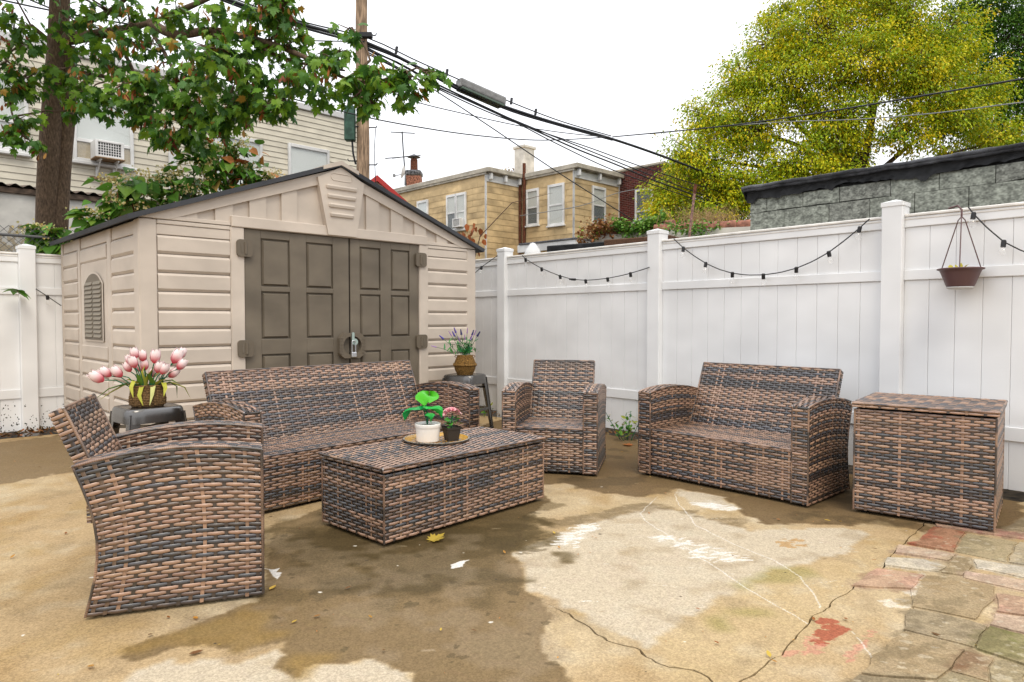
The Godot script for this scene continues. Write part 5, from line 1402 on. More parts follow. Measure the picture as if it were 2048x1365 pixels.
	window(fa[0], 9.0 - 4.25, 4.6, 0.75, 1.44, "blind", "blind", 0.08)
	window(fa[2], 0.4, 4.73, 0.66, 1.42, "curtain", "dark_room", 0.08)
	window(fa[2], 1.54, 4.62, 0.82, 1.55, "curtain", "curtain", 0.08)
	window(fa[3], 1.03, 4.74, 0.82, 1.4, "curtain", "dark_room", 0.08)
	part("downpipe", Geo.new().tube([Vector3(1.78, 1.5, 0.07), Vector3(1.78, 6.6, 0.07)], 0.06, 8), "rust", h)
	part("soil_pipe", Geo.new().tube([Vector3(1.77, 1.5, 0.3), Vector3(1.77, 7.2, 0.3)], 0.065, 8), "rust", h)
	part("chimney", Geo.new().span(Vector3(3.1, 6.6, -1.6), Vector3(3.75, 8.4, -1.0), 0.02).span(Vector3(3.05, 8.3, -1.65), Vector3(3.8, 8.42, -0.95), 0.02), "stucco", h)
	air_conditioner("small white air conditioner in the yellow house double window", (fa[0] as Node3D).global_transform * xf(Vector3(9.0 - 1.66, 4.68, 0.03)), 0.46, 0.34, 0.25, false, "window air conditioners")
	# porch
	var o := Vector3(-0.1, 0, 3.6)
	part("porch", Geo.new().span(Vector3(0.0, -0.05, 1.9), Vector3(1.8, 3.55, 4.4)), "yellow_siding", h)
	for pf in [[Transform3D(Basis(Vector3.UP, -PI / 2), Vector3(-0.02, 0, 1.9)), 2.5], [Transform3D(Basis(), Vector3(0, 0, 4.42)), 1.8]]:
		var face := Node3D.new(); face.name = "porch_face"; h.add_child(face, true)
		face.transform = pf[0]
		shingle_courses(face, 0, pf[1], 1.6, 3.5, 0.235, 0.61, ["yellow_siding_b", "yellow_siding"])
		part("fascia", Geo.new().span(Vector3(-0.1, 3.45, -0.05), Vector3(pf[1] + 0.1, 3.72, 0.1), 0.01), "white_paint", face)
		if pf[1] > 2.0:
			window(face, 0.5, 2.2, 0.75, 1.1, "curtain", "blind", 0.08)
			window(face, 1.5, 2.2, 0.75, 1.1, "curtain", "blind", 0.08)
	part("porch_roof", Geo.new().span(Vector3(-0.16, 3.72, 1.9), Vector3(1.95, 3.78, 4.56), 0.01), "tar_top", h)
	# brick house further right
	var b := thing("brick_house", "red brick row house half hidden by the yellow tree", "house", h.transform * Vector3(4.6, 0, 2.5), GRID)
	part("wall", Geo.new().span(Vector3(0.02, -0.05, -4), Vector3(6, 6.9, 2.3)), "mortar", b)
	for bf in [[Transform3D(Basis(Vector3.UP, -PI / 2), Vector3(0.02, 0, -0.4)), 2.7], [Transform3D(Basis(), Vector3(0.02, 0, 2.3)), 5.9]]:
		var g := Geo.new()
		for r in 64:
			var y := 2.4 + r * 0.07
			var x := -0.11 if r % 2 else 0.0
			while x < bf[1]:
				var s1 := rng.randf_range(0.55, 1.15)
				g.col = Color(s1, s1 * rng.randf_range(0.85, 1.1), s1)
				var z := rng.randf_range(0.01, 0.016)
				var x0 := maxf(x + 0.005, 0); var x1 := minf(x + 0.215, bf[1])
				if x1 > x0 + 0.02:
					g.quad((bf[0] as Transform3D) * Vector3(x0, y + 0.005, z), (bf[0] as Transform3D) * Vector3(x1, y + 0.005, z), (bf[0] as Transform3D) * Vector3(x1, y + 0.064, z), (bf[0] as Transform3D) * Vector3(x0, y + 0.064, z))
				x += 0.22
		part("brickwork", g, "brick", b).set_meta("kind", "stuff")
	part("coping", Geo.new().span(Vector3(-0.06, 6.9, -4), Vector3(6, 7.0, 2.4), 0.02), "cornice", b)
	var bw := Node3D.new(); bw.name = "facade"; b.add_child(bw, true); bw.transform = Transform3D(Basis(), Vector3(0.02, 0, 2.32))
	for x in [0.5, 2.2, 3.8]: window(bw, x, 4.6, 0.8, 1.45, "blind", "dark_room", 0.08)
	var bw2 := Node3D.new(); bw2.name = "facade"; b.add_child(bw2, true); bw2.transform = Transform3D(Basis(Vector3.UP, -PI / 2), Vector3(0.0, 0, -0.4))
	window(bw2, 1.5, 4.4, 0.8, 1.7, "dark_room", "dark_room", 0.08)
	air_conditioner("white air conditioner in the brick house window", bw2.global_transform * xf(Vector3(1.6, 4.48, 0.03)), 0.6, 0.42, 0.3, false, "window air conditioners")
	# roof clutter: brick stack with pot, antenna, dish, red gable
	var st := thing("chimney_stack", "small brick chimney stack with rusty pot on the yellow house roof", "chimney", Vector3(-4.42, 6.75, -31))
	part("stack", Geo.new().span(Vector3(-0.33, -0.2, -0.33), Vector3(0.33, 0.75, 0.33), 0.02), "clay_tile", st)
	part("cap", Geo.new().span(Vector3(-0.36, 0.75, -0.36), Vector3(0.36, 1.0, 0.36), 0.06), "tar_top", st)
	part("pot", Geo.new().lathe([Vector2(0.17, 1.0), Vector2(0.16, 1.5), Vector2(0.14, 1.55)], 12), "rust", st)
	part("cowl", Geo.new().lathe([Vector2(0.3, 1.62), Vector2(0.2, 1.68), Vector2(0.04, 1.76), Vector2(0.0, 1.78)], 12).lathe([Vector2(0.04, 1.5), Vector2(0.04, 1.64)], 6), "tar_top", st)
	var an := thing("television_antenna", "thin roof television antenna on a mast left of the brick chimney", "antenna", Vector3(-4.7, 6.9, -30))
	part("mast", Geo.new().tube([Vector3(0.07, 0, 0), Vector3(-0.05, 1.6, 0), Vector3(-0.09, 2.35, 0)], 0.03, 6), "cable", an)
	for e in [[2.3, 0.5, 0.0], [1.25, 0.75, 0.35]]:
		part("boom", Geo.new().tube([Vector3(-0.07 - e[1], e[0] - e[2] * 0.25, 0.1), Vector3(-0.05 + e[1], e[0] + e[2] * 0.25, -0.1)], 0.024, 5), "cable", an)
	for k in 5:
		var x := -0.35 + k * 0.14
		part("element", Geo.new().tube([Vector3(x - 0.12, 1.12 + k * 0.02, 0.3), Vector3(x + 0.12, 1.3 + k * 0.02, -0.3)], 0.016, 4), "cable", an)
	var di := thing("satellite_dish", "grey satellite dish on the yellow house roof edge", "satellite dish", Vector3(-4.63, 6.72, -29))
	part("dish", Geo.new().lathe([Vector2(0.0, 0.0), Vector2(0.12, 0.015), Vector2(0.25, 0.07), Vector2(0.27, 0.085)], 18, Transform3D(Basis(Vector3(0, 0, 1), 1.35) * Basis(Vector3.UP, 0.0), Vector3(0.1, 0.55, 0))), "grey_cap", di)
	part("arm", Geo.new().tube([Vector3(0.08, 0.5, 0.0), Vector3(-0.3, 0.38, 0.1)], 0.018, 5).tube([Vector3(0.1, 0, 0), Vector3(0.12, 0.5, 0)], 0.025, 6).box(Vector3(-0.33, 0.4, 0.1), Vector3(0.1, 0.12, 0.1), 0.01), "cable_grey", di)
	var rg := thing("red_gable", "red trimmed gable peak rising behind the shed roof", "gable", Vector3(-4.75, 5.2, -24.0), 0.35)
	part("rake_board", Geo.new().prism(PackedVector2Array([Vector2(0, 0.86), Vector2(1.05, 0.0), Vector2(0.85, 0.0), Vector2(0.0, 0.66), Vector2(-0.85, 0.0), Vector2(-1.05, 0.0)]), 0.0, 0.25), "red_trim", rg)
	part("gable_wall", Geo.new().prism(PackedVector2Array([Vector2(-0.86, 0.0), Vector2(0.86, 0.0), Vector2(0, 0.67)]), -3.0, 0.1), "cream_siding", rg)
	part("wall", Geo.new().span(Vector3(-0.85, -5.2, -3.0), Vector3(0.85, 0.0, 0.1)), "cream_siding", rg)
	# walls and low roofs just beyond the right fence
	var c1 := thing("stucco_wall", "pale stucco wall with clay tile coping overgrown with ivy", "wall", Vector3(1.76, 0, -13.9), atan2(-0.9, -1.22) + PI + 0.0)
	c1.rotation.y = -atan2(0.9, 1.22)
	part("wall", Geo.new().span(Vector3(-0.1, -0.05, -0.3), Vector3(1.6, 2.8, 0)), "pale_stucco", c1)
	for k in 6: part("coping_tile", Geo.new().tube([Vector3(-0.1 + k * 0.28, 2.82, -0.12), Vector3(0.165 + k * 0.28, 2.82, -0.12)], [0.13, 0.145], 10), "clay_tile", c1)
	var c2 := thing("stucco_wall", "pale stucco wall with clay tile coping beside the shingled garage", "wall", Vector3(2.57, 0, -11.5), -atan2(0.5, 1.33))
	part("wall", Geo.new().span(Vector3(-0.2, -0.05, -0.3), Vector3(1.9, 2.55, 0)), "pale_stucco", c2)
	for k in 8: part("coping_tile", Geo.new().tube([Vector3(-0.2 + k * 0.27, 2.57, -0.12), Vector3(0.06 + k * 0.27, 2.57, -0.12)], [0.1, 0.115], 10), "clay_tile", c2)
	var lr := thing("low_roof", "low lean-to roof edge of black felt and brown shingles above the fence", "roof", Vector3(0.45, 0, -8.6), -atan2(0.8, 1.12))
	part("support_wall", Geo.new().span(Vector3(0.05, -0.05, -1.2), Vector3(1.5, 1.78, -0.05)), "pale_stucco", lr)
	part("felt", Geo.new().span(Vector3(-0.02, 1.78, -1.2), Vector3(0.78, 1.98, 0.0), 0.01), "tar", lr)
	part("shingles", Geo.new().span(Vector3(0.785, 1.78, -1.2), Vector3(1.62, 2.0, 0.0), 0.01), "brown_roofing", lr)
	var vc := thing("vent_cap", "white pointed cap peeking over the fence top rail", "cap", Vector3(0.24, 0, -7.9))
	part("cap", Geo.new().lathe([Vector2(0.1, 1.76), Vector2(0.1, 1.8), Vector2(0.085, 1.85), Vector2(0.03, 1.93), Vector2(0.0, 1.94)], 14), "white_paint", vc)
	part("stem", Geo.new().tube([Vector3(0, 0, 0), Vector3(0, 1.78, 0)], 0.06, 10), "white_paint", vc)
	build_garage()
	build_pole()

func build_garage() -> void:
	var t := thing("shingled_garage", "garage clad in grey asphalt shingles with tarred roof edge behind the fence", "garage", Vector3(2.43, 0, -7.0), -atan2(0.748, 0.663))
	part("wall", Geo.new().span(Vector3(0.01, -0.05, -4), Vector3(6, 2.3, -0.012)), "shingle_dark", t)
	rng.seed = 12
	var y := 1.35
	var row := 0
	while y < 2.24:
		var x := -0.4 * (row % 2) * 0.5 + 0.005
		while x < 4.6:
			var w := rng.randf_range(0.3, 0.44)
			var a := maxf(x, 0.004); var b := x + w
			var top := minf(y + 0.255, 2.27)
			var g := Geo.new()
			var j := rng.randf_range(-0.008, 0.006)
			g.prism(PackedVector2Array([Vector2(a + 0.003, y + j), Vector2((a + b) / 2, y + rng.randf_range(-0.006, 0.006)), Vector2(b - 0.003, y + rng.randf_range(-0.008, 0.006)), Vector2(b - 0.003, top), Vector2(a + 0.003, top)]), -0.012, 0.004 + 0.004 * rng.randf())
			if b > a + 0.03: part("shingle", g, "shingle_dark" if x > 2.15 and rng.randf() < 0.7 else ["shingle_a", "shingle_b", "shingle_a"][rng.randi() % 3], t)
			x += w
		y += 0.262
		row += 1
	# drooping tar flashing under the roof edge, with a ragged hem and wrinkles
	var rows: Array = []
	var N := 121
	for r in 5:
		for k in N:
			var x := -0.03 + k * 4.7 / (N - 1)
			var hem := 2.285 - 0.05 * absf(wob.get_noise_2d(x * 90.0, 4.0)) - 0.02 * sin(x * 5.0) - (0.035 if fmod(x, 0.77) < 0.08 else 0.0)
			var wr := 0.008 * wob.get_noise_2d(x * 260.0, r * 9.0) * r
			rows.append(Vector3(x, lerpf(2.375, hem, r / 4.0), 0.03 - 0.014 * sin(PI * r / 4.0) + wr))
	part("flashing", Geo.new().sheet(rows, 5, N), "tar", t)
	# two laps of roofing felt along the edge, each a thin bent sheet
	for lay in 2:
		rows = []
		for r in 6:
			for k in N:
				var x := -0.06 + k * 4.76 / (N - 1)
				var wv := 0.009 * wob.get_noise_2d(x * 60.0, 9.0 + lay * 40.0)
				var pr: Vector2 = [Vector2(0.03, 2.348), Vector2(0.06, 2.35), Vector2(0.063, 2.376), Vector2(0.056, 2.38), Vector2(-0.4, 2.4), Vector2(-4.0, 2.43)][r]
				rows.append(Vector3(x, pr.y + wv * (0.4 if r > 3 else 1.0) + (0.022 if lay else 0.0), pr.x + wv + (0.014 if lay else 0.0) * (1.0 if r < 4 else 0.0)))
		part("roof_felt", Geo.new().sheet(rows, 6, N), "tar_top", t)
	part("roof_end", Geo.new().prism(PackedVector2Array([Vector2(0.0, 2.27), Vector2(0.06, 2.34), Vector2(0.05, 2.385), Vector2(-0.4, 2.4), Vector2(-4.0, 2.43), Vector2(-4, 2.27)]), 0.04, 0.05, Transform3D(Basis(Vector3(0, 0, 1), Vector3(0, 1, 0), Vector3(-1, 0, 0)), Vector3.ZERO)), "tar", t)

func wire(called: String, label: String, pts: Array, r: float, m := "cable", group := "overhead cables") -> void:
	var c := Curve3D.new()
	for i in pts.size():
		var d: Vector3 = (pts[mini(i + 1, pts.size() - 1)] - pts[maxi(i - 1, 0)]) / 6.0
		c.add_point(pts[i], -d, d)
	var q: Array = []
	var n := 40
	for k in n + 1: q.append(c.sample_baked(c.get_baked_length() * k / n))
	meta(part(called, Geo.new().tube(q, r, 6), m), label, "cable", group)

func build_pole() -> void:
	var t := thing("utility_pole", "tall bare wooden utility pole behind the shed", "utility pole", Vector3(-3.04, 0, -14.0))
	var pts: Array = []; var rr: Array = []
	for k in 13:
		pts.append(Vector3(0.012 * sin(k * 1.3), -0.1 + k * 0.8, 0)); rr.append(0.15 - k * 0.0035)
	part("pole", Geo.new().tube(pts, rr, 16), "pole_wood", t)
	part("terminal_box", Geo.new().span(Vector3(-0.33, 4.66, 0.02), Vector3(-0.13, 5.35, 0.2), 0.015), "green_box", t)
	part("box_bracket", Geo.new().tube([Vector3(-0.22, 4.8, 0.1), Vector3(-0.12, 4.95, 0.1), Vector3(0.0, 4.95, 0.1)], 0.014, 6).tube([Vector3(-0.19, 4.66, 0.1), Vector3(-0.17, 4.4, 0.1), Vector3(-0.13, 4.2, 0.06)], 0.02, 6), "cable", t)
	for s in [[0.16, 4.95], [0.16, 4.2], [-0.16, 4.28], [0.16, 6.8]]:
		part("step_bolt", Geo.new().tube([Vector3(0, s[1], 0.02), Vector3(s[0] + signf(s[0]) * 0.12, s[1], 0.02), Vector3(s[0] + signf(s[0]) * 0.14, s[1] + 0.04, 0.02)], 0.013, 6), "cable", t)
	part("ground_wire", Geo.new().tube([Vector3(0.27, 4.93, 0.02), Vector3(0.24, 4.5, 0.02), Vector3(0.27, 3.6, 0.02)], 0.008, 5), "cable", t)
	part("clamp", Geo.new().span(Vector3(-0.02, 6.7, 0.08), Vector3(0.24, 6.8, 0.2), 0.01), "cable", t)
	wire("messenger_cable", "thin strand running highest from the pole above the grey splice case", CABLE_MESSENGER, 0.014)
	wire("trunk_cable", "thick dark trunk cable running from the pole down past the right garage", CABLE_THICK, 0.034)
	wire("trunk_cable", "second trunk cable lashed just under the thick one", CABLE_SECOND, 0.022)
	var gl := "bundle of service cables below the trunk cable"
	wire("service_cable", "one of the four sagging service cables bundled under the trunk cable", CABLE_LOW_A, 0.02, "cable", gl)
	wire("service_cable", "one of the four sagging service cables bundled under the trunk cable", CABLE_LOW_B, 0.016, "cable", gl)
	wire("service_cable", "one of the four sagging service cables bundled under the trunk cable", CABLE_LOW_C, 0.014, "cable", gl)
	wire("service_cable", "one of the four sagging service cables bundled under the trunk cable", CABLE_LOW_D, 0.014, "cable", gl)
	wire("drop_wire", "straight drop wire slanting down across the yellow house", CABLE_DROP, 0.013)
	wire("drop_wire", "long sagging wire crossing in front of the pole below its middle", CABLE_SAG, 0.013)
	wire("drop_wire", "wire from the pole sagging to the splice point over the yellow house", CABLE_SAG_B, 0.011)
	wire("drop_wire", "wire rising to the right across the yellow tree", CABLE_RIGHT, 0.015)
	wire("drop_wire", "lower thin wire across the yellow tree", CABLE_RIGHT_B, 0.009, "cable_grey")
	wire("drop_wire", "wire running through the maple crown to the pole", CABLE_LEFT, 0.012)
	wire("drop_wire", "thin wire strung along the yellow house fronts", CABLE_HOUSE, 0.014, "cable_grey")
	var a: Vector3 = SPLICE[0]; var b: Vector3 = SPLICE[1]
	var s := thing("splice_case", "long grey splice case hanging on the trunk cable", "splice case", (a + b) * 0.5)
	var dirv := (b - a).normalized()
	var up := Vector3.UP
	var side := dirv.cross(up).normalized(); up = side.cross(dirv)
	s.basis = Basis(dirv, up, dirv.cross(up)).orthonormalized()
	var L := a.distance_to(b)
	part("case", Geo.new().prism(rounded(-0.12, -0.08, 0.12, 0.13, 0.06), -L / 2, L / 2, Transform3D(Basis(Vector3(0, 0, 1), Vector3(0, 1, 0), Vector3(-1, 0, 0)), Vector3.ZERO)), "closure", s)
	part("flange", Geo.new().box(Vector3(0, -0.1, 0), Vector3(L * 0.97, 0.05, 0.26), 0.01), "closure_green", s)
	for x in [-L / 2, L / 2]: part("end_cap", Geo.new().box(Vector3(x, 0.01, 0), Vector3(0.06, 0.2, 0.22), 0.02), "closure", s)
	for k in 6: part("clamp_bolt", Geo.new().box(Vector3(-L * 0.42 + k * L * 0.168, -0.13, 0.08), Vector3(0.05, 0.05, 0.05), 0.01), "cable", s)
	for p in [-2.9, -2.2, -0.95, 0.85, 1.6]:
		part("hanger", Geo.new().box(Vector3(p, 0.13, 0), Vector3(0.05, 0.16, 0.06), 0.01), "cable", s)

# ---------------------------------------------------------------- trees and leaves
func leaf_material(called: String, thru: float, rough := 0.45) -> void:
	var m := mat(called, Color(1, 1, 1), rough)
	m.vertex_color_use_as_albedo = true
	m.backlight_enabled = true
	m.backlight = Color(thru, thru, thru)
	m.cull_mode = BaseMaterial3D.CULL_DISABLED
	m.metallic_specular = 0.3

# leaf outline given as (along, half width) pairs pairs; stalk at origin, tip towards -z, slightly folded
func leaf_from(outline: Array, fold: float, droop: float) -> ArrayMesh:
	var g := Geo.new()
	for s in [-1.0, 1.0]:
		for i in outline.size() - 1:
			var a: Vector2 = outline[i]; var b: Vector2 = outline[i + 1]
			var p := [Vector3(0, -droop * a.x * a.x, -a.x), Vector3(a.y * s, fold * a.y - droop * a.x * a.x, -a.x), Vector3(b.y * s, fold * b.y - droop * b.x * b.x, -b.x), Vector3(0, -droop * b.x * b.x, -b.x)]
			if s > 0: g.quad(p[0], p[1], p[2], p[3])
			else: g.quad(p[3], p[2], p[1], p[0])
	return g.mesh()

# five-lobed maple leaf about one unit long, with pointed teeth
func maple_leaf(fold: float, droop: float) -> ArrayMesh:
	var rim := [Vector2(0, -0.02), Vector2(0.16, 0.06), Vector2(0.36, 0.1), Vector2(0.27, -0.06), Vector2(0.52, -0.14), Vector2(0.36, -0.24), Vector2(0.6, -0.46), Vector2(0.4, -0.46), Vector2(0.42, -0.62), Vector2(0.2, -0.5), Vector2(0.22, -0.74), Vector2(0.13, -0.76), Vector2(0.0, -1.0)]
	var g := Geo.new()
	for s in [-1.0, 1.0]:
		for i in rim.size() - 1:
			var a: Vector2 = rim[i]; var b: Vector2 = rim[i + 1]
			var c := Vector3(0, 0, -0.3)
			var pa := Vector3(a.x * s, fold * a.x - droop * (a.y * a.y + a.x * a.x * 0.7), a.y)
			var pb := Vector3(b.x * s, fold * b.x - droop * (b.y * b.y + b.x * b.x * 0.7), b.y)
			if s > 0: g.tri(c, pa, pb)
			else: g.tri(c, pb, pa)
	g.tube([Vector3(0, 0, 0), Vector3(0, 0.04, 0.3)], 0.012, 3, false)
	return g.mesh()

func jitter_basis(dirn: Vector3, size: float, spread: float) -> Basis:
	# a leaf whose tip points roughly along dirn
	var z := -(dirn + Vector3(rng.randfn(), rng.randfn(), rng.randfn()) * spread).normalized()
	var up := Vector3(rng.randfn() * 0.5, 1.0, rng.randfn() * 0.5)
	var x := up.cross(z)
	if x.length() < 0.01: x = Vector3.RIGHT
	x = x.normalized()
	return Basis(x, z.cross(x), z).scaled(Vector3.ONE * size)

func limb(parent: Node3D, called: String, pts: Array, r0: float, r1: float, m: String, sides := 8) -> void:
	var c := Curve3D.new()
	for i in pts.size():
		var d: Vector3 = (pts[mini(i + 1, pts.size() - 1)] - pts[maxi(i - 1, 0)]) / 6.0
		c.add_point(pts[i], -d, d)
	var q: Array = []; var r: Array = []
	var n := maxi(6, int(c.get_baked_length() / 0.15))
	for k in n + 1:
		q.append(c.sample_baked(c.get_baked_length() * k / n)); r.append(lerpf(r0, r1, float(k) / n))
	part(called, Geo.new().tube(q, r, sides), m, parent)

func nearest(p: Vector3, lines: Array) -> Vector3:
	var best := 1e9; var at := Vector3.ZERO
	for l in lines:
		for i in l.size() - 1:
			var q := Geometry3D.get_closest_point_to_segment(p, l[i], l[i + 1])
			var d := q.distance_to(p) + maxf(0, q.y - p.y) * 0.2
			if d < best: best = d; at = q
	return at

func tinted(c: Color, v := 0.15) -> Color:
	var s := 1.0 + rng.randf_range(-v, v)
	return Color(c.r * s * (1 + rng.randf_range(-0.08, 0.08)), c.g * s, c.b * s)

func build_maple() -> void:
	leaf_material("leaf", 0.75)
	mat("bark", Color(0.19, 0.125, 0.078), 0.9, noise_tex("bark_tone", 0.05, 5, 0.5, 1.0, 256, FastNoiseLite.TYPE_SIMPLEX_SMOOTH, 5.0, 0.7), 1.3)
	mats["bark"].uv1_scale = Vector3(4.5, 0.9, 4.5)
	mat("twig", Color(0.12, 0.075, 0.05), 0.85)
	rng.seed = 202
	var t := thing("maple_tree", "green maple tree with twin brown stems and seed clusters behind the left fence", "tree", MAPLE_STEM_A[0] * Vector3(1, 0, 1))
	t.position.y = 0.0
	var off: Vector3 = -t.position
	var sh := func(l: Array) -> Array: return l.map(func(p: Vector3) -> Vector3: return p + off)
	var a: Array = sh.call(MAPLE_STEM_A); var b: Array = sh.call(MAPLE_STEM_B)
	a.push_front(Vector3(-0.02, -0.05, 0)); b.push_front(Vector3(0.08, -0.05, -0.03))
	for i in b.size(): b[i] += Vector3(0.06, 0, 0)
	limb(t, "trunk", a, 0.14, 0.095, "bark", 14)
	limb(t, "trunk", b, 0.105, 0.075, "bark", 12)
	var lines: Array = []
	for i in MAPLE_LIMBS.size():
		var l: Array = sh.call(MAPLE_LIMBS[i])
		lines.append(l)
		limb(t, "limb", l, [0.06, 0.075, 0.05, 0.035, 0.022, 0.022, 0.022, 0.02, 0.03, 0.02, 0.026, 0.015, 0.05, 0.05, 0.06][i], 0.008, "bark", 7)
	var meshes := [maple_leaf(0.12, 0.25), maple_leaf(-0.1, 0.45), maple_leaf(0.2, 0.1), maple_leaf(0.05, 0.6)]
	var greens := [Color(0.085, 0.19, 0.018), Color(0.12, 0.24, 0.02), Color(0.045, 0.12, 0.022), Color(0.165, 0.29, 0.022), Color(0.075, 0.17, 0.03)]
	var where: Array = []; var cols: Array = []
	var twigs := Geo.new()
	var seeds_at: Array = []; var seed_cols: Array = []
	for c in MAPLE_CLUSTERS:
		var ctr := Vector3(c[0], c[1], c[2]) + off
		var r: float = c[3]
		var root := nearest(ctr, lines)
		var mid := root.lerp(ctr, 0.55) + Vector3(0, 0.06, 0)
		twigs.tube([root, mid, ctr], [0.011, 0.008, 0.004], 5, false)
		var tips: Array = [ctr]
		for k in 5:
			var d := Vector3(rng.randfn(), rng.randfn() * 0.7 - 0.25, rng.randfn()).normalized() * r * rng.randf_range(0.45, 0.9)
			var tip := ctr + d
			tips.append(tip)
			twigs.tube([mid.lerp(ctr, rng.randf()), ctr + d * 0.5 + Vector3(0, 0.03, 0), tip], [0.006, 0.004, 0.002], 4, false)
		for k in int(c[4] * 1.9):
			var tip: Vector3 = tips[rng.randi() % tips.size()]
			var d := Vector3(rng.randfn(), rng.randfn() * 0.7, rng.randfn()) * r * 0.34
			var p := tip + d
			var dirn := (Vector3(d.x, 0, d.z).normalized() * 0.7 + Vector3(0, -0.75, 0)).normalized()
			where.append(Transform3D(jitter_basis(dirn, rng.randf_range(0.06, 0.11), 0.35), p))
			cols.append(tinted(greens[rng.randi() % 5], 0.22) if rng.randf() > 0.025 else tinted(Color(0.32, 0.2, 0.03)))
		for k in int(c[4] / 16.0):
			var base: Vector3 = tips[rng.randi() % tips.size()] + Vector3(rng.randfn(), rng.randfn(), rng.randfn()) * r * 0.3
			for q in 9:
				seeds_at.append(Transform3D(jitter_basis(Vector3(rng.randfn() * 0.4, -1, rng.randfn() * 0.4), rng.randf_range(0.05, 0.075), 0.4), base + Vector3(rng.randfn() * 0.028, rng.randfn() * 0.04 - 0.03, rng.randfn() * 0.028)))
				seed_cols.append(tinted([Color(0.34, 0.12, 0.03), Color(0.42, 0.22, 0.06), Color(0.2, 0.06, 0.025)][rng.randi() % 3], 0.25))
	var crown := Node3D.new(); crown.name = "crown"; t.add_child(crown)
	part("twigs", twigs, "twig", crown).set_meta("kind", "stuff")
	# the leaves nearest the camera are single parts, the rest one mass
	var order := range(where.size())
	var eye := Vector3(0, 1.05, 0) + off
	order.sort_custom(func(i: int, j: int) -> bool: return (where[i] as Transform3D).origin.distance_squared_to(eye) < (where[j] as Transform3D).origin.distance_squared_to(eye))
	var painted := {}
	for n in order.size():
		var i: int = order[n]
		if n >= 300: break
		var k := rng.randi() % 12
		if not painted.has(k):
			var src: ArrayMesh = meshes[k % 4]
			var arr := src.surface_get_arrays(0)
			var col := PackedColorArray(); col.resize(arr[Mesh.ARRAY_VERTEX].size()); col.fill(tinted(greens[k % 5], 0.2))
			arr[Mesh.ARRAY_COLOR] = col
			var me := ArrayMesh.new(); me.add_surface_from_arrays(Mesh.PRIMITIVE_TRIANGLES, arr)
			painted[k] = me
		part("leaf", painted[k], "leaf", crown, where[i])
	var rest := [[], [], [], []]; var restc := [[], [], [], []]
	for n in range(300, order.size()):
		rest[n % 4].append(where[order[n]]); restc[n % 4].append(cols[order[n]])
	for k in 4: many("foliage", meshes[k], "leaf", rest[k], restc[k], crown)
	many("seed_clusters", leaf_from([Vector2(0, 0.02), Vector2(0.3, 0.16), Vector2(0.7, 0.22), Vector2(1.0, 0.05)], 0.1, 0.1), "leaf", seeds_at, seed_cols, crown)
	print("maple leaves ", where.size(), " ", Time.get_ticks_msec())

# broad crown of small leaves: limbs fork from the trunk into lobes, leaves hang in sprays round the lobe shells
func build_crown_tree(called: String, label: String, base: Vector3, fork: float, lobes: Array, leaf_size: float, per_lobe: float, tones: Array, trunk_r: float, seed_: int, shape: ArrayMesh) -> void:
	rng.seed = seed_
	var t := thing(called, label, "tree", base)
	var top := Vector3(0, fork, 0)
	limb(t, "trunk", [Vector3(0, -0.1, 0), Vector3(0.1, fork * 0.5, 0), top], trunk_r, trunk_r * 0.75, "bark", 12)
	var where: Array = []; var cols: Array = []
	var twigs := Geo.new()
	var crown := Node3D.new(); crown.name = "crown"; t.add_child(crown)
	for l in lobes:
		var ctr := Vector3(l[0], l[1], l[2]) - base
		var r: float = l[3]
		var mid := top.lerp(ctr, 0.5) + Vector3(rng.randfn() * 0.2, 0.25 * absf(ctr.y - top.y) * 0.3, rng.randfn() * 0.2)
		if lobes.find(l) % 2 == 0: limb(t, "limb", [top + Vector3(0, -0.2, 0), top.lerp(ctr, 0.25) + Vector3(0, -0.1, 0.1), mid, ctr], trunk_r * 0.36, 0.02, "bark", 7)
		var sprays := int(per_lobe * r * r)
		for k in sprays:
			var d := Vector3(rng.randfn(), rng.randfn() * 0.85, rng.randfn()).normalized()
			var p := ctr + d * r * pow(rng.randf(), 0.4) * (0.82 + 0.35 * wob.get_noise_3d(d.x * 40.0 + l[0] * 20.0, d.y * 40.0, d.z * 40.0))
			if k % 2 == 0: twigs.tube([ctr.lerp(p, 0.35) + Vector3(0, 0.1, 0), p], [0.02, 0.006], 4, false)
			var tone: Color = tones[rng.randi() % tones.size()]
			var sun_side := 0.0
			for q in 44:
				var o := Vector3(rng.randfn(), rng.randfn() * 0.5, rng.randfn()) * 0.2
				where.append(Transform3D(jitter_basis((d * 0.6 + Vector3(0, -0.6, 0) + o).normalized(), leaf_size * rng.randf_range(0.7, 1.25), 0.5), p + o))
				cols.append(tinted(tone if rng.randf() < 0.8 else tones[rng.randi() % tones.size()], 0.2))
	part("twigs", twigs, "twig", crown).set_meta("kind", "stuff")
	many("foliage", shape, "leaf", where, cols, crown)
	print(called, " leaves ", where.size())

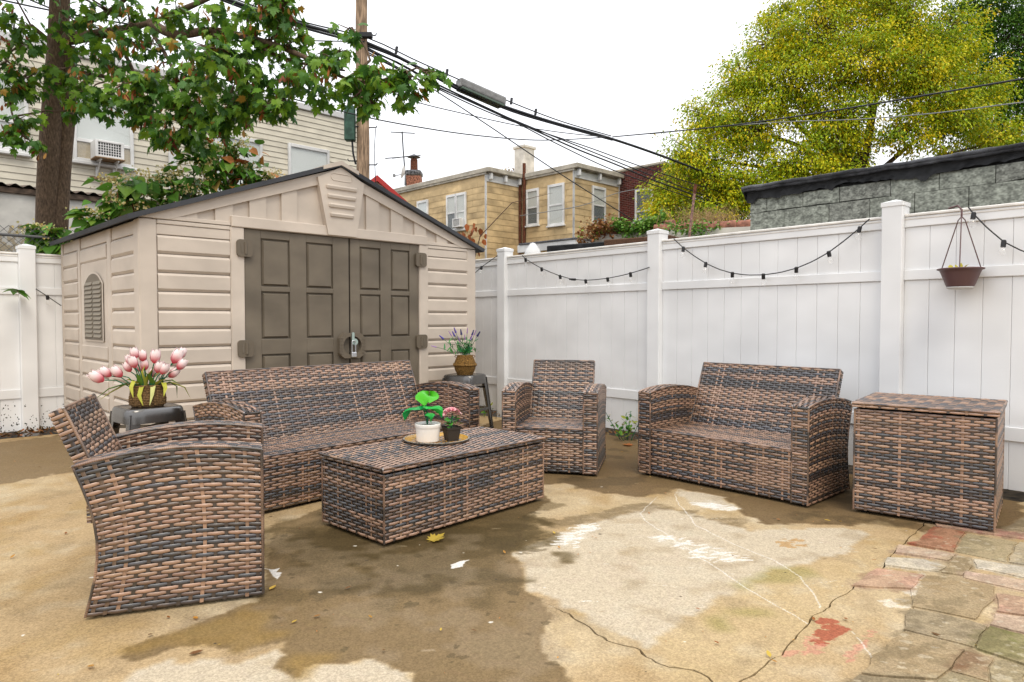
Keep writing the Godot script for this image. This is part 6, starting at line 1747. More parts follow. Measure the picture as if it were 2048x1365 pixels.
func build_trees() -> void:
	build_maple()
	var oval := leaf_from([Vector2(0, 0.0), Vector2(0.3, 0.24), Vector2(0.65, 0.22), Vector2(1.0, 0.0)], 0.25, 0.2)
	var yl := [Color(0.62, 0.56, 0.015), Color(0.5, 0.52, 0.015), Color(0.32, 0.42, 0.016), Color(0.68, 0.54, 0.012), Color(0.2, 0.31, 0.015), Color(0.44, 0.5, 0.015), Color(0.27, 0.38, 0.015)]
	build_crown_tree("autumn_tree", "large tree turning yellow behind the shingled garage", Vector3(11.2, 0, -22.2), 5.5,
		[[5.6, 6.1, -21.3, 1.1], [6.6, 5.4, -21.5, 1.35], [6.2, 7.4, -21.8, 1.0], [7.6, 7.2, -21.8, 1.45], [7.4, 8.7, -22.2, 1.15], [8.6, 5.7, -21.0, 1.35], [8.8, 8.4, -21.6, 1.5], [8.4, 9.9, -22.5, 1.1], [9.8, 7.0, -20.8, 1.3], [9.7, 10.0, -22.0, 1.5], [10.6, 8.6, -20.8, 1.6], [10.4, 11.6, -22.5, 1.4], [11.9, 10.4, -21.6, 1.6], [12.2, 8.2, -20.6, 1.4], [12.4, 11.9, -22.8, 1.3], [13.4, 9.6, -21.6, 1.5], [13.3, 7.2, -21.0, 1.3], [14.5, 8.2, -21.8, 1.3], [15.1, 6.6, -21.5, 1.1], [5.0, 5.0, -22.0, 0.9], [4.8, 4.4, -21.5, 0.8], [6.2, 4.3, -21.2, 1.1], [7.4, 4.7, -21.0, 1.1], [8.6, 4.4, -20.8, 1.0], [9.9, 5.2, -20.6, 1.1], [11.6, 6.6, -20.4, 0.9], [11.2, 6.8, -23.5, 1.2], [9.0, 11.3, -23.2, 0.8]], 0.092, 84.0, yl, 0.3, 301, oval)
	var dk := [Color(0.08, 0.18, 0.015), Color(0.11, 0.23, 0.02), Color(0.05, 0.13, 0.015), Color(0.16, 0.27, 0.025)]
	build_crown_tree("dark_tree", "darker green tree at the right behind the yellow one", Vector3(20.5, 0, -28), 5.0,
		[[18.2, 11.6, -28, 1.3], [19.6, 12.9, -28, 1.7], [20.9, 10.8, -27.5, 1.8], [19.6, 9.2, -28, 1.6], [21.2, 13.6, -28, 1.6], [18.8, 7.2, -28.4, 1.5], [21.0, 8.0, -27.5, 1.7], [17.6, 13.0, -28.5, 0.9], [20.0, 6.0, -27.6, 1.4], [18.9, 13.9, -28, 1.5], [19.3, 10.7, -27.6, 1.6], [20.4, 12.2, -27.2, 1.6], [16.6, 6.6, -29, 1.4]], 0.11, 42.0, dk, 0.35, 302, oval)
	var rs := [Color(0.3, 0.17, 0.07), Color(0.25, 0.2, 0.06), Color(0.16, 0.1, 0.05)]
	build_crown_tree("far_tree", "sparse russet tree top behind the yellow house chimney", Vector3(-0.2, 0, -34), 6.5,
		[[-0.6, 8.0, -34, 0.7], [0.2, 8.4, -34, 0.6], [0.6, 7.8, -34, 0.6], [-1.0, 7.6, -34, 0.5]], 0.12, 10.0, rs, 0.2, 303, oval)
	build_knotweed()
	build_ivy()

func coloured(src: ArrayMesh, c: Color) -> ArrayMesh:
	var arr := src.surface_get_arrays(0)
	var col := PackedColorArray(); col.resize(arr[Mesh.ARRAY_VERTEX].size()); col.fill(c)
	arr[Mesh.ARRAY_COLOR] = col
	var me := ArrayMesh.new(); me.add_surface_from_arrays(Mesh.PRIMITIVE_TRIANGLES, arr)
	return me

func build_knotweed() -> void:
	rng.seed = 410
	var t := thing("knotweed_shrub", "leafy knotweed with cream flower sprays growing over the shed's back", "shrub", Vector3(-3.6, 0, -7.6))
	var heart := leaf_from([Vector2(0, 0.02), Vector2(-0.08, 0.2), Vector2(0.05, 0.38), Vector2(0.3, 0.42), Vector2(0.6, 0.27), Vector2(0.85, 0.09), Vector2(1.0, 0.0)], 0.18, 0.25)
	var greens := [Color(0.08, 0.2, 0.025), Color(0.11, 0.25, 0.03), Color(0.06, 0.15, 0.02), Color(0.17, 0.29, 0.04)]
	var kinds: Array = []
	for k in 8: kinds.append(coloured(heart, tinted(greens[k % 4], 0.15)))
	for k in 3: kinds.append(coloured(heart, tinted([Color(0.45, 0.2, 0.05), Color(0.4, 0.1, 0.03), Color(0.5, 0.32, 0.1)][k], 0.1)))
	var stems := Geo.new()
	var fl: Array = []; var fc: Array = []
	var rest: Array = []; var restc: Array = []
	for c in KNOTWEED_CLUSTERS:
		var ctr := Vector3(c[0], c[1], c[2]) - t.position
		var r: float = c[3]
		var foot := Vector3(ctr.x * 0.9, 0.0, ctr.z * 0.9)
		if ctr.y > 1.9: stems.tube([foot, foot.lerp(ctr, 0.6) + Vector3(0.05, 0.1, 0), ctr], [0.014, 0.01, 0.005], 5, false)
		else: stems.tube([ctr + Vector3(0, -0.3, -0.2), ctr], 0.006, 4, false)
		for k in 24:
			var d := Vector3(rng.randfn(), rng.randfn() * 0.9, rng.randfn() * 0.8) * r * 0.75
			var kind := rng.randi() % 8
			if c[0] > -3.6 and rng.randf() < 0.16: kind = 8 + rng.randi() % 3
			var tr := Transform3D(jitter_basis((d.normalized() * 0.6 + Vector3(0.1, -0.55, 0.5)).normalized(), rng.randf_range(0.09, 0.17), 0.3), ctr + d)
			if k < 11: part("leaf", kinds[kind], "leaf", t, tr)
			else:
				rest.append(tr); restc.append(tinted(greens[kind % 4], 0.2) if kind < 8 else tinted(Color(0.45, 0.18, 0.05), 0.2))
		for k in 3:
			var p := ctr + Vector3(rng.randfn() * r, r * rng.randf_range(0.2, 1.0), rng.randfn() * r * 0.5)
			for q in 44:
				fl.append(Transform3D(Basis.from_euler(Vector3(rng.randf() * 6, rng.randf() * 6, rng.randf() * 6)).scaled(Vector3.ONE * rng.randf_range(0.016, 0.03)), p + Vector3(rng.randfn() * 0.05, rng.randfn() * 0.03, rng.randfn() * 0.05)))
				fc.append(tinted([Color(0.6, 0.5, 0.22), Color(0.5, 0.38, 0.12), Color(0.66, 0.6, 0.35)][rng.randi() % 3], 0.15))
	many("foliage", heart, "leaf", rest, restc, t)
	part("stems", stems, "red_stem", t)
	many("flower_sprays", leaf_from([Vector2(0, 0.1), Vector2(0.5, 0.5), Vector2(1.0, 0.1)], 0.3, 0.2), "leaf", fl, fc, t)
	# a single sprig pushing through the left fence
	var sp := thing("vine_sprig", "small five-leaved sprig poking through the left white fence", "plant", Vector3(-4.43, 1.31, -6.12), 0.5)
	for k in 6:
		part("leaf", kinds[k % 3], "leaf", sp, Transform3D(Basis(Vector3.UP, -1.9 + k * 0.75) * Basis(Vector3.RIGHT, -0.5 + 0.15 * k).scaled(Vector3(0.1, 0.13, 0.13)), Vector3(0, 0, 0.03)))
	part("stem", Geo.new().tube([Vector3(0, -0.05, -0.25), Vector3(0, 0, 0.02)], 0.004, 5), "red_stem", sp)

func build_ivy() -> void:
	rng.seed = 500
	var oval := leaf_from([Vector2(0, 0.05), Vector2(0.3, 0.35), Vector2(0.7, 0.26), Vector2(1.0, 0.0)], 0.2, 0.2)
	var t := thing("ivy", "green and withered brown ivy trailing over the tiled stucco wall", "ivy", Vector3(1.9, 2.8, -13.75))
	var w: Array = []; var c: Array = []
	for k in 1500:
		var u := rng.randf()
		var p := Vector3(lerpf(-0.55, 1.0, u), rng.randfn() * 0.08 + 0.13 + 0.1 * sin(u * 7.0), lerpf(-0.3, 0.75, u) + rng.randfn() * 0.1)
		var brown := u < 0.42
		if brown: p.y -= rng.randf() * 0.5 * (0.5 - u) * 2.2
		w.append(Transform3D(jitter_basis(Vector3(rng.randfn(), -0.3, rng.randfn()).normalized(), rng.randf_range(0.05, 0.09), 0.3), p))
		c.append(tinted([Color(0.3, 0.12, 0.04), Color(0.22, 0.1, 0.04), Color(0.36, 0.2, 0.07)][rng.randi() % 3], 0.2) if brown and rng.randf() < 0.85 else tinted([Color(0.12, 0.26, 0.03), Color(0.2, 0.34, 0.05), Color(0.08, 0.18, 0.03)][rng.randi() % 3], 0.2))
	many("foliage", oval, "leaf", w, c, t)
	var t2 := thing("ivy", "green creeper at the foot of the leaning rusty pipe", "ivy", Vector3(2.95, 2.6, -11.2))
	w = []; c = []
	for k in 360:
		w.append(Transform3D(jitter_basis(Vector3(rng.randfn(), -0.3, rng.randfn()).normalized(), rng.randf_range(0.04, 0.075), 0.3), Vector3(rng.randfn() * 0.26, rng.randfn() * 0.06 - 0.05, rng.randfn() * 0.12)))
		c.append(tinted([Color(0.12, 0.26, 0.03), Color(0.2, 0.34, 0.05), Color(0.08, 0.18, 0.03)][rng.randi() % 3], 0.2))
	many("foliage", oval, "leaf", w, c, t2)
	part("stem", Geo.new().tube([Vector3(-0.3, -0.1, 0), Vector3(0, -0.02, 0.02), Vector3(0.3, -0.1, 0)], 0.008, 5), "red_stem", t2)
	var gr := thing("dry_grass", "tuft of dry tan grass on the tiled wall behind the pipe", "grass", Vector3(3.3, 2.6, -11.6))
	var gg := Geo.new()
	for k in 240:
		var p := Vector3(rng.randfn() * 0.3, 0, rng.randfn() * 0.1)
		gg.tube([p, p + Vector3(rng.randfn() * 0.05, 0.15, rng.randfn() * 0.05), p + Vector3(rng.randfn() * 0.16, rng.randf_range(0.2, 0.4), rng.randfn() * 0.1)], [0.004, 0.003, 0.001], 3, false)
	mat("dry_grass", Color(0.4, 0.27, 0.13), 0.9)
	part("blades", gg, "dry_grass", gr).set_meta("kind", "stuff")
	var pp := thing("rusty_pipe", "leaning red-brown vent pipe behind the fence", "pipe", Vector3(2.72, 1.5, -10.6))
	mat("pipe_pink", Color(0.5, 0.28, 0.22), 0.6, noise_tex("rust_tone", 0.04, 4, 0.5, 1.0), 2.0)
	part("pipe", Geo.new().tube([Vector3(0, 0, 0), Vector3(0.03, 0.9, 0), Vector3(0.1, 1.52, 0)], 0.02, 10), "pipe_pink", pp)
	part("cap", Geo.new().tube([Vector3(0.1, 1.5, 0), Vector3(0.11, 1.64, 0)], 0.024, 10), "rust", pp)
	# withered russet branch beside the shed corner
	var rb := thing("withered_branch", "withered russet leaves on a bare branch between shed and post", "plant", Vector3(-0.6, 0.0, -8.6))
	part("stem", Geo.new().tube([Vector3(0, 0, 0), Vector3(0.02, 1.4, 0), Vector3(0.2, 2.1, 0), Vector3(0.6, 2.5, 0.1), Vector3(1.1, 2.62, 0.1)], [0.012, 0.01, 0.007, 0.005, 0.002], 5), "twig", rb)
	var rust_leaf := coloured(oval, Color(0.34, 0.1, 0.03)); var rust_leaf2 := coloured(oval, Color(0.24, 0.08, 0.03))
	for k in 60:
		part("leaf", rust_leaf if k % 2 else rust_leaf2, "leaf", rb, Transform3D(jitter_basis(Vector3(rng.randfn() * 0.4, -1, rng.randfn() * 0.4).normalized(), rng.randf_range(0.06, 0.12), 0.3), Vector3(0.05 + rng.randfn() * 0.09, rng.randf_range(1.5, 2.25), rng.randfn() * 0.1)))

# ---------------------------------------------------------------- small things
func build_stool(label: String, at: Vector3, turn: float) -> void:
	var t := thing("metal_stool", label, "stool", at, turn, "dark metal stools")
	var H := 0.53; var s := 0.155
	# pressed seat: a square with rounded corners and a dished rim, then a skirt
	var rows: Array = []
	var prof := [[0.0, H - 0.004], [0.5, H - 0.004], [0.86, H - 0.003], [0.93, H + 0.001], [1.0, H - 0.002], [1.05, H - 0.016], [1.075, H - 0.05], [1.09, H - 0.085]]
	var n := 33
	for p in prof:
		for k in n:
			var a := TAU * k / (n - 1)
			var c := cos(a); var d := sin(a)
			var r := pow(pow(absf(c), 7.0) + pow(absf(d), 7.0), -1.0 / 7.0)
			rows.append(Vector3(-c * r * s * p[0], p[1], d * r * s * p[0]))
	part("seat", Geo.new().sheet(rows, prof.size(), n), "gunmetal", t)
	for x in [-1.0, 1.0]:
		for z in [-1.0, 1.0]:
			var top := Vector3(x * s * 0.98, H - 0.03, z * s * 0.98); var foot := Vector3(x * 0.2, 0.005, z * 0.2)
			# folded sheet leg: two plates meeting on the outer corner
			var g := Geo.new()
			for e in 2:
				var i0 := Vector3(-x * 0.06, 0, 0) if e == 0 else Vector3(0, 0, -z * 0.06)
				var i1 := i0 * 0.5
				g.quad(top, top + i0, foot + i1, foot)
				g.quad(top + Vector3(-x, 0, -z) * 0.004, foot + Vector3(-x, 0, -z) * 0.004, foot + i1 + Vector3(-x, 0, -z) * 0.004, top + i0 + Vector3(-x, 0, -z) * 0.004)
			g.tube([top, foot], 0.006, 6)
			var leg := part("leg", g, "gunmetal", t)
			part("rubber_foot", Geo.new().box(foot + Vector3(-x * 0.012, 0.004, -z * 0.012), Vector3(0.036, 0.018, 0.036), 0.004), "black_plastic", leg)
	for k in 4:
		var b := Basis(Vector3.UP, PI / 2 * k)
		part("stretcher", Geo.new().box(Vector3.ZERO, Vector3(0.34, 0.024, 0.004), 0.0015), "gunmetal", t, Transform3D(b, b * Vector3(0, 0.2, 0.178)))
	# brace under the seat
	for k in 2: part("brace", Geo.new().box(Vector3.ZERO, Vector3(0.4, 0.02, 0.004), 0.001), "gunmetal", t, Transform3D(Basis(Vector3.UP, PI / 4 + PI / 2 * k), Vector3(0, 0.4 + k * 0.005, 0)))

func tulip_petal() -> ArrayMesh:
	var pts: Array = []
	var R := 6; var C := 5
	var g := Geo.new()
	for r in R:
		var v := float(r) / (R - 1)
		var rad := [0.12, 0.42, 0.54, 0.55, 0.5, 0.4][r] as float
		var half := [0.25, 0.75, 0.92, 0.88, 0.68, 0.22][r] as float
		for c in C:
			var a := (float(c) / (C - 1) - 0.5) * 2.0 * half
			pts.append(Vector3(sin(a) * rad, v * 1.5 + 0.03 * cos(a * 3.0), cos(a) * rad))
	g.sheet(pts, R, C)
	for i in pts.size():
		var v: float = pts[i].y / 1.5
		g.c[i] = Color(0.66, 0.03, 0.07).lerp(Color(0.85, 0.72, 0.71), clampf(v * 1.7 - 0.2, 0, 1))
	return g.mesh()

func blade(pts: Array, wide: Array, col: Color, lift := 0.0) -> ArrayMesh:
	var g := Geo.new()
	g.col = col
	var q: Array = []
	for i in pts.size():
		var d: Vector3 = (pts[mini(i + 1, pts.size() - 1)] - pts[maxi(i - 1, 0)]).normalized()
		var s := d.cross(Vector3.UP)
		if s.length() < 0.1: s = d.cross(Vector3.BACK)
		s = s.normalized()
		var up := s.cross(d)
		for k in [-1.0, -0.5, 0.0, 0.5, 1.0]: q.append(pts[i] + s * wide[i] * k + up * absf(k) * wide[i] * 0.35)
	g.sheet(q, pts.size(), 5)
	return g.mesh()

func build_props() -> void:
	leaf_material("petal", 0.3, 0.5)
	leaf_material("plastic_leaf", 0.3, 0.3)
	mat("basket", Color(0.3, 0.17, 0.065), 0.85, noise_tex("straw", 0.08, 4, 0.35, 1.0), 4.0)
	mat("seagrass", Color(0.42, 0.225, 0.055), 0.85, noise_tex("straw", 0.08, 4, 0.35, 1.0), 4.0)
	mat("ceramic", Color(0.8, 0.78, 0.74), 0.25)
	mat("glaze_gold", Color(0.62, 0.33, 0.035), 0.25, noise_tex("glaze", 0.03, 4, 0.72, 1.0), 4.0)
	mat("glaze_rim", Color(0.58, 0.53, 0.44), 0.3, noise_tex("glaze_rim", 0.06, 4, 0.35, 1.0), 5.0)
	mat("dark_pot", Color(0.035, 0.03, 0.027), 0.5)
	mat("potting_soil", Color(0.06, 0.045, 0.02), 0.95, noise_tex("soil", 0.06, 5, 0.4, 1.0), 6.0)
	mat("planter_brown", Color(0.115, 0.062, 0.062), 0.4)
	build_stool("dark metal stool under the tulip basket beside the shed corner", Vector3(-2.205, 0, -4.115), GRID + 0.06)
	build_stool("dark metal stool under the lavender basket behind the sofa", Vector3(-0.449, 0, -6.502), GRID + 0.35)
	build_tulips()
	build_lavender()
	build_tray()
	build_lights()
	build_planter()
	build_litter()

func coil_basket(t: Node3D, prof: Array, m: String, squash := 1.0) -> void:
	# stacked coils, each its own ring
	for p in prof:
		var ring: Array = []
		for k in 29:
			var a := TAU * k / 28
			ring.append(Vector3(cos(a) * p[0], p[1] + 0.0012 * sin(a * 9.0 + p[1] * 900.0), sin(a) * p[0] * squash))
		part("coil", Geo.new().tube(ring, p[2], 6, false), m, t)

func build_tulips() -> void:
	rng.seed = 610
	var t := thing("tulip_basket", "basket of pink and white tulips on the stool by the shed", "flower basket", Vector3(-2.205, 0.528, -4.115), 0.492)
	var prof: Array = []
	for k in 13: prof.append([0.093 + 0.004 * sin(k * 0.5) - (0.01 if k == 0 else 0.0), 0.006 + k * 0.0098, 0.0068])
	coil_basket(t, prof, "basket", 0.62)
	part("lining", Geo.new().lathe([Vector2(0.0, 0.1), Vector2(0.085, 0.1)], 20, Transform3D(Basis().scaled(Vector3(1, 1, 0.62)), Vector3.ZERO)), "potting_soil", t)
	var petal := tulip_petal()
	var k1 := 0.000353
	var fl := [[800, 190, 0.03, 70], [915, 245, -0.02, 70], [780, 335, 0.05, 75], [720, 295, 0.0, 60], [1100, 255, 0.04, 85], [1420, 265, 0.03, 95], [1500, 215, -0.02, 75], [1490, 395, 0.05, 75], [700, 425, -0.01, 65], [390, 490, 0.03, 75], [270, 560, 0.05, 90], [550, 490, 0.04, 80], [1150, 430, 0.06, 75], [1225, 460, 0.07, 75], [1365, 540, 0.02, 75], [940, 400, -0.03, 70], [1050, 530, 0.0, 60], [880, 440, -0.04, 60]]
	for f in fl:
		var p := Vector3((f[0] - 980) * k1, (1080 - f[1]) * k1, f[2])
		var base := Vector3(p.x * 0.22, 0.1, f[2] * 0.4)
		var mid := base.lerp(p, 0.55) + Vector3(0, 0.02, 0)
		var st := part("stem", Geo.new().tube([base, mid, p - Vector3(0, 0.012, 0)], 0.0035, 6), "stem_green", t)
		var dirn := (p - mid).normalized().lerp(Vector3.UP, 0.35).normalized()
		var ax := Vector3.UP.cross(dirn)
		var tilt := Basis() if ax.length() < 0.01 else Basis(ax.normalized(), Vector3.UP.angle_to(dirn))
		var fw := Node3D.new(); fw.name = "flower"; t.add_child(fw, true)
		fw.transform = Transform3D(tilt, p - dirn * f[3] * k1 * 1.1)
		for k in 6:
			var s: float = f[3] * k1 * (0.92 if k % 2 else 1.0) * 1.8
			part("petal", petal, "petal", fw, Transform3D(Basis(Vector3.UP, TAU * k / 6 + rng.randf() * 0.2).scaled(Vector3(s, s * 1.08, s)), Vector3.ZERO))
	var lv := [
		[[0, -0.02], [-0.1, 0.03], [-0.2, 0.0], [-0.29, -0.07], "d"], [[-0.02, 0.02], [-0.12, 0.02], [-0.19, -0.02], [-0.25, -0.06], "y"],
		[[-0.05, 0.03], [-0.07, 0.045], [-0.085, 0.01], [-0.075, -0.05], "y"], [[-0.02, 0.0], [-0.03, 0.01], [-0.045, -0.04], [-0.025, -0.1], "y"], [[0.03, 0.0], [0.03, 0.012], [0.025, -0.04], [0.01, -0.1], "p"],
		[[0.08, 0.02], [0.085, 0.03], [0.095, 0.0], [0.085, -0.05], "y"], [[0.05, 0.01], [0.13, 0.02], [0.2, -0.01], [0.235, -0.08], "y"], [[0.06, 0.0], [0.12, 0.025], [0.155, 0.0], [0.16, -0.07], "d"],
		[[-0.01, 0.0], [0.0, 0.05], [0.02, 0.09], [0.04, 0.13], "y"], [[-0.03, 0.0], [-0.045, 0.04], [-0.05, 0.07], [-0.06, 0.09], "d"], [[0.04, 0.0], [0.06, 0.03], [0.08, 0.045], [0.1, 0.05], "y"],
		[[-0.02, 0.0], [-0.03, 0.05], [-0.02, 0.1], [-0.01, 0.14], "y"], [[0.01, 0.0], [0.03, 0.05], [0.06, 0.08], [0.08, 0.09], "y"], [[-0.04, 0.0], [-0.07, 0.04], [-0.1, 0.05], [-0.13, 0.04], "y"], [[0.03, 0.0], [0.02, 0.04], [0.0, 0.08], [-0.02, 0.1], "d"], [[0.05, 0.0], [0.09, 0.035], [0.13, 0.04], [0.17, 0.02], "d"]]
	for i in lv.size():
		var l: Array = lv[i]
		var z := 0.062 if i in [2, 3, 4, 5] else rng.randf_range(-0.02, 0.05)
		var pts: Array = []
		for k in 4: pts.append(Vector3(l[k][0], 0.112 + l[k][1], z * (0.5 + 0.25 * k) + (0.012 if k > 0 else 0.0)))
		var c: Color = {"y": Color(0.42, 0.42, 0.06), "d": Color(0.1, 0.2, 0.03), "p": Color(0.52, 0.52, 0.2)}[l[4]]
		part("leaf", blade(pts, [0.008, 0.014, 0.011, 0.001] if i in [2, 3, 4, 5] else [0.01, 0.021, 0.018, 0.001], c), "petal", t)

func build_lavender() -> void:
	rng.seed = 620
	var t := thing("lavender_basket", "round seagrass basket of purple lavender on the stool by the fence post", "flower basket", Vector3(-0.449, 0.528, -6.502), 0.0)
	var prof: Array = []
	for k in 17:
		var v := k / 16.0
		prof.append([0.07 + 0.028 * sin(PI * clampf(v * 1.05, 0, 1)) + (0.008 if k == 8 or k == 9 else 0.0), 0.006 + k * 0.0108, 0.0075 if k != 8 else 0.011])
	coil_basket(t, prof, "seagrass")
	part("lining", Geo.new().lathe([Vector2(0.0, 0.165), Vector2(0.07, 0.165)], 18), "potting_soil", t)
	for s in [-1.0, 1.0]:
		var ring: Array = []
		for k in 9: ring.append(Vector3(s * (0.075 + 0.022 * sin(PI * k / 8.0)), 0.16 + 0.02 * k / 8.0 * 1.4, 0.01))
		part("handle", Geo.new().tube(ring, 0.003, 5), "rust", t)
	var greens := [Color(0.02, 0.17, 0.05), Color(0.05, 0.26, 0.08), Color(0.1, 0.33, 0.09)]
	var lf := leaf_from([Vector2(0, 0.02), Vector2(0.4, 0.1), Vector2(0.8, 0.07), Vector2(1.0, 0.0)], 0.2, 0.2)
	var leaves: Array = []
	for c in greens: leaves.append(coloured(lf, c))
	var tips := [[-0.215, 0.345, 0], [-0.085, 0.41, 1], [-0.1, 0.375, 0], [-0.035, 0.39, 2], [0.025, 0.405, 3], [0.07, 0.385, 2], [0.125, 0.375, 2], [-0.28, 0.265, 3], [-0.05, 0.33, 3], [0.0, 0.34, 3], [0.06, 0.34, 3], [0.095, 0.39, 3], [-0.13, 0.38, 3], [0.05, 0.33, 2]]
	var tones := [Color(0.13, 0.1, 0.4), Color(0.18, 0.13, 0.45), Color(0.05, 0.05, 0.16), Color(0.4, 0.22, 0.55)]
	for p in tips:
		var tip := Vector3(p[0], p[1], rng.randf_range(-0.05, 0.05))
		var base := Vector3(p[0] * 0.2, 0.165, rng.randf_range(-0.03, 0.03))
		var mid := base.lerp(tip, 0.6) + Vector3(0, 0.015, 0)
		var st := part("stem", Geo.new().tube([base, mid, tip], 0.002, 5), "stem_green", t)
		var g := Geo.new()
		g.col = tinted(tones[p[2]], 0.15)
		var d := (tip - mid).normalized()
		var ln: Array = []; var rr: Array = []
		for k in 10:
			ln.append(tip + d * 0.006 * (k - 2)); rr.append((0.0125 if k % 2 else 0.009) * (1.0 - 0.06 * k) * (0.55 if p[2] == 3 else 1.0))
		g.tube(ln, rr, 7)
		part("flower_spike", g, "petal", st)
		for k in 7:
			var q := base.lerp(tip, 0.15 + 0.09 * k) + Vector3(0, 0.005, 0)
			part("leaf", leaves[rng.randi() % 3], "plastic_leaf", t, Transform3D(jitter_basis(Vector3(rng.randfn(), 0.9, rng.randfn()).normalized(), rng.randf_range(0.05, 0.075), 0.2), q))
	for k in 60:
		part("leaf", leaves[rng.randi() % 3], "plastic_leaf", t, Transform3D(jitter_basis(Vector3(rng.randfn(), 0.8, rng.randfn()).normalized(), rng.randf_range(0.05, 0.085), 0.2), Vector3(rng.randfn() * 0.035, 0.18 + rng.randf() * 0.05, rng.randfn() * 0.035)))

func build_tray() -> void:
	rng.seed = 630
	var p := thing("plate", "round golden glazed plate with pale rim on the coffee table", "plate", Vector3(-0.424, 0.361, -3.814))
	part("dish", Geo.new().lathe([Vector2(0.0, 0.012), Vector2(0.13, 0.012), Vector2(0.168, 0.02), Vector2(0.178, 0.027)], 40), "glaze_gold", p)
	part("rim", Geo.new().lathe([Vector2(0.178, 0.027), Vector2(0.185, 0.029), Vector2(0.188, 0.025), Vector2(0.16, 0.006), Vector2(0.12, 0.002), Vector2(0.0, 0.002)], 40), "glaze_rim", p)
	var a := thing("potted_plant", "white ceramic pot with large glossy heart leaves on the golden plate", "potted plant", Vector3(-0.468, 0.374, -3.775))
	part("pot", Geo.new().lathe([Vector2(0.0, 0.0), Vector2(0.058, 0.0), Vector2(0.063, 0.006), Vector2(0.068, 0.08), Vector2(0.071, 0.081), Vector2(0.073, 0.098), Vector2(0.07, 0.102), Vector2(0.064, 0.1), Vector2(0.062, 0.085), Vector2(0.0, 0.085)], 32), "ceramic", a)
	part("soil", Geo.new().lathe([Vector2(0.0, 0.09), Vector2(0.062, 0.087)], 20), "potting_soil", a)
	var hearts := [
		[Vector3(-0.005, 0.17, 0.0), Vector3(-0.008, 0.205, 0.0), 0.095, Color(0.06, 0.36, 0.015), Vector3(0.02, 0.35, -0.9)],
		[Vector3(-0.01, 0.15, 0.01), Vector3(-0.02, 0.175, 0.01), 0.088, Color(0.015, 0.3, 0.07), Vector3(-1.0, -0.32, 0.25)],
		[Vector3(0.0, 0.15, 0.01), Vector3(-0.008, 0.175, 0.005), 0.075, Color(0.02, 0.34, 0.05), Vector3(1.0, -0.2, 0.35)],
		[Vector3(0.0, 0.13, 0.02), Vector3(0.01, 0.15, 0.03), 0.04, Color(0.03, 0.36, 0.06), Vector3(0.35, -0.5, 0.8)]]
	for h in hearts:
		var st := part("stalk", Geo.new().tube([Vector3(h[0].x * 0.3, 0.088, 0.0), (h[0] as Vector3) * Vector3(0.7, 0.8, 0.7), h[1]], 0.0032, 6), "stem_green", a)
		# heart-shaped leaf, arched from its stalk to its tip
		var g := Geo.new()
		g.col = h[3]
		var tipd: Vector3 = (h[4] as Vector3).normalized()
		var side := tipd.cross(Vector3(0, 0, 1) if absf(tipd.y) > 0.6 else Vector3.UP).normalized()
		var nrm := side.cross(tipd).normalized()
		if nrm.y < 0 and absf(tipd.y) <= 0.6: nrm = -nrm
		var q: Array = []
		var L: float = h[2] * 1.35
		var wd := [0.35, 0.95, 1.0, 0.82, 0.5, 0.04]
		for r in 6:
			var v := r / 5.0
			for k in 7:
				var u := k / 3.0 - 1.0
				var back := -0.18 * absf(u) if r == 0 else 0.0
				q.append((h[1] as Vector3) + tipd * L * (v + back) + side * u * wd[r] * L * 0.52 + nrm * (0.02 * sin(PI * v) + 0.16 * L * absf(u) - 0.1 * L * v * v + 0.012 * sin(u * 3.0 + v * 5.0)))
		g.sheet(q, 6, 7)
		part("leaf", g, "plastic_leaf", a)
	var b := thing("potted_plant", "small dark square pot of pink flowers on the golden plate", "potted plant", Vector3(-0.34, 0.374, -3.815), 0.5)
	var pg := Geo.new()
	var c0 := 0.03; var c1 := 0.041; var hh := 0.075
	for k in 4:
		var r := Basis(Vector3.UP, PI / 2 * k)
		pg.quad(r * Vector3(-c0, 0, c0), r * Vector3(c0, 0, c0), r * Vector3(c1, hh, c1), r * Vector3(-c1, hh, c1))
		pg.quad(r * Vector3(-c1 - 0.002, hh - 0.012, c1 + 0.001), r * Vector3(c1 + 0.002, hh - 0.012, c1 + 0.001), r * Vector3(c1 + 0.003, hh + 0.002, c1 + 0.003), r * Vector3(-c1 - 0.003, hh + 0.002, c1 + 0.003))
	part("pot", pg, "dark_pot", b)
	part("soil", Geo.new().span(Vector3(-0.039, 0.06, -0.039), Vector3(0.039, 0.07, 0.039)), "potting_soil", b)
	var lf := leaf_from([Vector2(0, 0.05), Vector2(0.3, 0.36), Vector2(0.7, 0.34), Vector2(1.0, 0.0)], 0.2, 0.2)
	var ga := coloured(lf, Color(0.04, 0.24, 0.03)); var gb := coloured(lf, Color(0.09, 0.36, 0.05))
	for k in 26:
		var d := Vector3(rng.randfn() * 0.022, 0.075 + rng.randf() * 0.055, rng.randfn() * 0.022)
		part("leaf", ga if k % 2 else gb, "plastic_leaf", b, Transform3D(jitter_basis(Vector3(rng.randfn(), 0.3, rng.randfn()).normalized(), rng.randf_range(0.025, 0.04), 0.2), d))
	var pet := leaf_from([Vector2(0, 0.1), Vector2(0.35, 0.38), Vector2(0.75, 0.42), Vector2(1.0, 0.2)], 0.15, -0.15)
	var pk := [coloured(pet, Color(0.72, 0.32, 0.36)), coloured(pet, Color(0.8, 0.5, 0.52)), coloured(pet, Color(0.62, 0.16, 0.22))]
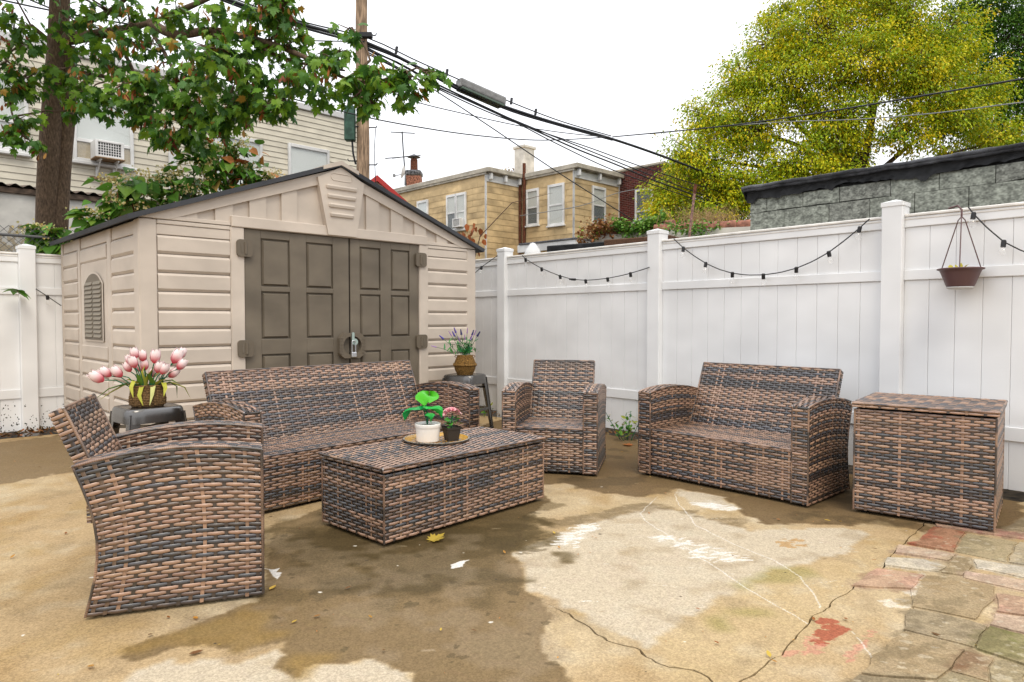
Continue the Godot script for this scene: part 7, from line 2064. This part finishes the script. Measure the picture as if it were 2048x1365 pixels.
	for k in 20:
		var d := Vector3(rng.randfn() * 0.5, absf(rng.randfn()) * 0.5 + 0.25, rng.randfn() * 0.5).normalized()
		var ctr := Vector3(0, 0.125, 0) + d * Vector3(0.046, 0.046, 0.046)
		var fl := Node3D.new(); fl.name = "flower"; b.add_child(fl, true)
		var ax := Vector3.UP.cross(d)
		fl.transform = Transform3D(Basis(ax.normalized(), Vector3.UP.angle_to(d)) if ax.length() > 0.01 else Basis(), ctr)
		for q in 6: part("petal", pk[1 if q % 2 else 0], "petal", fl, Transform3D(Basis(Vector3.UP, TAU * q / 6) * Basis(Vector3.RIGHT, 0.45).scaled(Vector3.ONE * 0.022), Vector3.ZERO))
		for q in 3: part("petal", pk[2], "petal", fl, Transform3D(Basis(Vector3.UP, TAU * q / 3) * Basis(Vector3.RIGHT, 0.9).scaled(Vector3.ONE * 0.009), Vector3(0, 0.003, 0)))
	part("stem", Geo.new().tube([Vector3(0, 0.06, 0), Vector3(0.004, 0.14, 0)], 0.004, 6), "stem_green", b)

func light_string(label: String, path: Array, bulbs: Array) -> void:
	var t := thing("string_lights", label, "string lights", path[0], 0.0, "string lights on the fences")
	var o: Vector3 = -t.position
	var c := Curve3D.new()
	for i in path.size():
		var d: Vector3 = (path[mini(i + 1, path.size() - 1)] - path[maxi(i - 1, 0)]) / 6.0
		c.add_point(path[i] + o, -d, d)
	var q: Array = []
	for k in 41: q.append(c.sample_baked(c.get_baked_length() * k / 40.0))
	part("cord", Geo.new().tube(q, 0.0042, 6), "black_plastic", t)
	for i in bulbs.size():
		var p: Vector3 = bulbs[i] + o
		var tilt := Basis(Vector3(rng.randfn(), 0, rng.randfn()).normalized(), 0.2)
		var s := part("socket", Geo.new().lathe([Vector2(0.0, 0.01), Vector2(0.01, 0.01), Vector2(0.0135, 0.004), Vector2(0.0135, -0.032), Vector2(0.0, -0.032)], 12, Transform3D(), true), "black_plastic", t, Transform3D(tilt, p))
		part("bulb", Geo.new().lathe([Vector2(0.009, -0.032), Vector2(0.014, -0.042), Vector2(0.021, -0.055), Vector2(0.022, -0.066), Vector2(0.016, -0.079), Vector2(0.0, -0.085)], 14), "bulb_glass", s)

func build_lights() -> void:
	rng.seed = 640
	var names := ["short light cord with one bulb between shed and first fence post", "drooping string of clear bulbs between the first two fence posts", "long drooping string of clear bulbs behind the loveseat", "light string with two bulbs beside the hanging planter"]
	for i in SWAGS.size(): light_string(names[i], SWAGS[i][0], SWAGS[i][1])
	light_string("light cord with one bulb on the left fence beside the shed", SWAG_LEFT, [SWAG_LEFT[1]])
	# plug joint on the second swag
	var j: Vector3 = SWAGS[1][0][4]
	var t := thing("cord_connector", "black plug connector joining two light cords on the fence", "connector", j, 0.86 - PI / 2)
	part("plug", Geo.new().tube([Vector3(-0.035, 0.004, 0), Vector3(0.0, 0, 0)], 0.009, 8).tube([Vector3(-0.01, 0.0, 0), Vector3(0.035, -0.003, 0)], 0.0115, 8), "black_plastic", t)

func build_planter() -> void:
	rng.seed = 650
	var fence_at := Vector3(0.037, 0, -7.29) + (Vector3(2.98, 0, -3.97) - Vector3(0.037, 0, -7.29)).normalized() * 4.15
	var n := Vector3(-0.7483, 0, 0.6633)
	var t := thing("hanging_planter", "brown plastic hanging pot on the right fence by a hook", "planter", fence_at + n * 0.145 + Vector3(0, 1.245, 0), 0.4)
	part("pot", Geo.new().lathe([Vector2(0.0, 0.0), Vector2(0.068, 0.0), Vector2(0.074, 0.008), Vector2(0.102, 0.085), Vector2(0.109, 0.1), Vector2(0.122, 0.104), Vector2(0.123, 0.112), Vector2(0.112, 0.114), Vector2(0.1, 0.09), Vector2(0.0, 0.085)], 28), "planter_brown", t)
	part("saucer", Geo.new().lathe([Vector2(0.0, -0.012), Vector2(0.06, -0.012), Vector2(0.072, -0.004), Vector2(0.07, 0.002)], 20), "grey_cap", t)
	for k in 3:
		var a := TAU * k / 3 + 0.5
		part("hanger_strand", Geo.new().tube([Vector3(cos(a) * 0.117, 0.108, sin(a) * 0.117), Vector3(cos(a) * 0.06, 0.28, sin(a) * 0.06), Vector3(cos(a) * 0.02, 0.4, sin(a) * 0.02), Vector3(0, 0.42, 0)], 0.0035, 6), "planter_brown", t)
	part("hook", Geo.new().tube([Vector3(0, 0.42, 0), Vector3(0.0, 0.46, 0.0), Vector3(0.01, 0.49, -0.03), Vector3(0.0, 0.48, -0.08)], 0.006, 6), "planter_brown", t)
	var lf := leaf_from([Vector2(0, 0.05), Vector2(0.3, 0.3), Vector2(0.7, 0.26), Vector2(1.0, 0.0)], 0.2, 0.3)
	var y := coloured(lf, Color(0.5, 0.44, 0.06))
	for k in 7: part("leaf", y, "leaf", t, Transform3D(jitter_basis(Vector3(rng.randfn(), 0.8, rng.randfn()).normalized(), 0.045, 0.2), Vector3(rng.randfn() * 0.025, 0.105, rng.randfn() * 0.025)))

func build_litter() -> void:
	rng.seed = 660
	var oval := leaf_from([Vector2(0, 0.02), Vector2(0.3, 0.24), Vector2(0.7, 0.2), Vector2(1.0, 0.0)], 0.25, -0.2)
	var mp := maple_leaf(0.15, -0.15)
	var tones := [Color(0.45, 0.22, 0.04), Color(0.3, 0.11, 0.03), Color(0.5, 0.34, 0.06), Color(0.16, 0.08, 0.03), Color(0.38, 0.17, 0.05)]
	var named := {0: "yellow maple leaf lying at the coffee table's near corner", 16: "tan maple leaf lying beside the weed at the fence", 1: "small yellow leaf in front of the loveseat, left one of a pair", 2: "small yellow leaf in front of the loveseat, right one of a pair", 5: "brown curled leaf on the concrete just right of the near armchair's foot", 6: "brown leaf under the front edge of the near armchair", 8: "long brown leaf on pale concrete at the lower left", 9: "dark leaf nearest the lower left picture corner", 26: "orange leaf on the crack beside the red paint", 29: "orange leaf caught in the crack at the lower right", 10: "brown leaf on the wet concrete between near armchair and table", 42: "orange leaf on the brown stones at the lower right"}
	var fw: Array = []; var fc: Array = []
	for i in FALLEN.size():
		var p: Vector2 = FALLEN[i]
		var big := i in [0, 16]
		var size := 0.085 if big else rng.randf_range(0.016, 0.028) * (1.5 if named.has(i) else 1.0)
		var tone := tinted(tones[2] if i < 3 else tones[rng.randi() % 5], 0.15)
		var tr := Transform3D(Basis(Vector3.UP, rng.randf() * TAU) * Basis(Vector3(1, 0, 0), rng.randf_range(-0.15, 0.15)).scaled(Vector3.ONE * size), Vector3(p.x, 0.006 + (0.01 if p.x > 1.5 else 0.0), p.y))
		if named.has(i):
			var o := part("fallen_leaf", coloured(mp if big else oval, tone), "leaf")
			meta(o, named[i], "leaf", "fallen leaves on the patio")
			o.transform = tr
		else:
			fw.append(tr); fc.append(tone)
	for k in 90:
		var q := Vector2(rng.randf_range(-2.6, 2.0), rng.randf_range(-4.6, -1.7))
		fw.append(Transform3D(Basis(Vector3.UP, rng.randf() * TAU).scaled(Vector3.ONE * rng.randf_range(0.005, 0.012)), Vector3(q.x, 0.005, q.y)))
		fc.append(tinted(tones[rng.randi() % 5], 0.3))
	meta(many("leaf_crumbs", oval, "leaf", fw, fc, self), "tiny dry leaf crumbs scattered over the patio", "leaf crumbs")
	# leaf litter along the foot of the left fence and by the far post
	var w: Array = []; var c: Array = []
	var foot := Vector3(-4.44, 0, -6.26)
	for k in 620:
		var u := rng.randf_range(-1.6, 0.55)
		var p := foot + E1() * u + E2() * (0.03 + absf(rng.randfn()) * 0.09)
		w.append(Transform3D(jitter_basis(Vector3(rng.randfn(), 0.25 * rng.randfn(), rng.randfn()).normalized(), rng.randf_range(0.02, 0.055), 0.2), p + Vector3(0, 0.012 + rng.randf() * 0.03, 0)))
		c.append(tinted([Color(0.12, 0.06, 0.025), Color(0.07, 0.04, 0.02), Color(0.26, 0.1, 0.03), Color(0.2, 0.13, 0.06)][rng.randi() % 4], 0.25))
	for k in 420:
		var u := rng.randf_range(-1.1, 2.1)
		var d := (Vector3(2.98, 0, -3.97) - Vector3(0.037, 0, -7.29)).normalized()
		var p := Vector3(0.037, 0, -7.29) + d * u + Vector3(-0.7483, 0, 0.6633) * (absf(rng.randfn()) * 0.1 - 0.03)
		w.append(Transform3D(jitter_basis(Vector3(rng.randfn(), 0.25 * rng.randfn(), rng.randfn()).normalized(), rng.randf_range(0.02, 0.05), 0.2), p + Vector3(0, 0.012 + rng.randf() * 0.02, 0)))
		c.append(tinted([Color(0.12, 0.06, 0.025), Color(0.07, 0.04, 0.02), Color(0.26, 0.1, 0.03), Color(0.2, 0.13, 0.06)][rng.randi() % 4], 0.25))
	var lit := many("leaf_litter", oval, "leaf", w, c, self)
	meta(lit, "brown leaf litter along the feet of the fences", "leaf litter")
	# weed between armchair and loveseat
	var t := thing("weed", "leafy green weed growing at the fence foot beside the loveseat", "weed", Vector3(1.0, 0, -5.93))
	var gl := [coloured(oval, Color(0.07, 0.2, 0.03)), coloured(oval, Color(0.14, 0.3, 0.04)), coloured(oval, Color(0.28, 0.32, 0.05))]
	for s in 9:
		var tip := Vector3(rng.randfn() * 0.09, rng.randf_range(0.06, 0.26), rng.randfn() * 0.06)
		part("stem", Geo.new().tube([Vector3(tip.x * 0.3, 0, tip.z * 0.3), tip * Vector3(0.7, 0.6, 0.7), tip], 0.0025, 5), "stem_green", t)
		for k in 9:
			part("leaf", gl[rng.randi() % 3], "leaf", t, Transform3D(jitter_basis(Vector3(rng.randfn(), 0.2, rng.randfn()).normalized(), rng.randf_range(0.03, 0.06), 0.3), tip * (0.25 + 0.085 * k) + Vector3(rng.randfn() * 0.02, 0, rng.randfn() * 0.02)))
	var t2 := thing("weed", "tiny weed at the fence foot behind the dark stool", "weed", Vector3(-0.3, 0, -7.35))
	for k in 16: part("leaf", gl[rng.randi() % 3], "leaf", t2, Transform3D(jitter_basis(Vector3(rng.randfn(), 0.5, rng.randfn()).normalized(), rng.randf_range(0.03, 0.06), 0.3), Vector3(rng.randfn() * 0.05, 0.02 + rng.randf() * 0.1, rng.randfn() * 0.04)))
	part("stem", Geo.new().tube([Vector3.ZERO, Vector3(0, 0.12, 0)], 0.003, 5), "stem_green", t2)
